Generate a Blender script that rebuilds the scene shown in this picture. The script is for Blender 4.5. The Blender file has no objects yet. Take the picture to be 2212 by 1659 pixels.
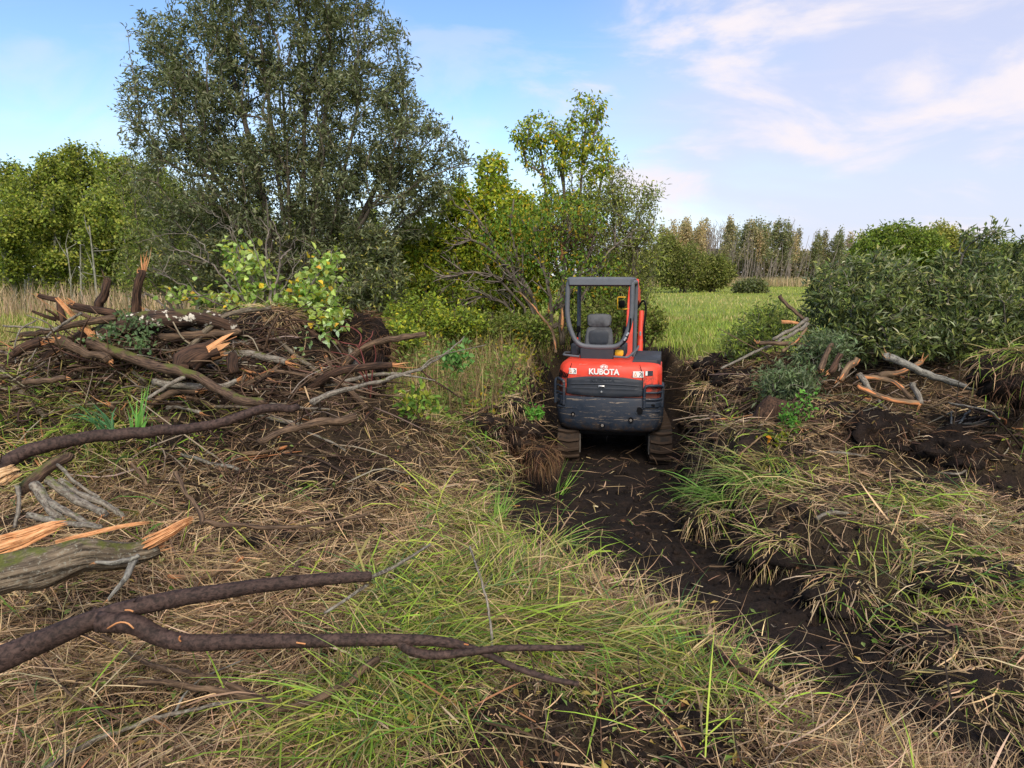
import bpy, bmesh, math
import numpy as np
from mathutils import Vector, Matrix

SC = bpy.context.scene
COL = SC.collection
RNG = np.random.default_rng(11)

# ------------------------------------------------------------------ camera, sky, sun, exposure
PITCH = math.radians(8.73)
EYE = np.array([0.0, 0.0, 2.3])
FPX = 1533.7                    # focal length in units of a 2212 x 1659 view of the place
CX, CY = 1106.0, 829.5
cam_d = bpy.data.cameras.new('camera')
cam_d.sensor_width = 36.0
cam_d.lens = 36.0 * FPX / 2212.0
cam_d.clip_start = 0.05
cam_d.clip_end = 3000.0
cam = bpy.data.objects.new('camera', cam_d)
COL.objects.link(cam)
cam.location = EYE.tolist()
cam.rotation_euler = (math.pi / 2 - PITCH, 0, 0)
SC.camera = cam

SUN_AZ = math.radians(172)      # compass-like: measured clockwise from +Y, where the light comes from
SUN_EL = math.radians(42)
sun_d = bpy.data.lights.new('sun', 'SUN')
sun_d.energy = 3.5
sun_d.angle = math.radians(45)
sun_d.color = (1.0, 0.87, 0.70)
sun = bpy.data.objects.new('sun', sun_d)
COL.objects.link(sun)
sdir = Vector((math.sin(SUN_AZ) * math.cos(SUN_EL), math.cos(SUN_AZ) * math.cos(SUN_EL), math.sin(SUN_EL)))
sun.rotation_euler = sdir.to_track_quat('Z', 'Y').to_euler()

CLOUD = (0.35, 0.1, 0.0)
def world():
    w = bpy.data.worlds.new('World'); SC.world = w; w.use_nodes = True
    nt = w.node_tree; nt.nodes.clear(); N = nt.nodes.new; L = nt.links.new
    out = N('ShaderNodeOutputWorld'); bg = N('ShaderNodeBackground')
    bg.inputs['Strength'].default_value = 0.125
    sky = N('ShaderNodeTexSky'); sky.sky_type = 'NISHITA'; sky.sun_disc = False
    sky.sun_elevation = SUN_EL; sky.sun_rotation = SUN_AZ
    sky.air_density = 1.0; sky.dust_density = 0.2; sky.ozone_density = 2.0
    hs = N('ShaderNodeHueSaturation'); hs.inputs['Hue'].default_value = 0.503
    hs.inputs['Saturation'].default_value = 1.10; hs.inputs['Value'].default_value = 1.12
    L(sky.outputs[0], hs.inputs['Color'])
    tc = N('ShaderNodeTexCoord'); sep = N('ShaderNodeSeparateXYZ'); L(tc.outputs['Generated'], sep.inputs[0])
    def m(op, a, b=None, c=None):
        n = N('ShaderNodeMath'); n.operation = op
        for i, v in enumerate((a, b, c)):
            if v is None: continue
            if isinstance(v, (int, float)): n.inputs[i].default_value = v
            else: L(v, n.inputs[i])
        return n.outputs[0]
    def ramp(v, lo, hi):
        n = N('ShaderNodeMapRange'); n.interpolation_type = 'SMOOTHSTEP'
        n.inputs['From Min'].default_value = lo; n.inputs['From Max'].default_value = hi
        L(v, n.inputs['Value']); return n.outputs[0]
    X, Y, Z = sep.outputs
    zz = m('ADD', m('MAXIMUM', Z, 0.0), 0.16)
    px = m('DIVIDE', X, zz); py = m('DIVIDE', Y, zz)
    cmb = N('ShaderNodeCombineXYZ'); L(px, cmb.inputs[0]); L(py, cmb.inputs[1])
    def noise(scale, detail, dist, loc, sx=1.0, sy=1.0, rot=0.0, rough=0.55):
        mp = N('ShaderNodeMapping'); mp.inputs['Location'].default_value = loc
        mp.inputs['Scale'].default_value = (sx, sy, 1); mp.inputs['Rotation'].default_value = (0, 0, rot)
        L(cmb.outputs[0], mp.inputs[0])
        n = N('ShaderNodeTexNoise'); n.inputs['Scale'].default_value = scale
        n.inputs['Detail'].default_value = detail; n.inputs['Distortion'].default_value = dist
        n.inputs['Roughness'].default_value = rough
        L(mp.outputs[0], n.inputs['Vector']); return n.outputs['Fac']
    # a sheet of thin cloud over the right half of the sky, brighter puffs and wisps in it
    side = m('ADD', X, m('MULTIPLY', Y, 0.10))
    sheetn = noise(0.55, 4, 0.4, (3.1, 0.2, 0))
    sheet = ramp(m('ADD', m('MULTIPLY', side, 1.15), m('MULTIPLY', m('SUBTRACT', sheetn, 0.5), 1.2)), 0.06, 0.62)
    mp3 = N('ShaderNodeMapping'); mp3.inputs['Scale'].default_value = (1.0, 1.0, 2.6); mp3.inputs['Rotation'].default_value = (0.0, 0.22, 0); mp3.inputs['Location'].default_value = CLOUD
    L(tc.outputs['Generated'], mp3.inputs[0])
    n3 = N('ShaderNodeTexNoise'); n3.inputs['Scale'].default_value = 4.2; n3.inputs['Detail'].default_value = 8; n3.inputs['Roughness'].default_value = 0.56; n3.inputs['Distortion'].default_value = 0.55
    L(mp3.outputs[0], n3.inputs['Vector']); puffn = n3.outputs['Fac']
    puff = ramp(puffn, 0.46, 0.66)
    reach = ramp(m('ADD', side, m('MULTIPLY', m('SUBTRACT', sheetn, 0.5), 0.8)), 0.05, 0.32)
    puff = m('MULTIPLY', puff, m('ADD', m('MULTIPLY', reach, 0.72), 0.26))
    wispn = noise(1.0, 6, 1.4, (0.4, 1.9, 0), 0.55, 1.9, -0.6, 0.62)
    wisp = m('MULTIPLY', ramp(wispn, 0.56, 0.86), 0.45)
    mx = N('ShaderNodeMix'); mx.data_type = 'RGBA'
    L(m('MULTIPLY', sheet, 0.80), mx.inputs[0]); L(hs.outputs[0], mx.inputs[6])
    mx.inputs[7].default_value = (3.75, 3.85, 4.95, 1)
    lowm = m('MULTIPLY', m('SUBTRACT', 1.0, ramp(Z, 0.0, 0.20)), 0.80)
    mxl = N('ShaderNodeMix'); mxl.data_type = 'RGBA'
    L(lowm, mxl.inputs[0]); L(mx.outputs[2], mxl.inputs[6]); mxl.inputs[7].default_value = (3.9, 4.15, 5.0, 1)
    mx2 = N('ShaderNodeMix'); mx2.data_type = 'RGBA'
    L(m('MINIMUM', m('ADD', puff, wisp), 1.0), mx2.inputs[0])
    L(mxl.outputs[2], mx2.inputs[6]); mx2.inputs[7].default_value = (5.15, 4.8, 5.1, 1)
    L(mx2.outputs[2], bg.inputs['Color']); L(bg.outputs[0], out.inputs['Surface'])
world()
SC.view_settings.view_transform = 'Standard'
SC.view_settings.look = 'None'
SC.view_settings.exposure = 0.60
SC.view_settings.gamma = 1.0
SC.view_settings.use_curve_mapping = False
SC.render.engine = 'CYCLES'
SC.cycles.use_denoising = True
SC.cycles.max_bounces = 6
SC.cycles.diffuse_bounces = 3
SC.cycles.glossy_bounces = 2
SC.cycles.transmission_bounces = 3
SC.cycles.caustics_reflective = False
SC.cycles.caustics_refractive = False

# ------------------------------------------------------------------ noise and ground shape
def hash2(ix, iy, seed):
    h = (ix.astype(np.int64) * 374761393 + iy.astype(np.int64) * 668265263 + seed * 982451653) & 0xffffffff
    h = ((h ^ (h >> 13)) * 1274126177) & 0xffffffff
    h = h ^ (h >> 16)
    return (h & 0xffffff) / float(0xffffff)
def vnoise(x, y, seed=0):
    ix = np.floor(x); iy = np.floor(y); fx = x - ix; fy = y - iy
    fx = fx * fx * (3 - 2 * fx); fy = fy * fy * (3 - 2 * fy)
    a = hash2(ix, iy, seed); b = hash2(ix + 1, iy, seed); c = hash2(ix, iy + 1, seed); d = hash2(ix + 1, iy + 1, seed)
    return (a + (b - a) * fx) * (1 - fy) + (c + (d - c) * fx) * fy
def pnoise(x, y, per, seed=0):
    ix = np.floor(x); iy = np.floor(y); fx = x - ix; fy = y - iy
    fx = fx * fx * (3 - 2 * fx); fy = fy * fy * (3 - 2 * fy); i0 = np.mod(ix, per); i1 = np.mod(ix + 1, per)
    a = hash2(i0, iy, seed); b = hash2(i1, iy, seed); c = hash2(i0, iy + 1, seed); d = hash2(i1, iy + 1, seed)
    return (a + (b - a) * fx) * (1 - fy) + (c + (d - c) * fx) * fy
def fbm(x, y, oct=4, seed=0):
    s = 0; a = 0.5; t = 0
    for i in range(oct):
        s = s + a * vnoise(x, y, seed + i * 17); t += a; a *= 0.5
        x = x * 2.03 + 3.7; y = y * 2.03 + 1.3
    return s / t
def sstep(a, b, v):
    t = np.clip((v - a) / (b - a), 0, 1); return t * t * (3 - 2 * t)

def ray(u, v):
    cx = (u - CX) / FPX; cz = (CY - v) / FPX
    return np.array([cx, math.cos(PITCH) + cz * math.sin(PITCH), -math.sin(PITCH) + cz * math.cos(PITCH)])
def at(u, v, Y):
    """the point of the place at depth Y that the photograph shows at u, v"""
    d = ray(u, v); return EYE + d * (Y / d[1])
def onz(u, v, z):
    d = ray(u, v); return EYE + d * ((z - EYE[2]) / d[2])
def px2m(Y): return Y * 1.02 / FPX

_tp = [(1330, 985, -.20, .90), (1290, 1060, -.08, .80), (1320, 1125, .08, .66), (1435, 1212, .22, .52), (1610, 1308, .31, .46), (1810, 1418, .38, .42), (2020, 1530, .44, .38), (2180, 1620, .50, .3)]
TR = np.array([[1.85, 13.0, 0.25, 0.75], [1.62, 11.0, -0.18, .95]] + [[*onz(u, v, z)[:2], z, w] for u, v, z, w in _tp])
def trench(x, y):
    best = np.full(np.shape(x), 1e9); fl = np.zeros(np.shape(x)); side = np.zeros(np.shape(x)); al = np.zeros(np.shape(x)); acc = 0
    for i in range(len(TR) - 1):
        a, b = TR[i], TR[i + 1]; dx, dy = b[0] - a[0], b[1] - a[1]; L2 = dx * dx + dy * dy
        t = np.clip(((x - a[0]) * dx + (y - a[1]) * dy) / L2, 0, 1)
        ox = x - (a[0] + t * dx); oy = y - (a[1] + t * dy); w = a[3] + (b[3] - a[3]) * t
        d = np.sqrt(ox * ox + oy * oy)
        q = d - w; k = q < best
        best = np.where(k, q, best); fl = np.where(k, a[2] + (b[2] - a[2]) * t, fl)
        side = np.where(k, np.sign(dx * oy - dy * ox) * d, side); al = np.where(k, acc + t * math.sqrt(L2), al)
        acc += math.sqrt(L2)
    return best, fl, side, al
MOUNDS = [  # x, y, sx, sy, height
    (-3.3, 6.3, 1.9, 0.85, 0.98), (-5.2, 6.0, 1.3, 0.9, 0.50), (-1.75, 6.9, 0.7, 0.55, 0.35), (-2.6, 4.6, 1.5, 0.8, 0.16),
    (-0.1, 8.1, 0.8, 0.9, 0.12), (0.15, 9.6, 0.5, 1.2, 0.14),
    (4.3, 8.3, 1.7, 0.9, 0.42), (3.1, 8.9, 0.7, 1.4, 0.30), (2.75, 6.6, 0.8, 0.7, 0.10), (3.6, 6.4, 0.9, 0.45, 0.26), (5.6, 7.6, 1.2, 0.8, 0.42),
    (4.75, 6.1, 0.55, 0.45, 0.42), (2.1, 6.3, 0.45, 0.5, 0.14), (2.5, 5.0, 0.6, 0.5, 0.12), (-2.3, 6.75, 0.8, 0.5, 0.45), (-1.9, 6.0, 0.6, 0.4, 0.22),
    (0.3, 4.3, 0.9, 0.9, 0.06), (1.0, 3.3, 0.9, 0.5, 0.06), (-1.0, 5.6, 1.0, 0.5, 0.10)]
HOLES = [(0.1, 7.35, 0.42, 0.35, 0.34), (3.9, 5.35, 0.8, 0.25, 0.14), (0.9, 2.35, 0.5, 0.2, 0.06), (3.2, 7.2, 0.35, 0.3, 0.14)]
def H(x, y, fine=True):
    x = np.asarray(x, float); y = np.asarray(y, float)
    z = 0.56 + 0.32 * sstep(4.5, 10.5, y) + 0.12 * sstep(2, -6, x) * sstep(9, 13, y) * (1 - sstep(16, 30, y))
    for mx, my, sx, sy, h in MOUNDS:
        z = z + h * np.exp(-((x - mx) / sx) ** 2 - ((y - my) / sy) ** 2)
    for mx, my, sx, sy, h in HOLES:
        z = z - h * np.exp(-((x - mx) / sx) ** 2 - ((y - my) / sy) ** 2)
    d, fl, side, al = trench(x, y)
    d = d + (fbm(x * 2.2, y * 2.2, 3, 5) - 0.5) * 0.35
    wl = np.where(side < 0, 0.5 + .8 * sstep(7.6, 6.4, y), 0.42); t = sstep(1, 0, d / wl)
    near = 1 - sstep(12, 18, y)
    if fine:
        rough = (fbm(x * 1.6, y * 1.6, 3, 21) - 0.5) * 0.20 + (fbm(x * 7, y * 7, 3, 33) - 0.5) * 0.11
        fieldr = (fbm(x * 0.4, y * 0.4, 3, 41) - 0.5) * 0.12
        floor = fl - .05 * sstep(.3, .15, np.abs(np.abs(side) - np.where(y > 7, .62, .28))) + (fbm(x * 5, y * 5, 3, 9) - 0.5) * 0.06 \
            + 0.030 * np.tanh(3 * np.sin(al * 2 * math.pi / 0.20)) * sstep(.22, .15, np.abs(np.abs(side) - np.where(y > 7, .62, .28))) * (vnoise(x * 3, y * 3, 8) > 0.35)
        lumps = sstep(1.6, 2.6, x) * sstep(3.6, 4.6, y) + sstep(-.6, -1.6, x) * sstep(4.4, 5.4, y)
        rough = rough * (1 + .7 * lumps) + lumps * .30 * np.maximum(0, fbm(x * 2.3 + 5, y * 2.3, 2, 87) - .52)
        z = z + rough * near + fieldr * (1 - near)
        return z * (1 - t) + floor * t
    return z * (1 - t) + fl * t
_gx, _gy = np.arange(-12, 12.01, .05), np.arange(0.5, 16.01, .05)
_GZ = H(*np.meshgrid(_gx, _gy))
_Hfull = H
def H(x, y):
    """ground height: read off a 5 cm grid close by, worked out afresh farther away"""
    x = np.asarray(x, float); y = np.asarray(y, float); shp = np.broadcast(x, y).shape
    fx = np.broadcast_to((x + 12) / .05, shp); fy = np.broadcast_to((y - .5) / .05, shp)
    ok = (fx >= 0) & (fx < len(_gx) - 1) & (fy >= 0) & (fy < len(_gy) - 1)
    ix = np.clip(fx, 0, len(_gx) - 2).astype(int); iy = np.clip(fy, 0, len(_gy) - 2).astype(int); tx = fx - ix; ty = fy - iy
    z = (_GZ[iy, ix] * (1 - tx) + _GZ[iy, ix + 1] * tx) * (1 - ty) + (_GZ[iy + 1, ix] * (1 - tx) + _GZ[iy + 1, ix + 1] * tx) * ty
    if not np.all(ok):
        z = np.array(z); bad = ~ok
        if z.ndim == 0: return _Hfull(x, y)
        z[bad] = _Hfull(np.broadcast_to(x, shp)[bad], np.broadcast_to(y, shp)[bad])
    return z
def hit(u, v, off=0.0, tmin=1.2):
    """where the line of sight u, v meets the ground"""
    d = ray(u, v)
    for t in (np.arange(tmin, 14, 0.03), np.arange(14, 120, 1.0)):
        p = EYE[None] + d[None] * t[:, None]; below = p[:, 2] < H(p[:, 0], p[:, 1]) + off
        if below.any(): return p[np.argmax(below)]
    return p[-1]

# ------------------------------------------------------------------ mesh building
class MB:
    def __init__(s): s.v = []; s.q = []; s.t = []; s.c = []; s.b = []; s.n = 0; s.pq = None
    def add(s, v, q=None, t=None, c=None, b=None):
        v = np.asarray(v, np.float32).reshape(-1, 3)
        if q is not None and len(q): s.q.append(np.asarray(q, np.int32).reshape(-1, 4) + s.n)
        if t is not None and len(t): s.t.append(np.asarray(t, np.int32).reshape(-1, 3) + s.n)
        s.v.append(v)
        if c is None: c = np.ones((len(v), 3), np.float32) * 0.5
        s.c.append(np.broadcast_to(np.asarray(c, np.float32), (len(v), 3)))
        s.b.append(np.zeros((len(v), 3), np.float32) if b is None else np.asarray(b, np.float32))
        s.n += len(v)
    def mesh(s, name, mat, smooth=True, origin=None):
        v = np.concatenate(s.v) if s.v else np.zeros((0, 3), np.float32)
        if origin is not None: v = v - np.asarray(origin, np.float32)
        q = np.concatenate(s.q) if s.q else np.zeros((0, 4), np.int32)
        t = np.concatenate(s.t) if s.t else np.zeros((0, 3), np.int32)
        me = bpy.data.meshes.new(name)
        me.vertices.add(len(v)); me.vertices.foreach_set('co', v.ravel())
        me.loops.add(len(q) * 4 + len(t) * 3)
        me.loops.foreach_set('vertex_index', np.concatenate([q.ravel(), t.ravel()]))
        me.polygons.add(len(q) + len(t))
        st = np.concatenate([np.arange(len(q)) * 4, len(q) * 4 + np.arange(len(t)) * 3]).astype(np.int32)
        me.polygons.foreach_set('loop_start', st)
        me.polygons.foreach_set('use_smooth', np.full(len(q) + len(t), smooth))
        me.update(calc_edges=True)
        a = me.attributes.new('Col', 'FLOAT_COLOR', 'POINT')
        c = np.concatenate(s.c); a.data.foreach_set('color', np.hstack([c, np.ones((len(c), 1), np.float32)]).astype(np.float32).ravel())
        b = me.attributes.new('bark', 'FLOAT_VECTOR', 'POINT')
        b.data.foreach_set('vector', np.concatenate(s.b).astype(np.float32).ravel())
        me.materials.append(mat)
        return me
    def build(s, name, mat, parent=None, smooth=True, origin=None):
        if origin is None and parent is not None: origin = parent.matrix_world.translation if parent.parent is None else parent['_o']
        o = bpy.data.objects.new(name, s.mesh(name, mat, smooth, origin)); COL.objects.link(o)
        if parent is not None: o.parent = parent
        elif origin is not None: o.location = [float(k) for k in origin]
        return o
def tag(o, label=None, cat=None, group=None, kind=None):
    if label: o['label'] = label
    if cat: o['category'] = cat
    if group: o['group'] = group
    if kind: o['kind'] = kind
    return o
def thing(name, loc, label, cat, group=None):
    o = bpy.data.objects.new(name, None); COL.objects.link(o)
    o.location = [float(k) for k in loc]; o.empty_display_size = 0.2
    o.matrix_world = Matrix.Translation(Vector([float(k) for k in loc]))
    return tag(o, label, cat, group, 'thing')

def catmull(p, n):
    p = np.asarray(p, float)
    if len(p) < 3:
        t = np.linspace(0, 1, n)[:, None]; return p[0] * (1 - t) + p[-1] * t
    q = np.vstack([2 * p[0] - p[1], p, 2 * p[-1] - p[-2]]); seg = len(p) - 1
    u = np.linspace(0, seg, n); i = np.minimum(u.astype(int), seg - 1); t = (u - i)[:, None]
    a, b, c, d = q[i], q[i + 1], q[i + 2], q[i + 3]
    return 0.5 * (2 * b + (c - a) * t + (2 * a - 5 * b + 4 * c - d) * t * t + (3 * b - a - 3 * c + d) * t ** 3)
def frames(P, quick=False):
    T = np.empty_like(P); T[1:-1] = P[2:] - P[:-2]; T[0] = P[1] - P[0]; T[-1] = P[-1] - P[-2]
    T /= np.sqrt((T * T).sum(1))[:, None] + 1e-9
    if quick:
        m = np.abs(T.sum(0)); ref = np.eye(3)[int(np.argmin(m))]; R = np.broadcast_to(ref, T.shape)
        U = np.stack([T[:, 1] * ref[2] - T[:, 2] * ref[1], T[:, 2] * ref[0] - T[:, 0] * ref[2], T[:, 0] * ref[1] - T[:, 1] * ref[0]], 1)
        U /= np.sqrt((U * U).sum(1))[:, None] + 1e-9
        return T, U, np.stack([T[:, 1] * U[:, 2] - T[:, 2] * U[:, 1], T[:, 2] * U[:, 0] - T[:, 0] * U[:, 2], T[:, 0] * U[:, 1] - T[:, 1] * U[:, 0]], 1)
    ref = np.array([0.13, 0.21, 0.97]) if abs(T[0, 2]) < 0.9 else np.array([1.0, 0.1, 0])
    U = np.zeros_like(P); u = np.cross(T[0], ref); u /= np.linalg.norm(u)
    for i in range(len(P)):
        u = u - T[i] * np.dot(u, T[i]); u /= np.linalg.norm(u) + 1e-9; U[i] = u
    return T, U, np.cross(T, U)
def tube(mb, P, R, sides=8, c=(.5, .5, .5), rough=0.0, cap0=True, cap1=True, lump=None, seed=0):
    P = np.asarray(P, float); R = np.broadcast_to(np.asarray(R, float), (len(P),))
    T, U, V = frames(P, sides < 7); n = len(P)
    a = np.arange(sides) / sides * 2 * math.pi
    rr = R[:, None] * np.ones((1, sides))
    s = np.concatenate([[0], np.cumsum(np.linalg.norm(np.diff(P, axis=0), axis=1))])
    if rough:
        r0 = max(R.max(), 1e-3); A = (np.arange(sides)[None] / sides) + 0 * s[:, None]; S = s[:, None] + 0 * A
        tw = A + .15 * (vnoise(S / (r0 * 9), 0 * S + seed, seed) - .5)
        k1 = max(3, sides // 2)
        g = 1 - np.abs(pnoise(np.mod(tw, 1) * k1, S / (r0 * 5.5), k1, seed) * 2 - 1)
        g2 = pnoise(A * 3, S / (r0 * 3.2), 3, seed + 3) - .5; g3 = pnoise(A * 5, S / (r0 * 1.1), 5, seed + 9) - .5
        rr = rr * (1 + rough * (-.55 * (g - .5) + g2 * .9 + g3 * .45))
    ring = P[:, None] + rr[..., None] * (np.cos(a)[None, :, None] * U[:, None] + np.sin(a)[None, :, None] * V[:, None])
    v = ring.reshape(-1, 3)
    i = np.arange(n - 1)[:, None] * sides; j = np.arange(sides)[None]; k = (j + 1) % sides
    q = np.stack([i + j, i + k, i + sides + k, i + sides + j], -1).reshape(-1, 4)
    r0 = max(R.max(), 1e-3)
    b = np.stack([np.broadcast_to(np.cos(a) * r0, (n, sides)), np.broadcast_to(np.sin(a) * r0, (n, sides)), np.broadcast_to(s[:, None], (n, sides))], -1).reshape(-1, 3)
    t = []; vv = [v]; bb = [b]; m = len(v)
    if cap0:
        vv.append(P[:1] - T[:1] * R[0] * 0.15); bb.append(np.array([[0, 0, s[0]]])); t += [(m, (x + 1) % sides, x) for x in range(sides)]; m += 1
    if cap1:
        o = (n - 1) * sides; vv.append(P[-1:] + T[-1:] * R[-1] * 0.15); bb.append(np.array([[0, 0, s[-1]]])); t += [(m, o + x, o + (x + 1) % sides) for x in range(sides)]
    mb.add(np.vstack(vv), q, t if t else None, c, np.vstack(bb))
def norm(a): return a / (np.linalg.norm(a, axis=-1, keepdims=True) + 1e-9)
def leaves(mb, P, D, Nn, L, W, C, fold=0.25, six=False):
    n = len(P); D = norm(D); S = norm(np.cross(D, Nn)); Nn = np.cross(S, D)
    L = np.broadcast_to(L, (n,))[:, None]; W = np.broadcast_to(W, (n,))[:, None]
    tip = P + D * L - Nn * L * 0.08
    if not six:
        a = P + D * L * .45 + S * W * .5 + Nn * W * fold; b = P + D * L * .45 - S * W * .5 + Nn * W * fold
        v = np.stack([P, a, tip, b], 1).reshape(-1, 3); o = np.arange(n)[:, None] * 4
        t = np.concatenate([o + [0, 1, 2], o + [0, 2, 3]]); k = 4
    else:
        a = P + D * L * .28 + S * W * .46 + Nn * W * fold; b = P + D * L * .66 + S * W * .40 + Nn * W * fold
        c = P + D * L * .28 - S * W * .46 + Nn * W * fold; d = P + D * L * .66 - S * W * .40 + Nn * W * fold
        v = np.stack([P, a, b, tip, d, c], 1).reshape(-1, 3); o = np.arange(n)[:, None] * 6
        t = np.concatenate([o + [0, 1, 2], o + [0, 2, 3], o + [0, 3, 4], o + [0, 4, 5]]); k = 6
    mb.add(v, None, t, np.repeat(C, k, 0))
def blades(mb, P, head, elev, L, W, droop, C, curl=None, drape=False, roll=None, seg=3):
    """n grass blades that leave P and bend over by droop on their way; drape keeps them on the ground"""
    n = len(P); pts = [P]; h = head.copy(); e = elev.copy(); p = P.copy(); l = L / seg
    for k in range(seg):
        d = np.stack([np.cos(h) * np.cos(e), np.sin(h) * np.cos(e), np.sin(e)], 1)
        p = p + d * l[:, None]
        if drape:
            g = H(p[:, 0], p[:, 1]) + 0.008 + drape * (1.0 if np.isscalar(drape) else 1.0)
            p = np.stack([p[:, 0], p[:, 1], np.maximum(p[:, 2], g)], 1)
        pts.append(p); e = e - droop / seg
        if curl is not None: h = h + curl / seg
    sd = np.stack([-np.sin(head), np.cos(head), np.zeros(n)], 1)
    if roll is not None: sd = norm(sd * np.cos(roll)[:, None] + np.array([0, 0, 1.0])[None] * np.sin(roll)[:, None])
    vs = []
    prof = [0.75, 1.0, 0.8, 0.5, 0.3][:seg] if seg > 2 else [0.9, 0.8]
    for k in range(seg):
        w = (W * prof[k] * 0.5)[:, None]; vs += [pts[k] - sd * w, pts[k] + sd * w]
    vs.append(pts[seg])
    m = 2 * seg + 1; v = np.stack(vs, 1).reshape(-1, 3); o = np.arange(n)[:, None] * m
    q = np.concatenate([o + [2 * k, 2 * k + 1, 2 * k + 3, 2 * k + 2] for k in range(seg - 1)]) if seg > 1 else None
    t = o + [2 * seg - 2, 2 * seg - 1, 2 * seg]
    mb.add(v, q, t, np.repeat(C, m, 0))
def pal(cols, n, w=None, var=0.18, rng=None):
    rng = rng or RNG; cols = np.array(cols, float)
    i = rng.choice(len(cols), n, p=None if w is None else np.array(w) / np.sum(w))
    c = cols[i] * (1 + rng.normal(0, var, (n, 1))) * (1 + rng.normal(0, 0.05, (n, 3)))
    return np.clip(c, 0.004, 0.9)

# ------------------------------------------------------------------ materials
def nodes(name):
    m = bpy.data.materials.new(name); m.use_nodes = True; nt = m.node_tree; nt.nodes.clear()
    out = nt.nodes.new('ShaderNodeOutputMaterial'); return m, nt, nt.nodes.new, nt.links.new, out
def bsdf(N, L, out, rough=0.6, spec=0.4, metal=0.0):
    b = N('ShaderNodeBsdfPrincipled'); b.inputs['Roughness'].default_value = rough
    b.inputs['Specular IOR Level'].default_value = spec; b.inputs['Metallic'].default_value = metal
    L(b.outputs[0], out.inputs['Surface']); return b
def nz(N, L, vec, scale, detail=4, rough=0.55, dist=0.0):
    n = N('ShaderNodeTexNoise'); n.inputs['Scale'].default_value = scale; n.inputs['Detail'].default_value = detail
    n.inputs['Roughness'].default_value = rough; n.inputs['Distortion'].default_value = dist
    if vec is not None: L(vec, n.inputs['Vector'])
    return n.outputs['Fac']
def cramp(N, L, fac, stops):
    r = N('ShaderNodeValToRGB'); e = r.color_ramp.elements
    while len(e) < len(stops): e.new(0.5)
    for k, (p, c) in enumerate(stops): e[k].position = p; e[k].color = (*c, 1)
    L(fac, r.inputs['Fac']); return r.outputs['Color']
def mix(N, L, f, a, b, blend='MIX'):
    m = N('ShaderNodeMix'); m.data_type = 'RGBA'; m.blend_type = blend
    for i, v in ((0, f), (6, a), (7, b)):
        if isinstance(v, (int, float)): m.inputs[i].default_value = v
        elif isinstance(v, tuple): m.inputs[i].default_value = (*v, 1)
        else: L(v, m.inputs[i])
    return m.outputs[2]
def mrange(N, L, v, a, b, c=0.0, d=1.0):
    n = N('ShaderNodeMapRange'); n.inputs[1].default_value = a; n.inputs[2].default_value = b
    n.inputs[3].default_value = c; n.inputs[4].default_value = d; L(v, n.inputs[0]); return n.outputs[0]
def bump(N, L, h, strength, dist):
    b = N('ShaderNodeBump'); b.inputs['Strength'].default_value = strength; b.inputs['Distance'].default_value = dist
    L(h, b.inputs['Height']); return b.outputs[0]
def leaf_mat(name, trans=0.3, rough=0.45, spec=0.35, under=1.0):
    m, nt, N, L, out = nodes(name)
    a = N('ShaderNodeAttribute'); a.attribute_name = 'Col'
    g = N('ShaderNodeNewGeometry')
    col = a.outputs['Color']
    if under != 1.0:
        lighter = mix(N, L, 0.35, col, (0.22, 0.25, 0.15)); col = mix(N, L, g.outputs['Backfacing'], col, lighter)
    b = N('ShaderNodeBsdfPrincipled'); b.inputs['Roughness'].default_value = rough; b.inputs['Specular IOR Level'].default_value = spec
    L(col, b.inputs['Base Color'])
    tr = N('ShaderNodeBsdfTranslucent')
    L(mix(N, L, 1.0, col, (1.15, 1.25, 0.6), 'MULTIPLY'), tr.inputs['Color'])
    ms = N('ShaderNodeMixShader'); ms.inputs[0].default_value = trans
    L(b.outputs[0], ms.inputs[1]); L(tr.outputs[0], ms.inputs[2]); L(ms.outputs[0], out.inputs['Surface'])
    return m
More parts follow.
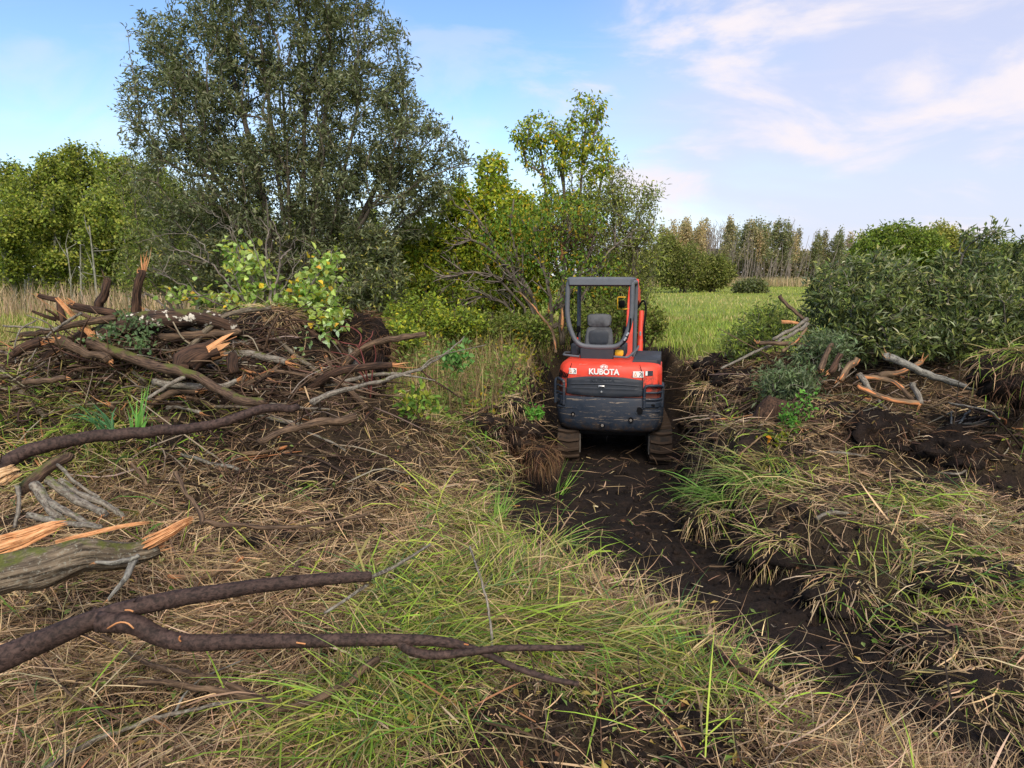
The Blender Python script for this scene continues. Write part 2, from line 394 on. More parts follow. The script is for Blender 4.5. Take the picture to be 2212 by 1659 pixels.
def bark_mat(name, dark, light, scale=18, stretch=0.16, moss=0.0, lichen=0.0, white=0.0, orange=0.0, relief=0.5, rough=0.75, spec=0.3):
    m, nt, N, L, out = nodes(name); b = bsdf(N, L, out, rough, spec)
    a = N('ShaderNodeAttribute'); a.attribute_name = 'bark'
    mp = N('ShaderNodeMapping'); mp.inputs['Scale'].default_value = (1, 1, stretch); L(a.outputs['Vector'], mp.inputs[0])
    oi = N('ShaderNodeObjectInfo')
    off = N('ShaderNodeVectorMath'); off.operation = 'ADD'; L(mp.outputs[0], off.inputs[0])
    rv = N('ShaderNodeVectorMath'); rv.operation = 'SCALE'; rv.inputs[0].default_value = (3, 5, 7); L(oi.outputs['Random'], rv.inputs['Scale']); L(rv.outputs[0], off.inputs[1])
    f = nz(N, L, off.outputs[0], scale, 6, 0.62, 0.4)
    col = cramp(N, L, f, [(0.38, dark), (0.62, light)])
    geo = N('ShaderNodeNewGeometry')
    big = nz(N, L, geo.outputs['Position'], 9, 4, 0.6)
    col = mix(N, L, mrange(N, L, big, 0.35, 0.7, 0, 0.55), col, tuple(k * 0.55 for k in dark))
    if orange:
        col = mix(N, L, mrange(N, L, nz(N, L, off.outputs[0], scale * 0.5, 3, 0.5, 0.8), 0.66 - 0.2 * orange, 0.70 - 0.2 * orange), col, (0.50, 0.20, 0.075))
    if lichen:
        col = mix(N, L, mrange(N, L, nz(N, L, geo.outputs['Position'], 70, 6, 0.7), 0.60 - 0.13 * lichen, 0.70 - 0.13 * lichen, 0, 0.6), col, (0.27, 0.27, 0.22))
    if white:
        col = mix(N, L, mrange(N, L, nz(N, L, geo.outputs['Position'], 13, 5, 0.65), 0.66 - 0.1 * white, 0.70 - 0.1 * white), col, (0.58, 0.55, 0.46))
    if moss:
        sp = N('ShaderNodeSeparateXYZ'); L(geo.outputs['Normal'], sp.inputs[0])
        mm = N('ShaderNodeMath'); mm.operation = 'MULTIPLY_ADD'; L(sp.outputs[2], mm.inputs[0]); mm.inputs[1].default_value = 0.18
        L(nz(N, L, geo.outputs['Position'], 7, 5, 0.6), mm.inputs[2])
        mf = mrange(N, L, mm.outputs[0], 0.74 - 0.17 * moss, 0.84 - 0.17 * moss, 0, 0.92)
        col = mix(N, L, mf, col, mix(N, L, nz(N, L, geo.outputs['Position'], 120, 2), (0.035, 0.05, 0.010), (0.12, 0.13, 0.02)))
    L(col, b.inputs['Base Color'])
    L(bump(N, L, f, relief, 0.012), b.inputs['Normal'])
    return m
def wood_mat(name, c1, c2):
    m, nt, N, L, out = nodes(name); b = bsdf(N, L, out, 0.7, 0.25)
    a = N('ShaderNodeAttribute'); a.attribute_name = 'bark'
    mp = N('ShaderNodeMapping'); mp.inputs['Scale'].default_value = (1, 1, 0.07); L(a.outputs['Vector'], mp.inputs[0])
    f = nz(N, L, mp.outputs[0], 90, 5, 0.6, 0.2)
    col = cramp(N, L, f, [(0.30, tuple(k * 0.28 for k in c1)), (0.44, c1), (0.72, c2)])
    g = N('ShaderNodeNewGeometry')
    rr_ = N('ShaderNodeNewGeometry').outputs['Random Per Island']
    col = mix(N, L, mrange(N, L, rr_, 0.35, 1.0, 0, 0.75), col, mix(N, L, 1.0, col, (0.55, 0.42, 0.34), 'MULTIPLY'))
    col = mix(N, L, mrange(N, L, nz(N, L, g.outputs['Position'], 14, 3), 0.5, 0.72, 0, 0.45), col, (0.12, 0.06, 0.03))
    L(col, b.inputs['Base Color']); L(bump(N, L, f, 0.6, 0.006), b.inputs['Normal'])
    return m
M = {}
M['grass'] = leaf_mat('grass_blade', 0.25, 0.6, 0.18)
M['leaf_willow'] = leaf_mat('willow_leaf', 0.28, 0.5, 0.22, 0.5)
M['leaf_thin'] = leaf_mat('thin_leaf', 0.38, 0.5, 0.2)
M['leaf_gloss'] = leaf_mat('glossy_leaf', 0.22, 0.36, 0.32, 0.5)
M['bark_wet'] = bark_mat('smooth_dark_bark', (0.018, 0.011, 0.009), (0.078, 0.048, 0.039), 38, 1.3, relief=0.45, rough=0.72, spec=0.25)
M['bark_old'] = bark_mat('fissured_bark', (0.030, 0.022, 0.014), (0.24, 0.19, 0.13), 75, 0.09, moss=0.5, lichen=0.45, relief=1.0)
M['bark_moss'] = bark_mat('mossy_bark', (0.028, 0.016, 0.010), (0.15, 0.095, 0.06), 75, 0.16, moss=0.8, relief=0.7)
M['bark_rot'] = bark_mat('rotten_bark', (0.010, 0.006, 0.004), (0.115, 0.062, 0.037), 80, 0.10, relief=1.0, rough=0.85)
M['bark_fungus'] = bark_mat('fungus_bark', (0.012, 0.007, 0.005), (0.105, 0.060, 0.037), 70, 0.11, moss=0.45, white=0.85, relief=1.0)
M['bark_grey'] = bark_mat('grey_lichen_bark', (0.055, 0.045, 0.036), (0.26, 0.225, 0.18), 70, 0.2, lichen=0.75, moss=0.2, relief=0.6)
M['bark_lichen'] = bark_mat('pale_lichen_bark', (0.07, 0.065, 0.055), (0.27, 0.26, 0.23), 36, 0.4, lichen=0.9, relief=0.6)
M['bark_brown'] = bark_mat('brown_bark', (0.030, 0.018, 0.011), (0.20, 0.13, 0.078), 80, 0.11, relief=0.9)
M['bark_tan'] = bark_mat('peeled_bark', (0.075, 0.045, 0.025), (0.27, 0.18, 0.10), 36, 0.18, orange=0.5, relief=0.6)
M['bark_tree'] = bark_mat('tree_bark', (0.055, 0.043, 0.032), (0.20, 0.165, 0.125), 30, 0.2, lichen=0.3, relief=0.6)
M['bark_aspen'] = bark_mat('aspen_bark', (0.13, 0.13, 0.10), (0.30, 0.30, 0.24), 20, 0.6, relief=0.2)
M['bark_dead'] = bark_mat('dead_twig_bark', (0.11, 0.09, 0.075), (0.28, 0.24, 0.20), 20, 0.6, relief=0.2)
M['bark_red'] = bark_mat('red_twig_bark', (0.10, 0.022, 0.020), (0.20, 0.06, 0.05), 20, 0.6, relief=0.2)
M['wood'] = wood_mat('fresh_split_wood', (0.50, 0.225, 0.09), (0.70, 0.43, 0.215))
M['wood_pale'] = wood_mat('pale_split_wood', (0.46, 0.28, 0.13), (0.66, 0.48, 0.28))

def soil_mat(name, fieldcol=True):
    m, nt, N, L, out = nodes(name); b = bsdf(N, L, out, 0.92, 0.15)
    g = N('ShaderNodeNewGeometry'); P = g.outputs['Position']
    a = N('ShaderNodeAttribute'); a.attribute_name = 'Col'
    f1 = nz(N, L, P, 5, 5, 0.62); f2 = nz(N, L, P, 38, 5, 0.65); f3 = nz(N, L, P, 160, 3, 0.6)
    c = cramp(N, L, f1, [(0.30, (0.0085, 0.0064, 0.0058)), (0.55, (0.019, 0.0138, 0.0115)), (0.80, (0.038, 0.024, 0.017))])
    c = mix(N, L, mrange(N, L, f2, 0.3, 0.75), mix(N, L, 1.0, c, (0.6, 0.6, 0.6), 'MULTIPLY'), mix(N, L, 1.0, c, (1.5, 1.45, 1.4), 'MULTIPLY'))
    sp = N('ShaderNodeSeparateColor'); L(a.outputs['Color'], sp.inputs[0])
    if fieldcol:
        gc = cramp(N, L, nz(N, L, P, 0.22, 5, 0.6), [(0.3, (0.16, 0.22, 0.036)), (0.5, (0.24, 0.29, 0.055)), (0.7, (0.34, 0.33, 0.09))])
        gc = mix(N, L, mrange(N, L, nz(N, L, P, 6, 4, 0.7), 0.3, 0.7), mix(N, L, 1.0, gc, (0.55, 0.6, 0.5), 'MULTIPLY'), gc)
        c = mix(N, L, sp.outputs[0], c, gc)
        st = cramp(N, L, nz(N, L, P, 60, 4, 0.7), [(0.3, (0.03, 0.02, 0.012)), (0.7, (0.12, 0.085, 0.045))])
        c = mix(N, L, mrange(N, L, sp.outputs[1], 0.0, 1.0, 0, 0.55), c, st)
    L(c, b.inputs['Base Color'])
    h = N('ShaderNodeMath'); h.operation = 'MULTIPLY_ADD'; L(f3, h.inputs[0]); h.inputs[1].default_value = 0.35; L(f2, h.inputs[2])
    L(bump(N, L, h.outputs[0], 0.9, 0.03), b.inputs['Normal'])
    return m
M['soil'] = soil_mat('peat_soil')
M['clod'] = soil_mat('peat_clod', False)
# ------------------------------------------------------------------ the ground: one sheet from the torn strip to the horizon
def make_ground():
    def axis(lo, hi, step, far_lo, far_hi, n):
        a = np.arange(lo, hi, step)
        up = hi + (far_hi - hi) * (np.linspace(0, 1, n) ** 3.2); dn = lo - (lo - far_lo) * (np.linspace(0, 1, n)[1:] ** 3.2)
        return np.concatenate([dn[::-1], a, up])
    xs = axis(-7.0, 7.0, 0.05, -700, 700, 46); ys = axis(1.0, 14.0, 0.05, -400, 1200, 60)
    X, Y = np.meshgrid(xs, ys); Z = H(X, Y)
    v = np.stack([X, Y, Z], -1).reshape(-1, 3); nx, ny = len(xs), len(ys)
    i = np.arange(ny - 1)[:, None] * nx; j = np.arange(nx - 1)[None]
    q = np.stack([i + j, i + j + 1, i + nx + j + 1, i + nx + j], -1).reshape(-1, 4)
    d, fl, side, al = trench(X, Y)
    fld = sstep(10.0, 14, Y + 3 * (fbm(X * .5, Y * .5, 3, 4) - .5)) ; fld = np.maximum(fld, sstep(7, 9.5, np.abs(X))); fld = fld * sstep(.55, 1.1, d)
    litter = sstep(0.0, 0.35, d) * sstep(0.35, 0.6, fbm(X * 1.3, Y * 1.3, 3, 71)) * (1 - fld)
    mb = MB(); mb.add(v, q, None, np.stack([fld, litter, 0 * fld], -1).reshape(-1, 3))
    tag(mb.build('ground', M['soil']), 'torn dark peat ground running out into a green field', None, None, 'structure')
make_ground()

# ------------------------------------------------------------------ grass and straw
STRAW = [(0.62, 0.44, 0.25), (0.46, 0.32, 0.18), (0.29, 0.20, 0.115), (0.52, 0.40, 0.26), (0.13, 0.083, 0.053)]
GREEN = [(0.18, 0.29, 0.035), (0.27, 0.39, 0.05), (0.10, 0.19, 0.035), (0.36, 0.43, 0.07), (0.07, 0.13, 0.04)]
OLIVE = [(0.20, 0.20, 0.055), (0.29, 0.27, 0.09), (0.38, 0.32, 0.13)]
GSPOT = [(hit(u, v)[:2], r, w) for u, v, r, w in [(1060, 1190, .65, 1.0), (1120, 1090, .5, .9), (900, 1560, .55, .8), (1600, 1050, .75, 1.1), (1400, 1420, .35, .3),
         (1640, 1450, .4, .35), (250, 900, .7, .8), (120, 880, .7, .6), (880, 860, .8, .8), (960, 900, .5, .6), (1020, 1320, .6, .9), (100, 1600, .4, .6), (2100, 1130, .6, .6),
         (1900, 1240, .6, .5), (2180, 900, .5, .8), (470, 930, .5, .5), (350, 1100, .4, .5), (1990, 1300, .45, .5), (560, 1580, .3, .4), (1330, 1480, .3, .5), (1550, 900, .7, .5), (1680, 1540, .5, .4)]]
SSPOT = [(hit(u, v)[:2], r, w) for u, v, r, w in [(1100, 960, .45, 1.0), (1160, 890, .4, .6), (1950, 1000, .6, .75), (2080, 960, .5, .6), (1300, 1590, .5, .9), (1480, 1600, .45, .9), (1100, 1620, .4, .6), (450, 1570, .35, .5), (700, 1400, .3, .4), (1560, 760, .6, .9),
         (1500, 820, .5, .8), (700, 860, .6, .8), (480, 890, .5, .5), (1900, 1520, .4, .7), (1650, 930, .5, .4), (1800, 1060, .4, .5), (2150, 1080, .4, .6), (1480, 1190, .35, .9), (1620, 1210, .35, .6), (560, 1180, .3, .35), (1750, 1180, .4, .4)]]
def lip(x, y):
    """signed distance to the edge of the cut, the near lip counted wider"""
    d, fl, side, al = trench(x, y); return d - .30 * (side < 0) * sstep(7.6, 6.4, y) * sstep(4.3, 5.2, y) + .10 * sstep(5.2, 4.3, y)
def fmap(spots, x, y):
    s = 0
    for (c, r, w) in spots: s = s + w * np.exp(-((x - c[0]) / r) ** 2 - ((y - c[1]) / r) ** 2)
    return s
def scatter(n, y0, y1, margin=0.4):
    y = y0 * (y1 / y0) ** RNG.random(n); hw = y * 0.74 + margin; x = (RNG.random(n) * 2 - 1) * hw
    return x, y
def heading(x, y):
    return 2 * math.pi * 1.6 * fbm(x * 0.55 + 9, y * 0.55, 2, 61) + (fbm(x * 2.4, y * 2.4, 2, 64) - 0.5) * 5.0
def straw_mat():
    n = 200000; x, y = scatter(n, 1.5, 12.5)
    d = lip(x, y)
    keep = 0.05 + 0.95 * sstep(0.02, 0.36, d + (fbm(x * 3, y * 3, 2, 91) - .5) * .4)
    pile = np.exp(-((x + 3.3) / 2.2) ** 2 - ((y - 6.5) / .7) ** 2); keep *= 1 - .6 * pile
    keep *= np.clip(0.35 + 2.6 * (fbm(x * 1.5, y * 1.5, 3, 55) - 0.37), 0.14, 1) * np.clip(1 - 0.80 * fmap(SSPOT, x, y), 0.08, 1)
    k = RNG.random(n) < keep; x, y = x[k], y[k]; n = len(x)
    grn = 0.02 + 0.62 * sstep(.42, .95, fmap(GSPOT, x, y) * .8 + 1.3 * (fbm(x * 1.6, y * 1.6, 3, 77) - 0.36))
    isg = RNG.random(n) < grn
    c = np.where(isg[:, None], np.where((RNG.random(n) < .55)[:, None], pal(GREEN, n), pal(OLIVE, n)), pal(STRAW, n, [2.4, 3, 4, 1.6, 5]))
    lift = RNG.random(n) ** 2.2 * 0.075
    P = np.stack([x, y, H(x, y) + 0.004 + lift], 1)
    hd = heading(x, y) + RNG.normal(0, 0.75, n) + (RNG.random(n) < .25) * math.pi
    L = np.where(RNG.random(n) < .55, RNG.uniform(.05, .20, n), RNG.uniform(0.16, 0.46, n)) * (1 + 0.25 * isg); W = RNG.uniform(0.0026, 0.0055, n) * (1 + 0.5 * isg) * (0.8 + y / 14) * np.where(RNG.random(n) < .07, 2.2, 1)
    el = RNG.normal(0.12, 0.22, n) + isg * RNG.uniform(0, 0.5, n)
    el = np.minimum(el, np.where(y < 3.4, .45, .9)); W = np.where((y < 3.4) & isg, np.minimum(W, .007), W)
    mb = MB(); blades(mb, P, hd, el, L, W, RNG.normal(0.35, 0.5, n) + isg * .5, c, RNG.normal(0, .38, n), drape=0.0001, roll=RNG.normal(0, .6, n))
    x, y = scatter(26000, 1.6, 6.0); n = len(x); keep = RNG.random(n) < .05 + .65 * sstep(-.05, .3, lip(x, y)); x, y = x[keep], y[keep]; n = len(x)   # broken short bits
    P = np.stack([x, y, H(x, y) + .01 + .03 * RNG.random(n)], 1)
    blades(mb, P, RNG.random(n) * 6.28, RNG.normal(.1, .4, n), RNG.uniform(.02, .09, n), RNG.uniform(.003, .006, n), RNG.normal(0, .3, n), pal(STRAW + [(.08, .055, .035)], n, [3, 3, 3, 3, 3, 3]), roll=RNG.normal(0, .8, n), seg=2)
    tag(mb.build('straw_mat', M['grass'], smooth=False), 'flattened tan straw and green grass matted over the torn soil', 'grass', None, 'stuff')
straw_mat()
def tufts(mb, x, y, num, L, head, elev, droop, W, cols, rad, spread=.45, z=None, seg=4, wts=None):
    """many tufts at once: every argument but cols is one value per tuft"""
    x = np.atleast_1d(np.asarray(x, float)); T = len(x); f = lambda a: np.broadcast_to(np.asarray(a, float), (T,))
    idx = np.repeat(np.arange(T), np.broadcast_to(np.asarray(num, int), (T,))); n = len(idx)
    a = RNG.random(n) * 2 * math.pi; r = np.sqrt(RNG.random(n)) * f(rad)[idx]
    bx, by = x[idx] + np.cos(a) * r, f(y)[idx] + np.sin(a) * r
    P = np.stack([bx, by, (H(bx, by) if z is None else f(z)[idx]) - 0.01], 1)
    C = pal(cols, n, wts) if not callable(cols) else cols(idx)
    blades(mb, P, RNG.normal(f(head)[idx], spread), np.clip(RNG.normal(f(elev)[idx], .25), .05, np.where(by < 3.2, .85, 1.5)), RNG.uniform(.5, 1.1, n) * f(L)[idx], RNG.uniform(.7, 1.3, n) * f(W)[idx],
           RNG.normal(f(droop)[idx], .3), C, RNG.normal(0, .5, n), drape=0.0001 if z is None else False, roll=RNG.normal(0, .4, n), seg=seg)
def standing_tufts():
    mb = MB(); n = 1500; x, y = scatter(n, 1.9, 11.5)
    g = fmap(GSPOT, x, y) + .5 * (fbm(x * .9, y * .9, 3, 77) - 0.5); d = lip(x, y)
    k = (RNG.random(n) < np.clip(.01 + .55 * sstep(.35, 1.0, g) - .5 * fmap(SSPOT, x, y), .008, 1)) & (d > .34); x, y = x[k], y[k]; T = len(x)
    dry = RNG.random(T) < .38
    def colour(i): return np.where(dry[i][:, None], pal(OLIVE + STRAW[:3], len(i)), pal(GREEN + OLIVE, len(i)))
    tufts(mb, x, y, RNG.integers(10, 30, T), RNG.uniform(.2, .46, T), heading(x, y), RNG.uniform(.15, .6, T), RNG.uniform(.5, 1.2, T), .0058 * (.8 + y / 16), colour, RNG.uniform(.04, .14, T))
    tag(mb.build('bent_grass', M['grass'], smooth=False), 'bent green grass tufts rising from the straw', 'grass', None, 'stuff')
standing_tufts()
def meadow():
    mb = MB()
    # near edge of the field behind the torn strip: knee-high mixed grass
    n = 52000; y = RNG.uniform(9.0, 24, n) ; x = (RNG.random(n) * 2 - 1) * (y * .76 + .5)
    d = trench(x, y)[0]
    st = np.clip(sstep(9.4, 12.5, y + 2.5 * (fbm(x * .6, y * .6, 2, 14) - .5)) , .12, 1) * (d > .35)
    k = RNG.random(n) < st; x, y = x[k], y[k]; n = len(x)
    gr = fbm(x * .35, y * .35, 3, 18); c = np.where((RNG.random(n) < np.clip(1.6 * gr - .25 + .35 * (x > 1.5), .15, .92))[:, None], pal([(0.19, 0.28, .04), (.26, .35, .055), (.31, .36, .075), (.13, .19, .035)], n), pal([(.40, .32, .14), (.46, .34, .18), (.30, .25, .10), (.32, .32, .11)], n))
    P = np.stack([x, y, H(x, y) - .02], 1); hh = (.45 + .75 * fbm(x * .5, y * .5, 2, 99)) * np.where(x > 1.5, 1 - .5 * sstep(11.5, 15, y), 1)
    blades(mb, P, RNG.random(n) * 6.283, RNG.uniform(.8, 1.5, n), RNG.uniform(.25, .62, n) * hh, RNG.uniform(.006, .012, n) * (y / 12), RNG.uniform(.2, 1.3, n), c, RNG.normal(0, .5, n))
    # the open field beyond, shorter and broader strokes
    n = 60000; y = 22 * (110 / 22.) ** RNG.random(n); x = (RNG.random(n) * 2 - 1) * (y * .76 + 1)
    gr = fbm(x * .08, y * .08, 3, 28)
    c = pal([(.25, .32, .05), (.31, .37, .065), (.36, .38, .09), (.20, .27, .045)], n, var=.15)
    c = np.where((RNG.random(n) < np.clip((gr - .46) * 3, .06, .7))[:, None], pal([(.44, .38, .17), (.36, .34, .12)], n), c)
    P = np.stack([x, y, H(x, y) - .02], 1)
    blades(mb, P, RNG.random(n) * 6.283, RNG.uniform(.9, 1.5, n), RNG.uniform(.08, .24, n), RNG.uniform(.012, .022, n) * (y / 22), RNG.uniform(.2, 1.0, n), c, seg=2)
    tag(mb.build('meadow_grass', M['grass'], smooth=False), 'green and straw-coloured field grass behind the torn strip', 'grass', None, 'stuff')
    mb = MB()   # tall dry reed grass by the wood on the left and along the far edge of the field
    n = 2600; x = RNG.uniform(-24, -9.0, n); y = RNG.uniform(19, 25, n); k = x > -y * .8; x, y = x[k], y[k]; n = len(x)
    P = np.stack([x, y, H(x, y)], 1)
    c = pal([(.42, .31, .19), (.34, .25, .15), (.47, .36, .24), (.25, .19, .12)], n)
    blades(mb, P, RNG.random(n) * 6.28, RNG.uniform(1.2, 1.55, n), RNG.uniform(.75, 1.35, n), RNG.uniform(.016, .03, n), RNG.uniform(.1, .9, n), c, seg=4)
    n = 9000; x = RNG.uniform(8, 75, n); y = RNG.uniform(85, 96, n)
    P = np.stack([x, y, H(x, y)], 1); c = pal([(.38, .30, .17), (.45, .36, .21), (.30, .25, .13)], n)
    blades(mb, P, RNG.random(n) * 6.28, RNG.uniform(1.2, 1.55, n), RNG.uniform(.7, 1.4, n), RNG.uniform(.06, .12, n), RNG.uniform(.1, .5, n), c, seg=2)
    tag(mb.build('reed_grass', M['grass'], smooth=False), 'tall dry tan reed grass along the edge of the woods', 'grass', None, 'stuff')
meadow()

def clods():
    """crumbs of peat in the cut and on the bare spots"""
    bm = bmesh.new(); bmesh.ops.create_icosphere(bm, subdivisions=1, radius=1); iv = np.array([v.co[:] for v in bm.verts]); it = np.array([[v.index for v in f.verts] for f in bm.faces]); bm.free()
    n = 26000; x, y = scatter(n, 1.8, 10.5); d = lip(x, y)
    w = np.clip((sstep(.35, .05, d) * .6 - sstep(.0, -.2, d) * .42) + fmap(SSPOT, x, y) * .8 + .06, 0, 1) * np.where(np.abs(d - .1) < .22, 1.5, 1.0); k = RNG.random(n) < w * .8; x, y = x[k], y[k]; n = len(x)
    r = RNG.exponential(.009, n) + .004; r = np.minimum(r, .055) * (.7 + y / 14)
    V = iv[None] * (r[:, None] * RNG.uniform(.6, 1.2, (n, 3)))[:, None, :] * (1 + RNG.normal(0, .16, (n, len(iv), 1)))
    V = V + np.stack([x, y, H(x, y) + r * .3], 1)[:, None]
    mb = MB(); mb.add(V.reshape(-1, 3), None, (it[None] + (np.arange(n) * len(iv))[:, None, None]).reshape(-1, 3))
    tag(mb.build('peat_crumbs', M['clod'], smooth=False), 'crumbs and clods of black peat in the cut', 'soil', None, 'stuff')
clods()
# ------------------------------------------------------------------ trees: wood grown towards points spread through the crown
def grow(base_pts, targets, step=0.35, wpath=0.35, seed=0, up=0.15, bend=0.25):
    """base_pts: list of polylines that leave the ground (stems). Returns pos, parent, chains."""
    rng = np.random.default_rng(seed)
    cap = 64 + sum(len(b) for b in base_pts) + len(targets) * 14
    pos = np.zeros((cap, 3)); par = np.full(cap, -1, int); pl = np.zeros(cap); n = 0; chains = []
    for b in base_pts:
        ch = []
        for k, p in enumerate(b):
            pos[n] = p
            if k: par[n] = n - 1; pl[n] = pl[n - 1] + np.linalg.norm(pos[n] - pos[n - 1])
            ch.append(n); n += 1
        chains.append((ch, True))
    root = np.mean([b[0] for b in base_pts], 0)
    order = np.argsort(np.linalg.norm(targets - root, axis=1) + rng.normal(0, .25, len(targets)))
    for ti in order:
        t = targets[ti]; dv = t - pos[:n]; d = np.linalg.norm(dv, axis=1)
        cost = d + wpath * pl[:n] + up * np.maximum(0, -dv[:, 2]) * 3
        j = int(np.argmin(cost)); L = d[j]
        if L < 0.02: continue
        k = max(2, min(10, int(L / step) + 1)); a = pos[j]
        if par[j] >= 0: pd = pos[j] - pos[par[j]]; pd = pd / (np.linalg.norm(pd) + 1e-9)
        else: pd = np.array([0, 0, 1.0])
        c = a + pd * L * bend + (t - a) * 0.30 + rng.normal(0, .05, 3) * L + np.array([0, 0, .05 * L])
        ch = [j]
        for s in range(1, k + 1):
            u = s / k; p = (1 - u) ** 2 * a + 2 * u * (1 - u) * c + u * u * t
            if s < k: p = p + rng.normal(0, .018, 3) * L
            pos[n] = p; par[n] = ch[-1]; pl[n] = pl[ch[-1]] + np.linalg.norm(p - pos[ch[-1]]); ch.append(n); n += 1
        chains.append((ch, False))
    return pos[:n], par[:n], chains
def pipe_radii(pos, par, chains, tip, power=2.4, rmax=1.0):
    n = len(pos); w = np.zeros(n)
    for ch, _ in chains: w[ch[-1]] += 1
    for i in range(n - 1, -1, -1):
        if par[i] >= 0: w[par[i]] += w[i]
    return np.minimum(tip * np.maximum(w, 1) ** (1 / power), rmax)
def blob(rng, clumps, n, hollow=0.25):
    """points in a union of ellipsoids (centre, radii, weight), thinner in the middle"""
    w = np.array([c[2] for c in clumps], float); k = rng.choice(len(clumps), n, p=w / w.sum())
    d = norm(rng.normal(0, 1, (n, 3))); r = (hollow + (1 - hollow) * rng.random(n)) ** (1 / 2.2)
    C = np.array([c[0] for c in clumps])[k]; R = np.array([c[1] for c in clumps])[k]
    return C + d * r[:, None] * R
def clump(u, v, Y, ru, rv, rd, w=None):
    s = px2m(Y); return (at(u, v, Y), np.array([ru * s, rd, rv * s]), w or ru * rv * 1.0)
def wood(root, name, pos, chains, rad, mat, rmin=0.0, rmax=9.0, sides=6, stemsides=8):
    mb = MB(); n = 0
    for ch, stem in chains:
        r = rad[ch].copy()
        if not stem: r[0] = min(r[0], r[1] * 1.25)
        big = r[1 if len(r) > 1 else 0]
        if not (rmin <= big < rmax): continue
        tube(mb, pos[ch], r, stemsides if stem else (3 if big < .008 else (4 if big < .02 else sides)), cap0=stem, cap1=False, rough=.25 if big > .03 else 0, seed=n); n += 1
    if not mb.n: return None
    o = mb.build(name, mat, root)
    if name == 'branches': o['kind'] = 'stuff'
    return o
def foliage(rng, pos, par, chains, per, back, L, W, cols, wts, droop=0.25, spread=0.10, var=.2, out=0.9, skip=0.0, tipweight=1.0, colfn=None):
    A, B = [], []
    for ch, stem in chains:
        if stem or rng.random() < skip: continue
        A.append(pos[ch[-1]]); j = max(0, len(ch) - 1 - back); B.append(pos[ch[j]])
    A, B = np.array(A), np.array(B); n = len(A) * per
    i = np.repeat(np.arange(len(A)), per); t = rng.random(n) ** (1 / tipweight)
    P = B[i] + (A[i] - B[i]) * (t * 1.05)[:, None] + rng.normal(0, spread, (n, 3))
    tw = norm(A - B)[i]
    D = norm(tw * out + rng.normal(0, .65, (n, 3)) + np.array([0, 0, -droop]))
    Nn = norm(rng.normal(0, .55, (n, 3)) + np.array([0, -0.15, .8]))
    C = pal(cols, n, wts, var, rng)
    if colfn is not None: C = colfn(P, C)
    LL = L * rng.uniform(.6, 1.25, n); WW = W * rng.uniform(.7, 1.25, n)
    return P, D, Nn, LL, WW, C
def fan(rng, base, tops, jitter=.05, seg=5, arch=0.35, spread=.12):
    out = []
    for t in tops:
        b = base + np.array([rng.normal(0, spread), rng.normal(0, spread), -0.05]); t = np.asarray(t, float)
        m = b + (t - b) * .5 + np.array([0, 0, arch * .5 * np.linalg.norm((t - b)[:2])])
        out.append(catmull([b, (b + m) / 2 + rng.normal(0, jitter, 3), m, t], seg * 2))
    return out
def ground_at(u, Y):
    x = at(u, 650, Y)[0]; return np.array([x, Y, float(H(x, Y))])

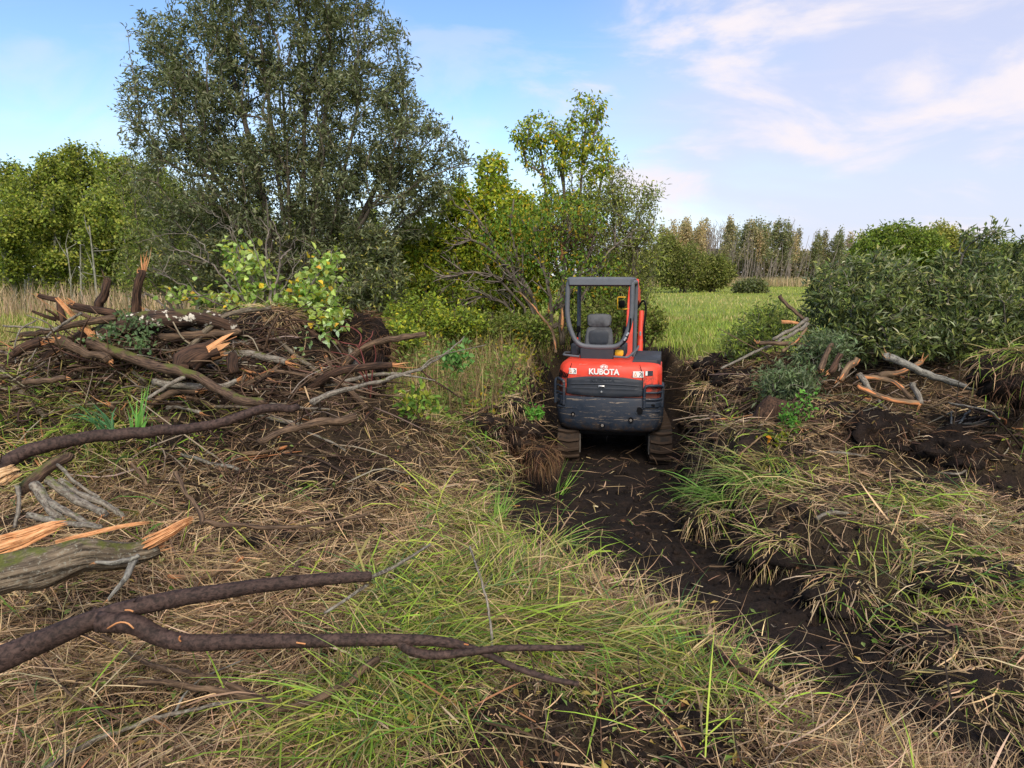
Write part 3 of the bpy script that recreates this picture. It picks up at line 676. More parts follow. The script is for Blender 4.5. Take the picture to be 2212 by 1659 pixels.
WILLOW = [(0.095, 0.114, 0.052), (0.135, 0.155, 0.07), (0.175, 0.195, 0.095), (0.23, 0.245, 0.15), (0.062, 0.076, 0.036)]
def big_willow():
    rng = np.random.default_rng(5); Y = 13.0; base = ground_at(650, Y)
    root = thing('willow_tree', base, 'big grey-green willow towering behind the brush pile', 'tree')
    cl = [clump(600, 60, Y, 170, 120, 1.5), clump(450, 120, Y, 120, 110, 1.2), clump(770, 130, Y, 130, 110, 1.3), clump(390, 260, Y, 120, 100, 1.3), clump(560, 250, Y, 180, 130, 2.0),
          clump(760, 280, Y, 180, 130, 1.8), clump(890, 320, Y, 100, 80, 1.2), clump(430, 400, Y, 140, 105, 1.6), clump(600, 420, Y, 170, 120, 2.0), clump(790, 430, Y, 170, 110, 1.8),
          clump(900, 400, Y, 90, 70, 1.0), clump(440, 540, Y, 110, 95, 1.5), clump(580, 560, Y, 130, 95, 1.6), clump(730, 560, Y, 130, 110, 1.6), clump(820, 590, Y - 1, 60, 100, .7, 8000),
          clump(640, -30, Y, 200, 70, 1.3), clump(330, 200, Y, 60, 60, .7, 2600), clump(330, 90, Y, 45, 45, .6, 1500), clump(1000, 350, Y, 40, 45, .6, 1400), clump(560, 640, Y + .5, 150, 50, 1.0, 9000), clump(740, 650, Y + .5, 110, 45, .9, 7000), clump(640, 520, Y + 1.5, 200, 110, 1.0, 9000)]
    T = blob(rng, cl, 4100, .3)
    stems = fan(rng, base, [at(u, v, Y + dy) for u, v, dy in [(430, 330, -.5), (500, 150, .3), (560, 60, -.2), (610, 180, .8), (660, 40, 0), (720, 120, .4), (770, 250, -.6), (850, 330, .3), (700, 330, -1.0), (540, 350, .9), (480, 450, -1.0), (620, 300, -1.2), (800, 450, -.8)]], arch=.25)
    pos, par, ch = grow(stems, T, .4, .32, 5)
    rad = pipe_radii(pos, par, ch, .0042, 2.35, .085)
    wood(root, 'trunk', pos, ch, rad, M['bark_tree'], .022)
    wood(root, 'branches', pos, ch, rad, M['bark_tree'], 0, .022)
    mb = MB()
    def yellow_low(P, C):
        k = (P[:, 2] < 3.0) & (rng.random(len(P)) < .12); C[k] = C[k] * [2.2, 1.9, .9]; return C  # a random few low leaves turned yellower
    leaves(mb, *foliage(rng, pos, par, ch, 25, 3, .10, .031, WILLOW, [3, 4, 3, 2, 2], .2, .055, colfn=yellow_low))
    mb.build('crown', M['leaf_willow'], root)['kind'] = 'stuff'
    # bare twigs that stick out to the left of the crown
    mb = MB()
    for u, v, u2, v2 in [(330, 150, 262, 145), (320, 160, 275, 190), (300, 300, 262, 318), (330, 190, 268, 225), (400, 30, 345, 5), (300, 330, 270, 350)]:
        for k in range(4):
            a = at(u, v, Y); b = at(u2 + rng.normal(0, 14), v2 + rng.normal(0, 14), Y + rng.normal(0, .3)); m = (a + b) / 2 + rng.normal(0, .08, 3)
            tube(mb, catmull([a, m, b], 6), np.linspace(.007, .003, 6), 3)
    mb.build('bare_twigs', M['bark_dead'], root)['kind'] = 'stuff'
big_willow()

def shrub(name, label, cat, u, Y, clumps, nt, per, L, W, cols, wts, mat, bark, seed, tops=None, tip=.004, droop=.2, spread=.1, back=3, group=None, rmax=.08, six=False, skip=0.0, out=.9, step=.4, var=.2, tipweight=1.0, colfn=None, base=None, wpath=.32, split=.015, arch=.25, z=None):
    rng = np.random.default_rng(seed)
    base = ground_at(u, Y) if base is None else np.asarray(base, float)
    root = thing(name, base, label, cat, group)
    T = blob(rng, clumps, nt, .3)
    if tops is None:
        k = rng.choice(len(T), min(6, len(T)), replace=False); tops = [base + (T[i] - base) * .6 for i in k]
    stems = fan(rng, base, tops, arch=arch)
    pos, par, ch = grow(stems, T, step, wpath, seed); rad = pipe_radii(pos, par, ch, tip, 2.35, rmax)
    wood(root, 'trunk', pos, ch, rad, bark, split); wood(root, 'branches', pos, ch, rad, bark, 0, split)
    if per:
        mb = MB(); leaves(mb, *foliage(rng, pos, par, ch, per, back, L, W, cols, wts, droop, spread, skip=skip, out=out, var=var, tipweight=tipweight, colfn=colfn), six=six)
        mb.build('crown', mat, root, smooth=False)['kind'] = 'stuff'
    return root
YELG = [(0.32, 0.40, 0.045), (0.44, 0.45, 0.045), (0.21, 0.30, 0.04), (0.72, 0.50, 0.04), (0.13, 0.20, 0.03)]
GRN = [(0.14, 0.20, 0.036), (0.19, 0.26, 0.045), (0.09, 0.13, 0.027), (0.26, 0.31, 0.055)]
OLV = [(0.15, 0.175, 0.045), (0.20, 0.22, 0.055), (0.10, 0.115, 0.032), (0.25, 0.26, 0.08)]
# yellowing young poplars between the willow and the clump
Y = 14.6
for i, (u, v0, v1, r, lab) in enumerate([(905, 470, 660, 80, 'yellow-green poplar sapling at the right edge of the big willow'), (985, 395, 660, 75, 'yellowing poplar left of the dead-limbed clump, leaning against the willow'),
                                         (1065, 345, 640, 72, 'yellow poplar with narrow top left of the tallest sapling'), (1130, 430, 650, 70, 'low yellow-green poplar behind the dead branches')]):
    h = v1 - v0
    shrub('poplar_tree', lab, 'tree', u, Y + i * .5, [clump(u, v0 + h * .12, Y, r * .45, h * .16, .5, 1), clump(u + 8, v0 + h * .34, Y, r * .8, h * .22, .8, 2), clump(u - 8, v0 + h * .62, Y, r, h * .28, .9, 3), clump(u, v0 + h * .9, Y, r * .9, h * .2, .8, 2)],
          560, 17, .10, .055, YELG, [5, 4, 4, .6, 1.5], M['leaf_thin'], M['bark_tree'], 40 + i, tops=[at(u, v0 + 30, Y), at(u - 20, v0 + h * .5, Y), at(u + 22, v0 + h * .4, Y)], droop=.7, spread=.07, group='yellowing poplars behind the clump')
# the tall sapling
Y = 14.6
shrub('poplar_tree', 'tallest thin poplar with drooping yellow-flecked leaves above the excavator', 'tree', 1235, Y,
      [clump(1265, 235, Y, 36, 36, .45, 2), clump(1250, 300, Y, 55, 45, .6, 4), clump(1160, 285, Y, 55, 40, .5, 3.5), clump(1195, 330, Y, 70, 40, .6, 3), clump(1290, 335, Y, 40, 55, .5, 3), clump(1240, 390, Y, 85, 60, .7, 5), clump(1230, 470, Y, 100, 60, .8, 4), clump(1300, 240, Y, 12, 25, .25, .7), clump(1125, 290, Y, 30, 16, .3, .7)],
      560, 10, .095, .046, YELG + [(.14, .19, .03)], [5, 4, 4, .9, 2, 4], M['leaf_thin'], M['bark_tree'], 51,
      tops=[at(1268, 235, Y), at(1165, 300, Y), at(1215, 330, Y), at(1300, 380, Y), at(1240, 420, Y)], droop=1.1, spread=.06, back=2, arch=.05, rmax=.06)
# the clump right of it with narrow grey leaves
Y = 14.2
shrub('willow_shrub', 'narrow-leaved grey-green willow right of the tall poplar, behind the excavator canopy', 'shrub', 1330, Y,
      [clump(1300, 500, Y, 95, 90, .9), clump(1370, 470, Y, 45, 75, .7), clump(1345, 560, Y, 75, 80, .9), clump(1390, 560, Y, 40, 80, .7), clump(1350, 650, Y, 60, 70, .8), clump(1270, 600, Y, 70, 70, .8), clump(1335, 400, Y, 28, 40, .4, 900), clump(1405, 430, Y, 16, 30, .3, 500), clump(1250, 470, Y + .4, 90, 60, .7), clump(1180, 500, Y + .5, 100, 70, .7), clump(1120, 540, Y + .6, 80, 70, .6)],
      1400, 17, .09, .027, OLV + [(.24, .31, .05), (.32, .36, .05)], [3, 3, 2, 2, 2.5, 2], M['leaf_willow'], M['bark_tree'], 61, droop=.15)
def dead_clump():
    rng = np.random.default_rng(71); Y = 13.2; base = ground_at(1165, Y); s = px2m(Y)
    root = thing('willow_clump', base, 'many-stemmed willow clump with dead grey limbs spreading left of the excavator', 'tree')
    mb = MB(); br = MB()
    def limb(b0, pts, r0, r1, twigs=8, tl=60, side=-1):
        P = catmull([at(b0[0], b0[1], Y)] + [at(u, v, Y + rng.normal(0, .15)) for u, v in pts], 14)
        P[1:-1] += rng.normal(0, .012, (12, 3)); tube(mb, P, np.linspace(r0, r1, 14) * s * .52, 8, rough=.35, seed=int(u0))
        for k in range(twigs):
            i = int(rng.uniform(4, 13)); a = P[i]; d = norm(P[i] - P[i - 2]) + rng.normal(0, .55, 3)
            L = rng.uniform(.4, 1.2) * tl * s; b = a + norm(d) * L; m = (a + b) / 2 + rng.normal(0, .06, 3); Q = catmull([a, m, b], 6)
            tube(br, Q, np.linspace(rng.uniform(1.2, 2.2), .6, 6) * s, 4)
            for q in range(3):
                a2 = Q[int(rng.uniform(1, 5))]; b2 = a2 + norm(d + rng.normal(0, .7, 3)) * L * rng.uniform(.3, .7)
                tube(br, catmull([a2, (a2 + b2) / 2 + rng.normal(0, .03, 3), b2], 4), np.linspace(1.0, .45, 4) * s, 3)
    for b0, pts, r0, r1, tw in [((1215, 745), [(1212, 680), (1215, 620), (1222, 560), (1232, 480)], 13, 6, 5), ((1200, 745), [(1185, 690), (1225, 640), (1260, 580), (1290, 500)], 11, 5, 6),
                                ((1175, 745), [(1160, 680), (1140, 620), (1100, 575), (1030, 520), (980, 515)], 12, 4, 12), ((1165, 745), [(1150, 670), (1115, 610), (1080, 560), (1050, 500), (1000, 430)], 10, 3, 10),
                                ((1150, 745), [(1120, 690), (1080, 650), (1030, 640), (985, 660)], 8, 3, 12), ((1160, 745), [(1125, 660), (1075, 600), (1010, 590), (960, 605)], 7, 3, 14),
                                ((1190, 745), [(1190, 660), (1175, 590), (1150, 540), (1160, 480)], 9, 4, 8), ((1235, 745), [(1245, 680), (1270, 620), (1300, 560), (1340, 520)], 8, 3, 10), ((1205, 700), [(1150, 720), (1195, 660), (1215, 640)], 10, 6, 2),
                                ((1170, 745), [(1140, 650), (1120, 570), (1105, 500), (1110, 430)], 8, 3, 7), ((1180, 745), [(1120, 715), (1060, 690), (1000, 700)], 6, 2, 12)]:
        u0 = pts[0][0]; limb(b0, pts, r0, r1, tw)
    mb.build('stems', M['bark_tree'], root); br.build('dead_branches', M['bark_dead'], root)['kind'] = 'stuff'
    lf = MB(); n = 4200   # a few leaves still hang in it
    P = blob(rng, [clump(1180, 590, Y, 100, 90, .9, 1), clump(1100, 520, Y, 80, 70, .8, .9), clump(1270, 590, Y, 80, 60, .8, .8), clump(1200, 480, Y, 110, 60, .8, 1.2)], n)
    leaves(lf, P, norm(rng.normal(0, .6, (n, 3)) + [0, 0, -.5]), norm(rng.normal(0, .6, (n, 3)) + [0, -.3, .7]), rng.uniform(.05, .09, n), rng.uniform(.03, .045, n), pal([(.10, .20, .03), (.20, .26, .03), (.38, .27, .03)], n, [4, 3, 1]))
    lf.build('leaves', M['leaf_thin'], root, smooth=False)['kind'] = 'stuff'
    sp = MB()   # torn orange strips on two stems
    for u, v, h in [(1212, 545, 22), (1213, 690, 26), (1185, 665, 14)]:
        tube(sp, catmull([at(u, v + h, Y - .14), at(u + 2, v, Y - .15), at(u + 1, v - h, Y - .14)], 6), np.array([.3, 3.4, 4, 3, 2, .3]) * s, 5)
    sp.build('torn_bark', M['wood'], root)['kind'] = 'stuff'
    nb = MB()   # dark tangle of twigs caught in the fork
    c = at(1240, 520, Y - .1)
    for k in range(170):
        a = c + rng.normal(0, 1, 3) * [.28, .22, .16]; b = a + norm(rng.normal(0, 1, 3)) * rng.uniform(.12, .35)
        tube(nb, catmull([a, (a + b) / 2 + rng.normal(0, .03, 3), b], 4), .006, 3)
    nb.build('twig_tangle', M['bark_rot'], root)['kind'] = 'stuff'
dead_clump()

# dark willow growth right and left below the big crown
Y = 12.4
shrub('willow_shrub', 'low dark willow drooping right of the brush pile under the big willow', 'shrub', 790, Y, [clump(780, 600, Y, 70, 70, .6), clump(820, 650, Y, 55, 55, .5), clump(730, 640, Y, 70, 50, .5)],
      420, 18, .085, .028, GRN + WILLOW[:3], None, M['leaf_willow'], M['bark_tree'], 81, droop=.5)
Y = 15.5
shrub('willow_shrub', 'dark bushy willow under the left side of the big willow', 'shrub', 400, Y, [clump(360, 470, Y, 90, 90, .9), clump(420, 560, Y, 110, 70, .9), clump(320, 580, Y, 70, 60, .8), clump(300, 400, Y, 60, 60, .6, 1500)],
      560, 16, .10, .034, OLV + GRN[:2], None, M['leaf_willow'], M['bark_tree'], 82)
Y = 14.0
shrub('undergrowth_bush', 'yellow-leaved bush low under the poplars behind the brush pile', 'shrub', 960, Y, [clump(900, 640, Y, 90, 60, .8), clump(1010, 650, Y, 80, 55, .8), clump(960, 580, Y + .5, 100, 70, .8)],
      560, 16, .08, .045, YELG + GRN, [4, 3, 4, .5, 2, 3, 3, 1, 3], M['leaf_thin'], M['bark_tree'], 83, droop=.5)

for i, (u, v, Yb, ru, rv, cols, lab) in enumerate([(900, 672, 11.6, 62, 42, YELG[:3] + GRN, 'leafy yellow-green bush low behind the root ball'), (985, 690, 11.2, 55, 34, YELG[:3] + GRN, 'low yellow-green bush in front of the dead limbs'), (1070, 700, 11.6, 52, 30, GRN + OLV, 'low green bush under the dead limbs'), (1150, 705, 11.8, 42, 30, GRN + OLV, 'low green bush at the foot of the clump beside the excavator'), (860, 720, 9.6, 45, 26, YELG[:3] + GRN, 'small leafy bush right of the root ball'), (1290, 680, 12.6, 60, 40, OLV + GRN, 'dark green bush seen through the excavator canopy'), (1395, 690, 12.8, 40, 40, OLV + GRN, 'green bush right of the excavator boom at the field edge')]):
    shrub('undergrowth_bush', lab, 'bush', u, Yb, [clump(u, v, Yb, ru, rv, .45, 2), clump(u + ru * .5, v + rv * .3, Yb, ru * .6, rv * .7, .4, 1), clump(u - ru * .5, v + rv * .35, Yb, ru * .6, rv * .6, .4, 1)], 170, 15, .07, .036, cols, None, M['leaf_thin'], M['bark_brown'], 840 + i, droop=.3, spread=.05, tip=.003, rmax=.02)
# ------------------------------------------------------------------ the wood on the left
def aspen_wood():
    rng = np.random.default_rng(9)
    AS = [(0.23, 0.28, 0.05), (0.31, 0.35, 0.06), (0.15, 0.20, 0.04), (0.38, 0.39, 0.08), (0.10, 0.13, 0.03)]
    specs = [(-40, 350, 36), (20, 348, 34), (62, 358, 31), (100, 330, 33), (140, 322, 35), (172, 308, 32), (205, 318, 34), (240, 335, 31), (275, 336, 33), (312, 352, 35), (345, 372, 30), (382, 395, 34), (30, 420, 28), (118, 400, 28.5), (215, 410, 28), (300, 430, 28), (430, 420, 36), (490, 440, 37), (560, 430, 38), (640, 450, 38), (720, 440, 37), (800, 450, 38)]
    for i, (u, top, Y) in enumerate(specs):
        v1 = 640; h = v1 - top; low = top > 395
        cl = [clump(u + rng.normal(0, 5), top + h * .10, Y, 22, h * .09, .7, 1.4)]
        for f, wd in ((.20, 26), (.24, 30), (.32, 40), (.37, 42), (.44, 46), (.50, 44), (.58, 38), (.66, 30)):
            cl.append(clump(u + rng.uniform(-1, 1) * wd * .8, top + h * (f + rng.normal(0, .02)), Y + rng.normal(0, .8), rng.uniform(14, 25), h * rng.uniform(.04, .065), rng.uniform(.5, .9), 1))
        if low: cl += [clump(u + rng.uniform(-25, 25), top + h * f, Y, 24, h * .08, .8, 1) for f in (.6, .72, .85, .95)]
        place = 'far left edge' if i == 0 else None
        lab = ['leafy aspen cut by the left edge of the wood', 'aspen second from the left edge in the wood', 'rounded aspen third from the left edge', 'aspen left of the three tallest in the wood', 'tall aspen just left of the highest crown', 'highest aspen crown of the left wood', 'tall aspen just right of the highest crown',
               'aspen above the upright broken stump', 'yellow-green aspen beside the willow crown', 'aspen half hidden by the willow twigs', 'aspen mostly behind the willow, low crown', 'rearmost aspen seen through the willow',
               'low leafy young aspen at the left edge', 'low young aspen above the dry reeds', 'low young aspen behind the upright stumps', 'low young aspen next to the dark willow', 'aspen seen through the left edge of the big willow', 'aspen behind the left stems of the big willow', 'aspen behind the middle stems of the big willow', 'aspen straight behind the big willow trunk', 'aspen behind the right stems of the big willow', 'aspen behind the right edge of the big willow'][i]
        shrub('aspen_tree', lab, 'tree', u, Y, cl, 230, 30, .135, .11, AS, [3, 3, 3, 2, 2.5], M['leaf_thin'], M['bark_aspen'], 200 + i, tops=[at(u + rng.normal(0, 6), top + 25, Y), at(u + rng.normal(0, 14), top + h * .45, Y)], tip=.010, spread=.15, group='aspens of the wood on the left', rmax=.10, step=.9, droop=.35, arch=.05)
    sa = []
    mb = None
    for k in range(9):   # thin pale poles at the edge of the wood
        u = rng.uniform(-10, 340); Y = rng.uniform(26, 29); b = ground_at(u, Y); hgt = rng.uniform(1.8, 3.6); lean = rng.normal(0, .5)
        P = catmull([b, b + [lean * .3 + rng.normal(0, .08), 0, hgt * .5], b + [lean, rng.normal(0, .2), hgt]], 8)
        root = thing('pole_trunk', b, 'thin pale trunk standing at the edge of the left wood', 'tree', 'pale trunks at the edge of the left wood')
        mb = MB(); tube(mb, P, np.linspace(rng.uniform(.04, .07), .02, 8), 6); mb.build('trunk', M['bark_aspen'], root)
        mb = MB()
        for q in range(5):
            a = P[int(rng.uniform(3, 8))]; e = a + rng.normal(0, .5, 3) + [0, 0, .45]; tube(mb, catmull([a, (a + e) / 2 + rng.normal(0, .06, 3), e], 5), np.linspace(.02, .008, 5), 4)
        mb.build('branches', M['bark_aspen'], root)['kind'] = 'stuff'
aspen_wood()

# ------------------------------------------------------------------ the far tree line
def copy_tree(o, loc, rz, sc, label, group):
    r = o.copy(); COL.objects.link(r); r.location = loc; r.rotation_euler = (0, 0, rz); r.scale = sc; r['label'] = label; r['group'] = group
    for ch in o.children:
        c = ch.copy(); COL.objects.link(c); c.parent = r
    return r
def far_line():
    rng = np.random.default_rng(31)
    FC = [[(.30, .27, .14), (.36, .32, .18), (.24, .22, .12)], [(.21, .23, .11), (.26, .27, .14), (.17, .19, .09)], [(.44, .34, .19), (.50, .40, .22), (.36, .28, .16)], [(.24, .25, .12), (.30, .29, .16), (.19, .21, .10)]]
    protos = []
    for k in range(8):
        bare = k in (4, 5); g = np.zeros(3); hgt = 10.0
        root = thing('tall_thin_tree', g, 'x', 'tree', 'tall thin trees of the far line')
        stems = [catmull([g + [rng.normal(0, .35), rng.normal(0, .3), 0], g + [rng.normal(0, .4), 0, hgt * .5], g + [rng.normal(0, .6), rng.normal(0, .3), hgt * rng.uniform(.75, .98)]], 10) for _ in range(3 if bare else 2)]
        T = blob(rng, [(np.array([rng.normal(0, .3), 0, hgt * f]), np.array([r, r, hgt * .11]), w) for f, r, w in [(.95, .45, 1), (.82, .8, 2), (.68, 1.0, 2), (.52, .9, 1.2 if not bare else .6)]], 110)
        pos, par, ch = grow(stems, T, .8, .5, k); rad = pipe_radii(pos, par, ch, .012, 2.4, .10)
        wood(root, 'trunk', pos, ch, rad, M['bark_dead'], .03, sides=5, stemsides=6); wood(root, 'branches', pos, ch, rad, M['bark_dead'], 0, .03)
        if not bare:
            mb = MB(); leaves(mb, *foliage(rng, pos, par, ch, 5 if k in (2, 6) else 8, 2, .36, .26, FC[k % 4], None, .3, .25)); mb.build('crown', M['leaf_thin'], root, smooth=False)['kind'] = 'stuff'
        protos.append(root)
    lab = 'tall thin pale-stemmed tree of the far line across the field'
    first = True; used = set()
    us = list(np.sort(rng.uniform(1425, 1960, 78))) + list(np.linspace(1975, 2230, 14))
    for i, u in enumerate(us):
        Y = rng.uniform(100, 118); b = ground_at(u, Y)
        env = np.interp(u, [1420, 1470, 1520, 1560, 1600, 1640, 1680, 1720, 1760, 1830, 1900, 2000, 2230], [478, 476, 474, 472, 470, 478, 468, 474, 492, 496, 500, 505, 525]) + rng.exponential(14)
        hh = b[2] * 0 + (at(u, env, Y)[2] - b[2]) / 10.0
        if 1515 < u < 1550: k = 4 + (i % 2)
        elif u < 1510: k = int(rng.choice([2, 6, 2, 0]))
        else: k = int(rng.choice([0, 1, 3, 7, 1, 2, 5, 4, 6]))
        if i > 77: k = int(rng.choice([1, 3, 7]))
        sc = (hh * rng.uniform(.8, 1.35), hh * rng.uniform(.7, 1.0), hh)
        tilt = rng.normal(.02, .04)
        g = 'tall thin trees of the far line'
        l = lab if k not in (4, 5) else 'leafless pale tree of the far line across the field'
        if k not in used: r = protos[k]; used.add(k); r.location = b; r.rotation_euler = (0, tilt, 0); r.scale = sc; r['label'] = l
        else: r = copy_tree(protos[k], b, rng.uniform(-.6, .6) + (math.pi if rng.random() < .5 else 0), sc, l, g); r.rotation_euler[1] = tilt
    for k, p in enumerate(protos):
        if k not in used:
            for c in list(p.children): bpy.data.objects.remove(c)
            bpy.data.objects.remove(p)
    for k in range(24):   # slanting bare poles in front of the line
        u = rng.uniform(1555, 1790); Y = rng.uniform(94, 100); b = ground_at(u, Y); hgt = rng.uniform(3.5, 7.5); lean = rng.normal(.9, .7)
        o = thing('bare_pole', b, 'bare slanting pole trunk in front of the far tree line', 'tree', 'slanting bare trunks before the far line')
        mb = MB(); tube(mb, catmull([b, b + [lean * .5 + rng.normal(0, .1), 0, hgt * .5], b + [lean, 0, hgt]], 5), np.linspace(.055, .02, 5), 4); mb.build('trunk', M['bark_dead'], o)
far_line()
def thicket():
    rng = np.random.default_rng(8); mb = MB(); n = 30000
    x = rng.uniform(15, 100, n); y = rng.uniform(117, 130, n); top = 4.2 + 2.5 * fbm(x * .12, y * .1, 3, 7); z = top * rng.random(n) ** .8
    P = np.stack([x, y, H(x, y) + z], 1); D = norm(rng.normal(0, 1, (n, 3))); C = pal([(.21, .20, .12), (.26, .235, .15), (.17, .17, .095), (.29, .25, .17)], n, rng=rng)
    leaves(mb, P, D, norm(rng.normal(0, 1, (n, 3))), rng.uniform(.5, .9, n), rng.uniform(.3, .5, n), C)
    tag(mb.build('far_thicket', M['leaf_thin'], smooth=False), 'grey-brown thicket filling the space under the far tree line', 'thicket', None, 'stuff')
thicket()
def understory():
    rng = np.random.default_rng(18); mb = MB(); n = 26000
    x = rng.uniform(-42, -2, n); y = rng.uniform(38, 46, n); top = 2.4 + 2.2 * fbm(x * .2, y * .2, 3, 17); z = top * rng.random(n) ** .8
    P = np.stack([x, y, .9 + z], 1); C = pal([(.10, .13, .04), (.15, .18, .05), (.07, .09, .03), (.20, .20, .07)], n, rng=rng)
    leaves(mb, P, norm(rng.normal(0, 1, (n, 3))), norm(rng.normal(0, 1, (n, 3))), rng.uniform(.2, .4, n), rng.uniform(.15, .25, n), C)
    tag(mb.build('understory', M['leaf_thin'], smooth=False), 'dark green understory at the foot of the left wood', 'undergrowth', None, 'stuff')
understory()
for i, (u, Y, cl, nt, cols, lab, tops) in enumerate([
    (1475, 58, [(1450, 580, 40, 42), (1480, 575, 45, 45), (1440, 540, 28, 34)], 420, OLV, 'olive bush left of the pair at the field edge, beside the willow', None),
    (1535, 60, [(1535, 585, 44, 34), (1510, 590, 34, 32), (1555, 592, 28, 28)], 420, OLV, 'rounded olive bush with dark stems at the far field edge', None),
    (1622, 56, [(1622, 622, 24, 12), (1605, 624, 14, 9), (1640, 624, 14, 9)], 200, WILLOW[:3] + OLV[:1], 'small dark round bush alone in the far field', None),
    (1935, 46, [(1900, 545, 60, 45), (1945, 525, 70, 42), (1990, 545, 50, 40)], 520, GRN, 'dark green tree behind the felled willow crown', None),
    (2040, 50, [(2030, 525, 40, 35), (2060, 545, 45, 35)], 320, [(.30, .30, .07), (.36, .34, .08), (.22, .24, .06)], 'yellow-green tree behind the felled willow crown', None),
    (2150, 48, [(2140, 555, 50, 30), (2190, 560, 50, 30)], 260, GRN + OLV, 'low green bush behind the felled crown at the right edge', None)]):
    shrub('field_bush' if i < 3 else 'bushy_tree', lab, 'bush' if i < 3 else 'tree', u, Y, [clump(a, b, Y, ru, rv, ru * px2m(Y)) for a, b, ru, rv in cl], nt, 26, .24, .12, cols, None, M['leaf_thin'], M['bark_tree'], 300 + i, tip=.012, spread=.22, step=1.0, rmax=.09, split=.03)
# ------------------------------------------------------------------ the excavator
def paint_mat(name, col, rough=0.4, spec=0.5, dirt=0.4, dirtcol=(0.07, 0.05, 0.035), scratch=0.0, metal=0.0, fade=None, mud=None):
    m, nt, N, L, out = nodes(name); b = bsdf(N, L, out, rough, spec, metal)
    tc = N('ShaderNodeTexCoord'); P = tc.outputs['Object']
    c = (0, 0, 0)
    f = nz(N, L, P, 6, 6, 0.65); g = nz(N, L, P, 40, 4, 0.6)
    base = mix(N, L, mrange(N, L, f, 0.3, 0.75), tuple(k * 0.8 for k in col), fade or tuple(min(k * 1.15, .9) for k in col))
    base = mix(N, L, mrange(N, L, f, 0.5, 0.8, 0, dirt), base, dirtcol)
    base = mix(N, L, mrange(N, L, g, 0.58, 0.75, 0, dirt * .7), base, dirtcol)
    if scratch:
        mp = N('ShaderNodeMapping'); mp.inputs['Scale'].default_value = (1.0, 1, 16); mp.inputs['Rotation'].default_value = (0, 0.06, 0); L(P, mp.inputs[0])
        s = nz(N, L, mp.outputs[0], 2.6, 6, 0.7, 1.2)
        sm = mrange(N, L, s, 0.655 - .05 * scratch, 0.675 - .05 * scratch, 0, 0.75)
        base = mix(N, L, sm, base, (0.24, 0.19, 0.14))
    if mud:
        sp = N('ShaderNodeSeparateXYZ'); L(P, sp.inputs[0]); z = mrange(N, L, sp.outputs[2], mud[0], mud[1], .35, -.22)
        ad = N('ShaderNodeMath'); ad.operation = 'ADD'; L(z, ad.inputs[0]); L(nz(N, L, P, 11, 7, .7), ad.inputs[1])
        base = mix(N, L, mrange(N, L, ad.outputs[0], .48, .62, 0, .85), base, (.050, .034, .024))
    L(base, b.inputs['Base Color'])
    L(mrange(N, L, f, 0.3, 0.8, rough, min(1, rough + .35)), b.inputs['Roughness'])
    L(bump(N, L, g, 0.08, 0.004), b.inputs['Normal'])
    return m
M['red'] = paint_mat('red_paint', (0.66, 0.050, 0.022), 0.42, 0.45, 0.30, (0.22, 0.07, 0.045), scratch=.55, mud=(.7, 1.4))
M['navy'] = paint_mat('dark_navy_paint', (0.013, 0.021, 0.036), 0.46, 0.4, 0.4, (0.055, 0.045, 0.038), 1.25, mud=(.15, .80))
M['charcoal'] = paint_mat('charcoal_plastic', (0.022, 0.028, 0.038), 0.5, 0.4, 0.22)
M['frame'] = paint_mat('grey_black_tube', (0.085, 0.095, 0.11), 0.42, 0.5, 0.25, (0.10, 0.09, 0.08))
M['rubber'] = paint_mat('muddy_rubber', (0.020, 0.018, 0.017), 0.9, 0.15, 1.0, (0.048, 0.032, 0.022), mud=(-.1, .7))
M['steel'] = paint_mat('muddy_steel', (0.20, 0.18, 0.16), 0.5, 0.5, 0.8, (0.05, 0.035, 0.025), metal=0.4)
M['seat'] = paint_mat('worn_grey_seat', (0.026, 0.028, 0.033), 0.5, 0.4, 0.25, (0.012, 0.012, 0.014), fade=(0.13, 0.14, 0.15))
M['white_mark'] = paint_mat('white_vinyl', (0.78, 0.77, 0.74), 0.5, 0.4, 0.12, (0.4, 0.35, 0.3))
M['black_mark'] = paint_mat('black_vinyl', (0.02, 0.02, 0.025), 0.5, 0.4, 0.05)
M['orange_mark'] = paint_mat('orange_vinyl', (0.75, 0.22, 0.03), 0.5, 0.4, 0.05)
M['yellow'] = paint_mat('yellow_plastic', (0.75, 0.42, 0.02), 0.45, 0.4, 0.1)
M['chrome'] = paint_mat('bright_steel', (0.62, 0.62, 0.60), 0.25, 0.5, 0.15, metal=0.8)
M['black_and_shadow'] = paint_mat('black_and_recess_shadow', (0.006, 0.006, 0.007), 0.9, 0.1, 0.0)  # own black of hoses, grips and gaps; painted shadow in slots and holes

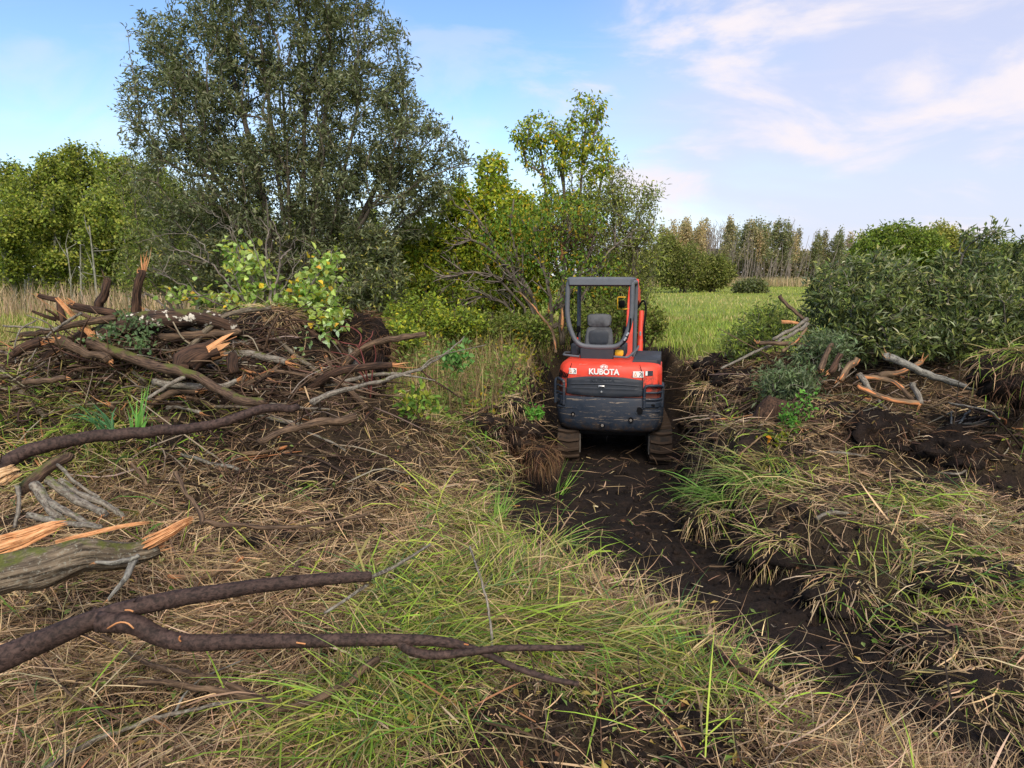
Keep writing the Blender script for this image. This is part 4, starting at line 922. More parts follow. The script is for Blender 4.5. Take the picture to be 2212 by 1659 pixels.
EX = bpy.data.objects.new('excavator', None); COL.objects.link(EX)
EX.location = (1.50, 10.26, -0.265); EX.scale = (0.985, 1.0, 1.07)
YAW_T, YAW_U = math.radians(-7.5), math.radians(-12.5)
EX.rotation_euler = (0, 0, YAW_T)
tag(EX, 'red and dark navy compact excavator parked in the muddy cut', 'excavator')
def ex(mb, name, mat, parent=None, upper=True, smooth=True, bev=0.0):
    me = mb.mesh(name, mat, smooth); o = bpy.data.objects.new(name, me); COL.objects.link(o)
    o.parent = parent or EX
    if upper and parent is None: o.rotation_euler = (0, 0, YAW_U - YAW_T)
    if bev:
        m = o.modifiers.new('bevel', 'BEVEL'); m.width = bev; m.segments = 2; m.limit_method = 'ANGLE'; m.angle_limit = math.radians(40)
    if smooth:
        try: me.set_sharp_from_angle(angle=math.radians(38))
        except Exception: pass
    return o
def box(mb, x0, x1, y0, y1, z0, z1):
    v = [(x, y, z) for z in (z0, z1) for y in (y0, y1) for x in (x0, x1)]
    mb.add(v, [(0, 2, 3, 1), (4, 5, 7, 6), (0, 1, 5, 4), (2, 6, 7, 3), (0, 4, 6, 2), (1, 3, 7, 5)])
def outline(w, rear, front, bulge, rc, inset=0.0, n=26):
    """top view of a body whose rear bulges: counter-clockwise, wide w, corners of radius rc"""
    hw = w / 2 - inset; rear += inset; xs = np.linspace(-1, 1, n); pts = []
    for t in xs:
        x = t * hw; e = max(0.0, (abs(t) * hw - (hw - rc)) / rc)
        y = rear + bulge * (t * t) + rc * (1 - math.sqrt(max(0, 1 - min(1, e) ** 2)))
        pts.append((x, y))
    pts += [(hw, front), (-hw, front)]
    return np.array(pts)
def loft(mb, secs):
    """secs: (z, outline, [z offsets]) all with the same number of points"""
    n = len(secs[0][1]); v = []
    for z, o in secs: v += [(p[0], p[1], z) for p in o]
    m = len(secs); i = np.arange(m - 1)[:, None] * n; j = np.arange(n)[None]; k = (j + 1) % n
    q = np.stack([i + j, i + k, i + n + k, i + n + j], -1).reshape(-1, 4)
    v = np.array(v); top = v[-n:].mean(0); bot = v[:n].mean(0); a = len(v)
    v = np.vstack([v, bot, top]); o = (m - 1) * n
    t = [(a, (x + 1) % n, x) for x in range(n)] + [(a + 1, o + x, o + (x + 1) % n) for x in range(n)]
    mb.add(v, q, t)
HW, REAR, BUL, RC = 1.38, -1.10, 0.085, 0.10
def rear_y(x, w=HW): t = min(1, abs(x) / (w / 2)); e = max(0.0, (abs(x) - (w / 2 - RC)) / RC); return REAR + BUL * t * t + RC * (1 - math.sqrt(max(0, 1 - min(1, e) ** 2)))

# tracks
def stadium(n, half, r, zc):
    P = []; per = 4 * half + 2 * math.pi * r
    for k in range(n):
        s = k / n * per
        if s < 2 * half: P.append((-half + s, zc - r, 0, -1))
        elif s < 2 * half + math.pi * r: a = (s - 2 * half) / r - math.pi / 2; P.append((half + r * math.cos(a), zc + r * math.sin(a), math.cos(a), math.sin(a)))
        elif s < 4 * half + math.pi * r: P.append((half - (s - 2 * half - math.pi * r), zc + r, 0, 1))
        else: a = (s - 4 * half - math.pi * r) / r + math.pi / 2; P.append((-half + r * math.cos(a), zc + r * math.sin(a), math.cos(a), math.sin(a)))
    return np.array(P)
lugme = None
for sx in (-1, 1):
    xc = sx * 0.625; n = 88; S = stadium(n, 0.73, 0.235, 0.275)
    mb = MB(); v = []
    for y, z, ny, nz_ in S:
        for dx, dn in ((-.15, -.03), (.15, -.03), (.15, .0), (-.15, .0)): v.append((xc + dx, y + ny * dn, z + nz_ * dn))
    i = np.arange(n)[:, None] * 4; k = (np.arange(n)[:, None] + 1) % n * 4; j = np.arange(4)[None]; j2 = (j + 1) % 4
    mb.add(v, np.stack([i + j, i + j2, k + j2, k + j], -1).reshape(-1, 4))
    tr = ex(mb, 'track', M['rubber'], upper=False)
    if lugme is None:
        lb = MB(); w = .15
        pr = [(-w, -.02), (-.02, -.045), (.02, -.045), (w, -.02), (w, .018), (.02, -.005), (-.02, -.005), (-w, .018)]
        v = [(x, y, 0.0) for x, y in pr] + [(x * .94, y * .75 - .002, .032) for x, y in pr]
        lb.add(v, [(k, (k + 1) % 8, 8 + (k + 1) % 8, 8 + k) for k in range(8)] + [(8, 9, 14, 15), (9, 10, 13, 14), (10, 11, 12, 13)])
        lugme = lb.mesh('lug', M['rubber'], False)
    L = stadium(40, 0.73, 0.235, 0.275)
    for y, z, ny, nzz in L:
        o = bpy.data.objects.new('lug', lugme); COL.objects.link(o); o.parent = tr
        Zv = Vector((0, ny, nzz)); Xv = Vector((1, 0, 0)); Yv = Zv.cross(Xv)
        o.matrix_local = Matrix((( *(Xv[0], Yv[0], Zv[0]), xc), (*(Xv[1], Yv[1], Zv[1]), y), (*(Xv[2], Yv[2], Zv[2]), z), (0, 0, 0, 1)))
    mb = MB()   # sprocket, idler and rollers
    for yy, zz, r in [(-.73, .275, .20), (.73, .275, .19)] + [(q, .13, .075) for q in (-.4, -.13, .13, .4)]:
        tube(mb, [(xc - .12, yy, zz), (xc + .12, yy, zz)], r, 18)
    ex(mb, 'wheel_set', M['steel'], upper=False)
    mb = MB(); box(mb, xc - .08, xc + .08, -.62, .62, .16, .38); ex(mb, 'track_frame', M['navy'], upper=False, bev=.01)
    mb = MB(); box(mb, xc - sx * .155 - .008, xc - sx * .155 + .008, -.90, -.66, .16, .40); ex(mb, 'sprocket_guard', M['steel'], upper=False, bev=.006)
mb = MB(); box(mb, -.50, .50, -.42, .42, .30, .46); tube(mb, [(0, 0, .44), (0, 0, .56)], .36, 24); ex(mb, 'undercarriage', M['navy'], upper=False, bev=.01)
mb = MB(); box(mb, -.77, .77, 1.30, 1.36, .03, .36); box(mb, -.30, -.22, .4, 1.3, .22, .30); box(mb, .22, .30, .4, 1.3, .22, .30); ex(mb, 'dozer_blade', M['navy'], upper=False, bev=.01)
# counterweight
mb = MB(); CWW = 1.45
O = lambda ins, w=CWW, rear=REAR - .03: outline(w, rear, .45, .10, .13, ins)
loft(mb, [(.46, O(.13)), (.475, O(.075)), (.52, O(.03)), (.60, O(.008)), (.70, O(.0)), (.87, O(.0)), (.905, O(.012)), (.92, O(.045))])
cw = ex(mb, 'counterweight', M['navy'])
for x, z, r in [(.41, .755, .052), (.305, .645, .036), (-.47, .685, .028), (-.07, .565, .040)]:
    y = REAR - .03 + .10 * (x / .72) ** 2 + (.02 if z < .6 else 0.0)
    mb = MB(); tube(mb, [(x, y - .012, z), (x, y + .03, z)], r, 20, cap0=False, cap1=True); ex(mb, 'hole_rim', M['navy'], cw)
    mb = MB(); tube(mb, [(x, y - .004, z), (x, y + .05, z)], r * .88, 20); ex(mb, 'bolt_hole', M['black_and_shadow'], cw)  # shadow inside the hole painted as a plain black disc
    if r < .05: mb = MB(); tube(mb, [(x, y - .010, z - .004), (x, y + .03, z - .004)], r * .5, 6); ex(mb, 'bolt', M['steel'], cw)
mb = MB()   # the bent seam along the middle
for k in range(24):
    pass
xs = np.linspace(-.69, .68, 30); seam = []
tube(mb, [(x, rear_y(x, CWW) - .03 + .012, .735 - .018 * math.cos(x * 4) + (.02 if x < -.4 else 0)) for x in xs], .012, 6); ex(mb, 'seam', M['navy'], cw)
# engine cover
mb = MB(); E = lambda ins: outline(HW, REAR, -.30, BUL, RC, ins)
loft(mb, [(.885, E(.03)), (.90, E(.004)), (1.0, E(0)), (1.20, E(.004)), (1.27, E(.016)), (1.305, E(.04)), (1.325, E(.085)), (1.335, E(.15))])
cov = ex(mb, 'engine_cover', M['red'])
mb = MB(); tube(mb, [(.40, rear_y(.4) - .001, 1.32), (.44, rear_y(.44) - .002, 1.22), (.45, rear_y(.45) - .002, .92)], .0045, 5); ex(mb, 'panel_gap', M['black_and_shadow'], cov)
mb = MB(); tube(mb, [(-.50, rear_y(-.5) - .001, 1.32), (-.555, rear_y(-.555) - .002, 1.16), (-.575, rear_y(-.575) - .002, .92)], .0045, 5); ex(mb, 'panel_gap', M['black_and_shadow'], cov)
# right hand box with the dark lid
mb = MB(); Q = np.array([(.30, -.92), (.62, -.86), (.665, -.78), (.665, .20), (.30, .20)])
def shr(q, k): c = q.mean(0); return c + (q - c) * k
loft(mb, [(1.20, Q), (1.335, Q), (1.362, shr(Q, .985)), (1.375, shr(Q, .93))]); ex(mb, 'tank_lid', M['charcoal'])
mb = MB(); box(mb, .24, .675, -.45, .62, .86, 1.19); ex(mb, 'side_panel', M['red'], bev=.02)
mb = MB(); box(mb, -.675, -.30, -.45, .10, .86, 1.10); ex(mb, 'side_panel', M['red'], bev=.02)
mb = MB(); box(mb, -.66, .60, -.35, .72, .55, .88); ex(mb, 'deck', M['navy'], bev=.02)
# vent slots on the left corner: proud bars, slot shadow put into their black
for k in range(6):
    x = -.672 + k * .021; z0, z1 = 1.135 - k * .0, 1.225 - k * .008
    mb = MB(); tube(mb, [(x - .012, rear_y(x - .012) - .004, z0), (x + .014, rear_y(x + .014) - .004, z1)], .0085, 6); ex(mb, 'vent_slot', M['black_and_shadow'], cov)
# lower grille panel
def patch(mb, x0, x1, zlo, zhi, off, nx=26, nzv=7, thick=.03, w=HW, round_=1.0, prof=None):
    v = []
    for i in range(nx):
        u = i / (nx - 1); x = x0 + (x1 - x0) * u; a, b = zlo(u), zhi(u)
        for j in range(nzv):
            t = j / (nzv - 1); e = min(1, min(u, 1 - u) * 14, min(t, 1 - t) * 5 + .25)
            d = off * (e ** .5) + (prof(u, t) if prof else 0); v.append((x, rear_y(x, w) - d, a + (b - a) * t))
    q = [(i * nzv + j, (i + 1) * nzv + j, (i + 1) * nzv + j + 1, i * nzv + j + 1) for i in range(nx - 1) for j in range(nzv - 1)]
    m = len(v); v += [(p[0], p[1] + thick, p[2]) for p in v[:]]
    ring = [j for j in range(nzv)] + [i * nzv + nzv - 1 for i in range(1, nx)] + [(nx - 1) * nzv + j for j in range(nzv - 2, -1, -1)] + [i * nzv for i in range(nx - 2, 0, -1)]
    q += [(ring[k], ring[(k + 1) % len(ring)], m + ring[(k + 1) % len(ring)], m + ring[k]) for k in range(len(ring))]
    mb.add(v, q)
mb = MB(); patch(mb, -.565, .455, lambda u: .925 + .018 * (2 * u - 1) ** 2, lambda u: 1.172 - .045 * (2 * u - 1) ** 2 - .0 * u, .028, nzv=25,
                 prof=lambda u, t: .012 * (.35 < t < .42) * (.06 < u < .94) + .008 * (t < .36) + .010 * (.60 < t < .66) * (.04 < u < .96) - .006 * (.8 < t < .9) * (.25 < u < .75))
gp = ex(mb, 'grille_panel', M['charcoal'])
mb = MB(); box(mb, -.135, -.045, REAR - .048, REAR - .02, 1.035, 1.064); ex(mb, 'latch_plate', M['chrome'], gp, bev=.008)
mb = MB(); box(mb, -.125, -.055, REAR - .051, REAR - .02, 1.041, 1.054); ex(mb, 'latch_lever', M['charcoal'], gp, bev=.004)
mb = MB(); tube(mb, [(-.088, REAR - .046, .985), (-.088, REAR - .01, .985)], .012, 12); ex(mb, 'key_lock', M['chrome'], gp)
mb = MB(); patch(mb, -.14, -.04, lambda u: .96, lambda u: 1.012 - .01 * (2 * u - 1) ** 2, .038, 10, 7); ex(mb, 'latch_boss', M['charcoal'], gp)
# corner guards: a loop of tube with two bars over a solid foot
for sx, x0, x1, zt in ((-1, -.735, -.60, 1.115), (1, .475, .70, 1.07)):
    f = lambda x: rear_y(max(-.688, min(.688, x))) - .045 + (.03 if abs(x) > .68 else 0)
    mb = MB(); zf = .80
    P = [(x0, f(x0), zf), (x0, f(x0), zt - .05), (x0 + .03, f(x0 + .03), zt - .005), ((x0 + x1) / 2, f((x0 + x1) / 2), zt), (x1 - .03, f(x1 - .03), zt - .008), (x1, f(x1), zt - .05), (x1, f(x1), zf)]
    tube(mb, catmull(P, 40), .020, 10); g = ex(mb, 'corner_guard', M['navy'])
    for z in (zt - .085, zt - .17):
        mb = MB(); tube(mb, [(x, f(x), z) for x in np.linspace(x0, x1, 6)], .013, 8); ex(mb, 'guard_bar', M['navy'], g)
    mb = MB(); xs = np.linspace(x0, x1, 6); v = []
    for x in xs: v += [(x, f(x) - .012, .80), (x, f(x) - .012, zt - .20), (x, f(x) + .04, zt - .20), (x, f(x) + .04, .80)]
    mb.add(v, [(i * 4 + j, i * 4 + 4 + j, i * 4 + 4 + (j + 1) % 4, i * 4 + (j + 1) % 4) for i in range(5) for j in range(4)] + [(0, 1, 2, 3), (23, 22, 21, 20)])
    ex(mb, 'guard_foot', M['navy'], g, bev=.012)
    mb = MB(); tube(mb, [((x0 + x1) / 2 - .02, f((x0 + x1) / 2) - .016, .835), ((x0 + x1) / 2 + .025, f((x0 + x1) / 2) - .016, .835)], .013, 8); ex(mb, 'bolt_hole', M['black_and_shadow'], g)  # black peg for a hole, its inner shadow in the colour
# lettering and decals
def text(body, size, x, z, off, mat, parent, bold=.0, sx=1.0, y=None):
    cu = bpy.data.curves.new('lettering', 'FONT'); cu.body = body; cu.size = size; cu.extrude = .002; cu.offset = bold; cu.align_x = 'CENTER'; cu.align_y = 'CENTER'
    cu.resolution_u = 6; t = bpy.data.objects.new('tmp', cu); COL.objects.link(t); bpy.context.view_layer.update()
    me = bpy.data.meshes.new_from_object(t.evaluated_get(bpy.context.evaluated_depsgraph_get())); bpy.data.objects.remove(t); me.materials.clear(); me.materials.append(mat)
    o = bpy.data.objects.new('lettering', me); COL.objects.link(o); o.parent = parent
    o.location = (x, (rear_y(x) if y is None else y) - off, z); o.rotation_euler = (math.pi / 2, 0, 0); o.scale = (sx, 1, 1); return o
text('KUBOTA', .098, -.065, 1.225, .004, M['white_mark'], cov, .0034, 1.02)
text('KUBOTA', .070, -.075, 1.125, .029, M['charcoal'], gp, .0015, 1.15, REAR)
def ellipse(mb, x, y, z, a, b, n=24, a2=0, b2=0):
    t = np.arange(n) / n * 2 * math.pi; o = np.stack([x + a * np.cos(t), np.full(n, y), z + b * np.sin(t)], 1)
    if a2: i = np.stack([x + a2 * np.cos(t), np.full(n, y), z + b2 * np.sin(t)], 1); mb.add(np.vstack([o, i]), [(k, (k + 1) % n, n + (k + 1) % n, n + k) for k in range(n)])
    else: mb.add(np.vstack([o, [[x, y, z]]]), None, [(n, k, (k + 1) % n) for k in range(n)])
lx, lz = -.065, 1.288; ly = REAR + .006
mb = MB(); ellipse(mb, lx, ly, lz, .052, .027); em = ex(mb, 'emblem', M['white_mark'], cov)
mb = MB(); ellipse(mb, lx, ly - .003, lz, .045, .022, a2=.039, b2=.018); ex(mb, 'emblem_ring', M['red'], em)
mb = MB(); mb.add([(lx + a, ly - .0045, lz + b) for a, b in [(-.022, -.014), (-.012, -.014), (.014, .015), (.004, .015), (-.004, -.003), (.022, -.014), (.011, -.014), (.0, .002)]], [(0, 1, 2, 3), (4, 7, 5, 6)]); ex(mb, 'emblem_stroke', M['red'], em)
def decal(x, z, w, h, off=.004):
    mb = MB(); y = rear_y(x) - off; d = (rear_y(x + w / 2) - rear_y(x - w / 2)) / 2
    mb.add([(x - w / 2, y - d, z - h / 2), (x + w / 2, y + d, z - h / 2), (x + w / 2, y + d, z + h / 2), (x - w / 2, y - d, z + h / 2)], [(0, 1, 2, 3)])
    o = ex(mb, 'warning_decal', M['white_mark'], cov, smooth=False)
    P = lambda a, b: (x + a * w, y + 2 * d * a - .0025, z + b * h)
    mb = MB(); mb.add([P(-.44, -.34), P(-.10, -.34), P(-.27, .36)], None, [(0, 1, 2)]); ex(mb, 'warning_triangle', M['orange_mark'], o, smooth=False)
    mb = MB(); mb.add([(p[0], p[1] - .002, p[2]) for p in (P(-.36, -.24), P(-.18, -.24), P(-.27, .14))], None, [(0, 1, 2)]); ex(mb, 'triangle_field', M['white_mark'], o, smooth=False)
    mb = MB(); mb.add([P(.08, -.38), P(.16, -.38), P(.30, .0), P(.22, .05), P(.10, .36), P(.18, .40), P(.42, .10), P(.36, .02), P(.30, -.36), P(.38, -.36), P(.40, -.02), P(.32, .06)], [(0, 1, 2, 3), (4, 5, 6, 7), (8, 9, 10, 11)]); ex(mb, 'pictogram', M['black_mark'], o, smooth=False)
decal(-.485, 1.222, .105, .072); decal(.385, 1.205, .135, .075)
mb = MB(); y = rear_y(.53) - .006; d = .012
mb.add([(.475, y - d, 1.190), (.575, y + d, 1.190), (.575, y + d, 1.250), (.475, y - d, 1.250)], [(0, 1, 2, 3)]); o = ex(mb, 'spec_decal', M['charcoal'], cov, smooth=False)
mb = MB(); mb.add([(.478, y - d - .003, 1.193), (.505, y - d * .4 - .003, 1.193), (.505, y - d * .4 - .003, 1.247), (.478, y - d - .003, 1.247)], [(0, 1, 2, 3)]); ex(mb, 'decal_field', M['white_mark'], o, smooth=False)
# roll-over frame: rear hoop, roof edge, front posts
FXL, FXR, FY = -.625, .255, -.62
def arc_path(pts, r, n=8):
    out = [np.array(pts[0], float)]
    for i in range(1, len(pts) - 1):
        p = np.array(pts[i], float); a = norm(np.array(pts[i - 1]) - p); b = norm(np.array(pts[i + 1]) - p); rr = r[i - 1]
        s, e = p + a * rr, p + b * rr
        for k in range(n + 1): t = k / n; out.append((1 - t) ** 2 * s + 2 * t * (1 - t) * p + t * t * e)
    out.append(np.array(pts[-1], float)); return np.array(out)
mb = MB(); TOP = 2.335
hoop = arc_path([(-.18, FY, TOP), (FXL, FY, TOP), (FXL - .01, FY, 1.80), (FXL + .14, FY, 1.50), (-.18, FY, 1.475), (FXR - .13, FY, 1.50), (FXR + .0, FY, 1.80), (FXR, FY, TOP), (-.18, FY, TOP)], [.09, .18, .12, .2, .12, .18, .09])
tube(mb, hoop, .034, 12); rf = ex(mb, 'rear_hoop', M['frame'])
mb = MB(); loft(mb, [(2.255, outline(FXR - FXL - .02, FY - .045, FY + .04, .0, .03, .02)), (2.275, outline(FXR - FXL + .01, FY - .055, FY + .04, 0, .03, 0)), (2.345, outline(FXR - FXL + .03, FY - .05, FY + .04, 0, .03, 0)), (2.372, outline(FXR - FXL, FY - .03, FY + .04, 0, .03, .01))])
for k in range(len(mb.v)): mb.v[k] = mb.v[k] + np.float32([(FXL + FXR) / 2, 0, 0])
ex(mb, 'roof_edge', M['frame'])
mb = MB(); loft(mb, [(2.325, outline(FXR - FXL + .01, FY + .042, .50, 0, .03)), (2.35, outline(FXR - FXL + .01, FY + .042, .50, 0, .03)), (2.362, outline(FXR - FXL - .03, FY + .05, .48, 0, .03))])
for k in range(len(mb.v)): mb.v[k] = mb.v[k] + np.float32([(FXL + FXR) / 2, 0, 0])
ex(mb, 'canopy_roof', M['frame'])
for x in (FXL + .02, FXR - .0):
    mb = MB(); tube(mb, arc_path([(x, FY, 2.30), (x, .48, 2.30), (x, .46, .95)], [.08]), .032, 10); ex(mb, 'front_post', M['frame'])
mb = MB(); box(mb, -.44, .02, FY - .02, FY + .06, 1.28, 1.475); ex(mb, 'frame_foot', M['charcoal'], bev=.012)
mb = MB(); tube(mb, [(FXR - .01, FY - .036, 1.86), (FXR - .015, FY - .034, 1.72), (FXR - .06, FY - .03, 1.58), (FXR - .14, FY - .03, 1.50)], .012, 8); hs = ex(mb, 'hose', M['black_and_shadow'])
for p in [(FXR - .045, FY - .05, 1.66), (FXR - .075, FY - .05, 1.60)]:
    mb = MB(); tube(mb, [(p[0] - .015, p[1], p[2] - .02), (p[0] + .015, p[1], p[2] + .02)], .017, 8); ex(mb, 'hose_clip', M['chrome'], hs)
# seat
def cushion(mb, x0, x1, y0, y1, z0, z1, r, taper=0.0):
    n = 20; t = np.linspace(0, 2 * math.pi, n, endpoint=False); pw = 0.45
    cxx, czz = (x0 + x1) / 2, (z0 + z1) / 2
    sup = lambda a, h: np.sign(a) * np.abs(a) ** pw * h
    def ring(y, k): X = sup(np.cos(t), (x1 - x0) / 2 * k); Z = sup(np.sin(t), (z1 - z0) / 2 * k); return np.stack([cxx + X * (1 - taper * Z / (z1 - z0)), np.full(n, y), czz + Z], 1)
    R = [ring(y0, .55), ring(y0 + r * .3, .90), ring(y0 + r, 1), ring(y1 - r, 1), ring(y1 - r * .3, .9), ring(y1, .55)]
    v = np.vstack(R); q = [(i * n + j, i * n + (j + 1) % n, i * n + n + (j + 1) % n, i * n + n + j) for i in range(5) for j in range(n)]
    a = len(v); v = np.vstack([v, [[cxx, y0 - .004, czz]], [[cxx, y1, czz]]])
    mb.add(v, q, [(a, (j + 1) % n, j) for j in range(n)] + [(a + 1, 5 * n + j, 5 * n + (j + 1) % n) for j in range(n)])
SX = -.205
mb = MB(); cushion(mb, SX - .195, SX + .195, -.46, -.34, 1.45, 1.745, .035, .18); st = ex(mb, 'seat_back', M['seat'])
mb = MB(); cushion(mb, SX - .17, SX + .17, -.47, -.36, 1.725, 1.90, .035, -.04); ex(mb, 'headrest', M['seat'], st)
mb = MB(); cushion(mb, SX - .14, SX + .14, -.470, -.440, 1.50, 1.69, .01); ex(mb, 'back_panel', M['charcoal'], st)
mb = MB(); tube(mb, [(SX, -.472, 1.575), (SX, -.46, 1.575)], .028, 12); ex(mb, 'knob', M['charcoal'], st)
mb = MB(); box(mb, SX - .22, SX + .22, -.40, .10, 1.28, 1.46); ex(mb, 'seat_base', M['charcoal'], bev=.03)
# consoles, levers, rails
for x, nm in ((-.555, 'left'), (.12, 'right')):
    mb = MB(); box(mb, x - .055, x + .055, -.40, .05, 1.34, 1.50); c = ex(mb, 'console', M['charcoal'], bev=.025)
    mb = MB(); tube(mb, [(x, -.10, 1.48), (x + .01, -.11, 1.60), (x + .02, -.13, 1.66)], [.016, .013, .016], 8); ex(mb, 'lever', M['black_and_shadow'], c)
    mb = MB(); cushion(mb, x - .01, x + .05, -.16, -.10, 1.63, 1.72, .02); ex(mb, 'grip', M['black_and_shadow'], c)
mb = MB(); tube(mb, arc_path([(-.45, -.66, 1.36), (-.68, -.62, 1.375), (-.70, -.3, 1.375), (-.55, -.2, 1.36)], [.03, .05]), .015, 8); ex(mb, 'hand_rail', M['frame'])
mb = MB(); tube(mb, arc_path([(.03, -.66, 1.37), (.22, -.70, 1.365), (.33, -.40, 1.44), (.33, .1, 1.44)], [.05, .08]), .015, 8); ex(mb, 'hand_rail', M['frame'])
mb = MB(); cushion(mb, .03, .15, -.55, -.43, 1.36, 1.44, .04); ex(mb, 'filler_cap', M['yellow'])
mb = MB(); tube(mb, [(-.50, -.45, 1.50), (-.505, -.46, 1.59)], [.012, .010], 8); ex(mb, 'red_lever', M['red'])
# boom, arm and bucket in front
BX = .15
def beam(mb, path, w, hs):
    P = np.array(path, float); T = np.gradient(P, axis=0); v = []
    for p, t, h in zip(P, T, hs):
        t = t / np.linalg.norm(t); nn = np.array([-t[1], t[0]])
        for dx, s in ((-w / 2, -1), (w / 2, -1), (w / 2, 1), (-w / 2, 1)): v.append((BX + dx, p[0] + nn[0] * s * h / 2, p[1] + nn[1] * s * h / 2))
    m = len(P); mb.add(v, [(i * 4 + j, i * 4 + (j + 1) % 4, i * 4 + 4 + (j + 1) % 4, i * 4 + 4 + j) for i in range(m - 1) for j in range(4)] + [(3, 2, 1, 0), (m * 4 - 4, m * 4 - 3, m * 4 - 2, m * 4 - 1)])
mb = MB(); beam(mb, [(.85, .78), (1.15, 1.30), (1.45, 1.75), (1.70, 2.02), (2.05, 2.14), (2.6, 2.08), (3.1, 1.90)], .15, [.16, .24, .30, .32, .30, .24, .16]); bm = ex(mb, 'boom', M['red'], bev=.012)
mb = MB(); tube(mb, [(BX + .035, 1.35, 1.88), (BX + .035, 1.72, 2.18), (BX + .035, 2.3, 2.30)], [.038, .038, .038], 10); ex(mb, 'arm_cylinder', M['red'], bm)
mb = MB(); box(mb, BX - .02, BX + .02, 1.50, 1.75, 2.05, 2.20); box(mb, BX + .05, BX + .09, 1.50, 1.75, 2.05, 2.20); ex(mb, 'cylinder_lug', M['red'], bm, bev=.01)
mb = MB(); tube(mb, [(BX + .17, .92, .95), (BX + .17, 1.05, 1.45), (BX + .17, 1.22, 1.86)], [.045, .045, .045], 10); ex(mb, 'boom_pipe', M['red'], bm)
mb = MB(); tube(mb, catmull([(BX + .10, 1.25, 1.90), (BX + .19, 1.20, 2.02), (BX + .24, 1.15, 1.90), (BX + .22, 1.05, 1.60), (BX + .24, 1.0, 1.30)], 20), .016, 8); ex(mb, 'hydraulic_hose', M['black_and_shadow'], bm)
mb = MB(); tube(mb, catmull([(BX + .09, 1.10, 1.40), (BX + .13, 1.02, 1.20), (BX + .13, .95, 1.0)], 12), .014, 8); ex(mb, 'hydraulic_hose', M['black_and_shadow'], bm)
for x, y, z in [(.085, 1.02, 1.62), (.17, 1.02, 1.55), (.10, .88, 1.20), (.17, .86, 1.12), (.06, .84, 1.26)]:
    mb = MB(); tube(mb, [(BX + x, y - .07, z - .03), (BX + x, y - .07, z + .03)], .016, 8); ex(mb, 'hose_fitting', M['chrome'], bm)
mb = MB(); beam(mb, [(3.05, 2.12), (3.2, 1.7), (3.25, 1.2), (3.2, .62)], .13, [.20, .22, .17, .12]); ex(mb, 'arm', M['red'], bev=.01)
mb = MB(); loft(mb, [(.05, shr(np.array([(BX - .25, 2.75), (BX + .25, 2.75), (BX + .25, 3.2), (BX - .25, 3.2)]), .9)), (.35, np.array([(BX - .26, 2.7), (BX + .26, 2.7), (BX + .26, 3.25), (BX - .26, 3.25)])), (.62, np.array([(BX - .26, 2.95), (BX + .26, 2.95), (BX + .26, 3.28), (BX - .26, 3.28)]))]); ex(mb, 'bucket', M['steel'])
mb = MB(); box(mb, BX - .16, BX + .16, .62, .95, .55, .95); ex(mb, 'swing_bracket', M['red'], bev=.03)
# work light on the boom, seen through the frame
mb = MB(); cushion(mb, -.035, .065, .92, 1.04, 1.92, 2.03, .04); wl = ex(mb, 'work_light', M['black_and_shadow'])
mb = MB(); tube(mb, arc_path([(-.055, 1.0, 1.96), (-.055, 1.0, 2.075), (.075, 1.0, 2.075)], [.02]), .008, 6); ex(mb, 'light_guard', M['yellow'], wl)
mb = MB(); tube(mb, arc_path([(-.055, 1.0, 1.96), (-.055, 1.0, 1.90), (.075, 1.0, 1.90), (.10, 1.2, 1.9)], [.02, .02]), .008, 6); ex(mb, 'light_bracket', M['yellow'], wl)
# ------------------------------------------------------------------ broken wood: logs, limbs, sticks
WR = np.random.default_rng(77)
def spot(u, v, Y=None, lift=0.0, ymax=None, off=0.0):
    if Y is None:
        p = hit(u, v, off)
        if ymax and p[1] > ymax: p = at(u, v, ymax)
    else: p = at(u, v, Y)
    return p + np.array([0, 0, lift])
def splinters(mb, p, d, r, n=9, length=None, rng=WR):
    d = norm(np.asarray(d, float)); length = length or r * 2.2
    u = norm(np.cross(d, [0.3, 0.2, 0.93])); w = np.cross(d, u)
    for k in range(n):
        a = rng.uniform(0, 6.28); q = math.sqrt(rng.random()) * .85; o = (math.cos(a) * u + math.sin(a) * w) * r * q
        L = length * (.15 + 1.3 * rng.random() ** 2.2) * (.6 + .5 * math.cos(a)); b = p + o - d * r * .8; e = p + o * 1.05 + d * L + rng.normal(0, .16, 3) * L
        wd = r * rng.uniform(.2, .6); s1 = (math.cos(a) * w - math.sin(a) * u); s2 = np.cross(d, s1)
        P = np.array([b, b + (e - b) * .6 + rng.normal(0, .04, 3) * L, e]); v = []; bb = []; s = 0
        for i, (pt, k2) in enumerate(zip(P, (1, .8, .06))):
            for cx, cy in ((-1, -.4), (1, -.4), (.8, .4), (-.8, .4)): v.append(pt + s1 * wd * k2 * cx * .5 + s2 * wd * k2 * cy * .5); bb.append((cx * wd + k, cy * wd, i * L * .5))
        mb.add(v, [(i * 4 + j, i * 4 + (j + 1) % 4, i * 4 + 4 + (j + 1) % 4, i * 4 + 4 + j) for i in range(2) for j in range(4)] + [(3, 2, 1, 0), (8, 9, 10, 11)], None, (.5, .5, .5), bb)
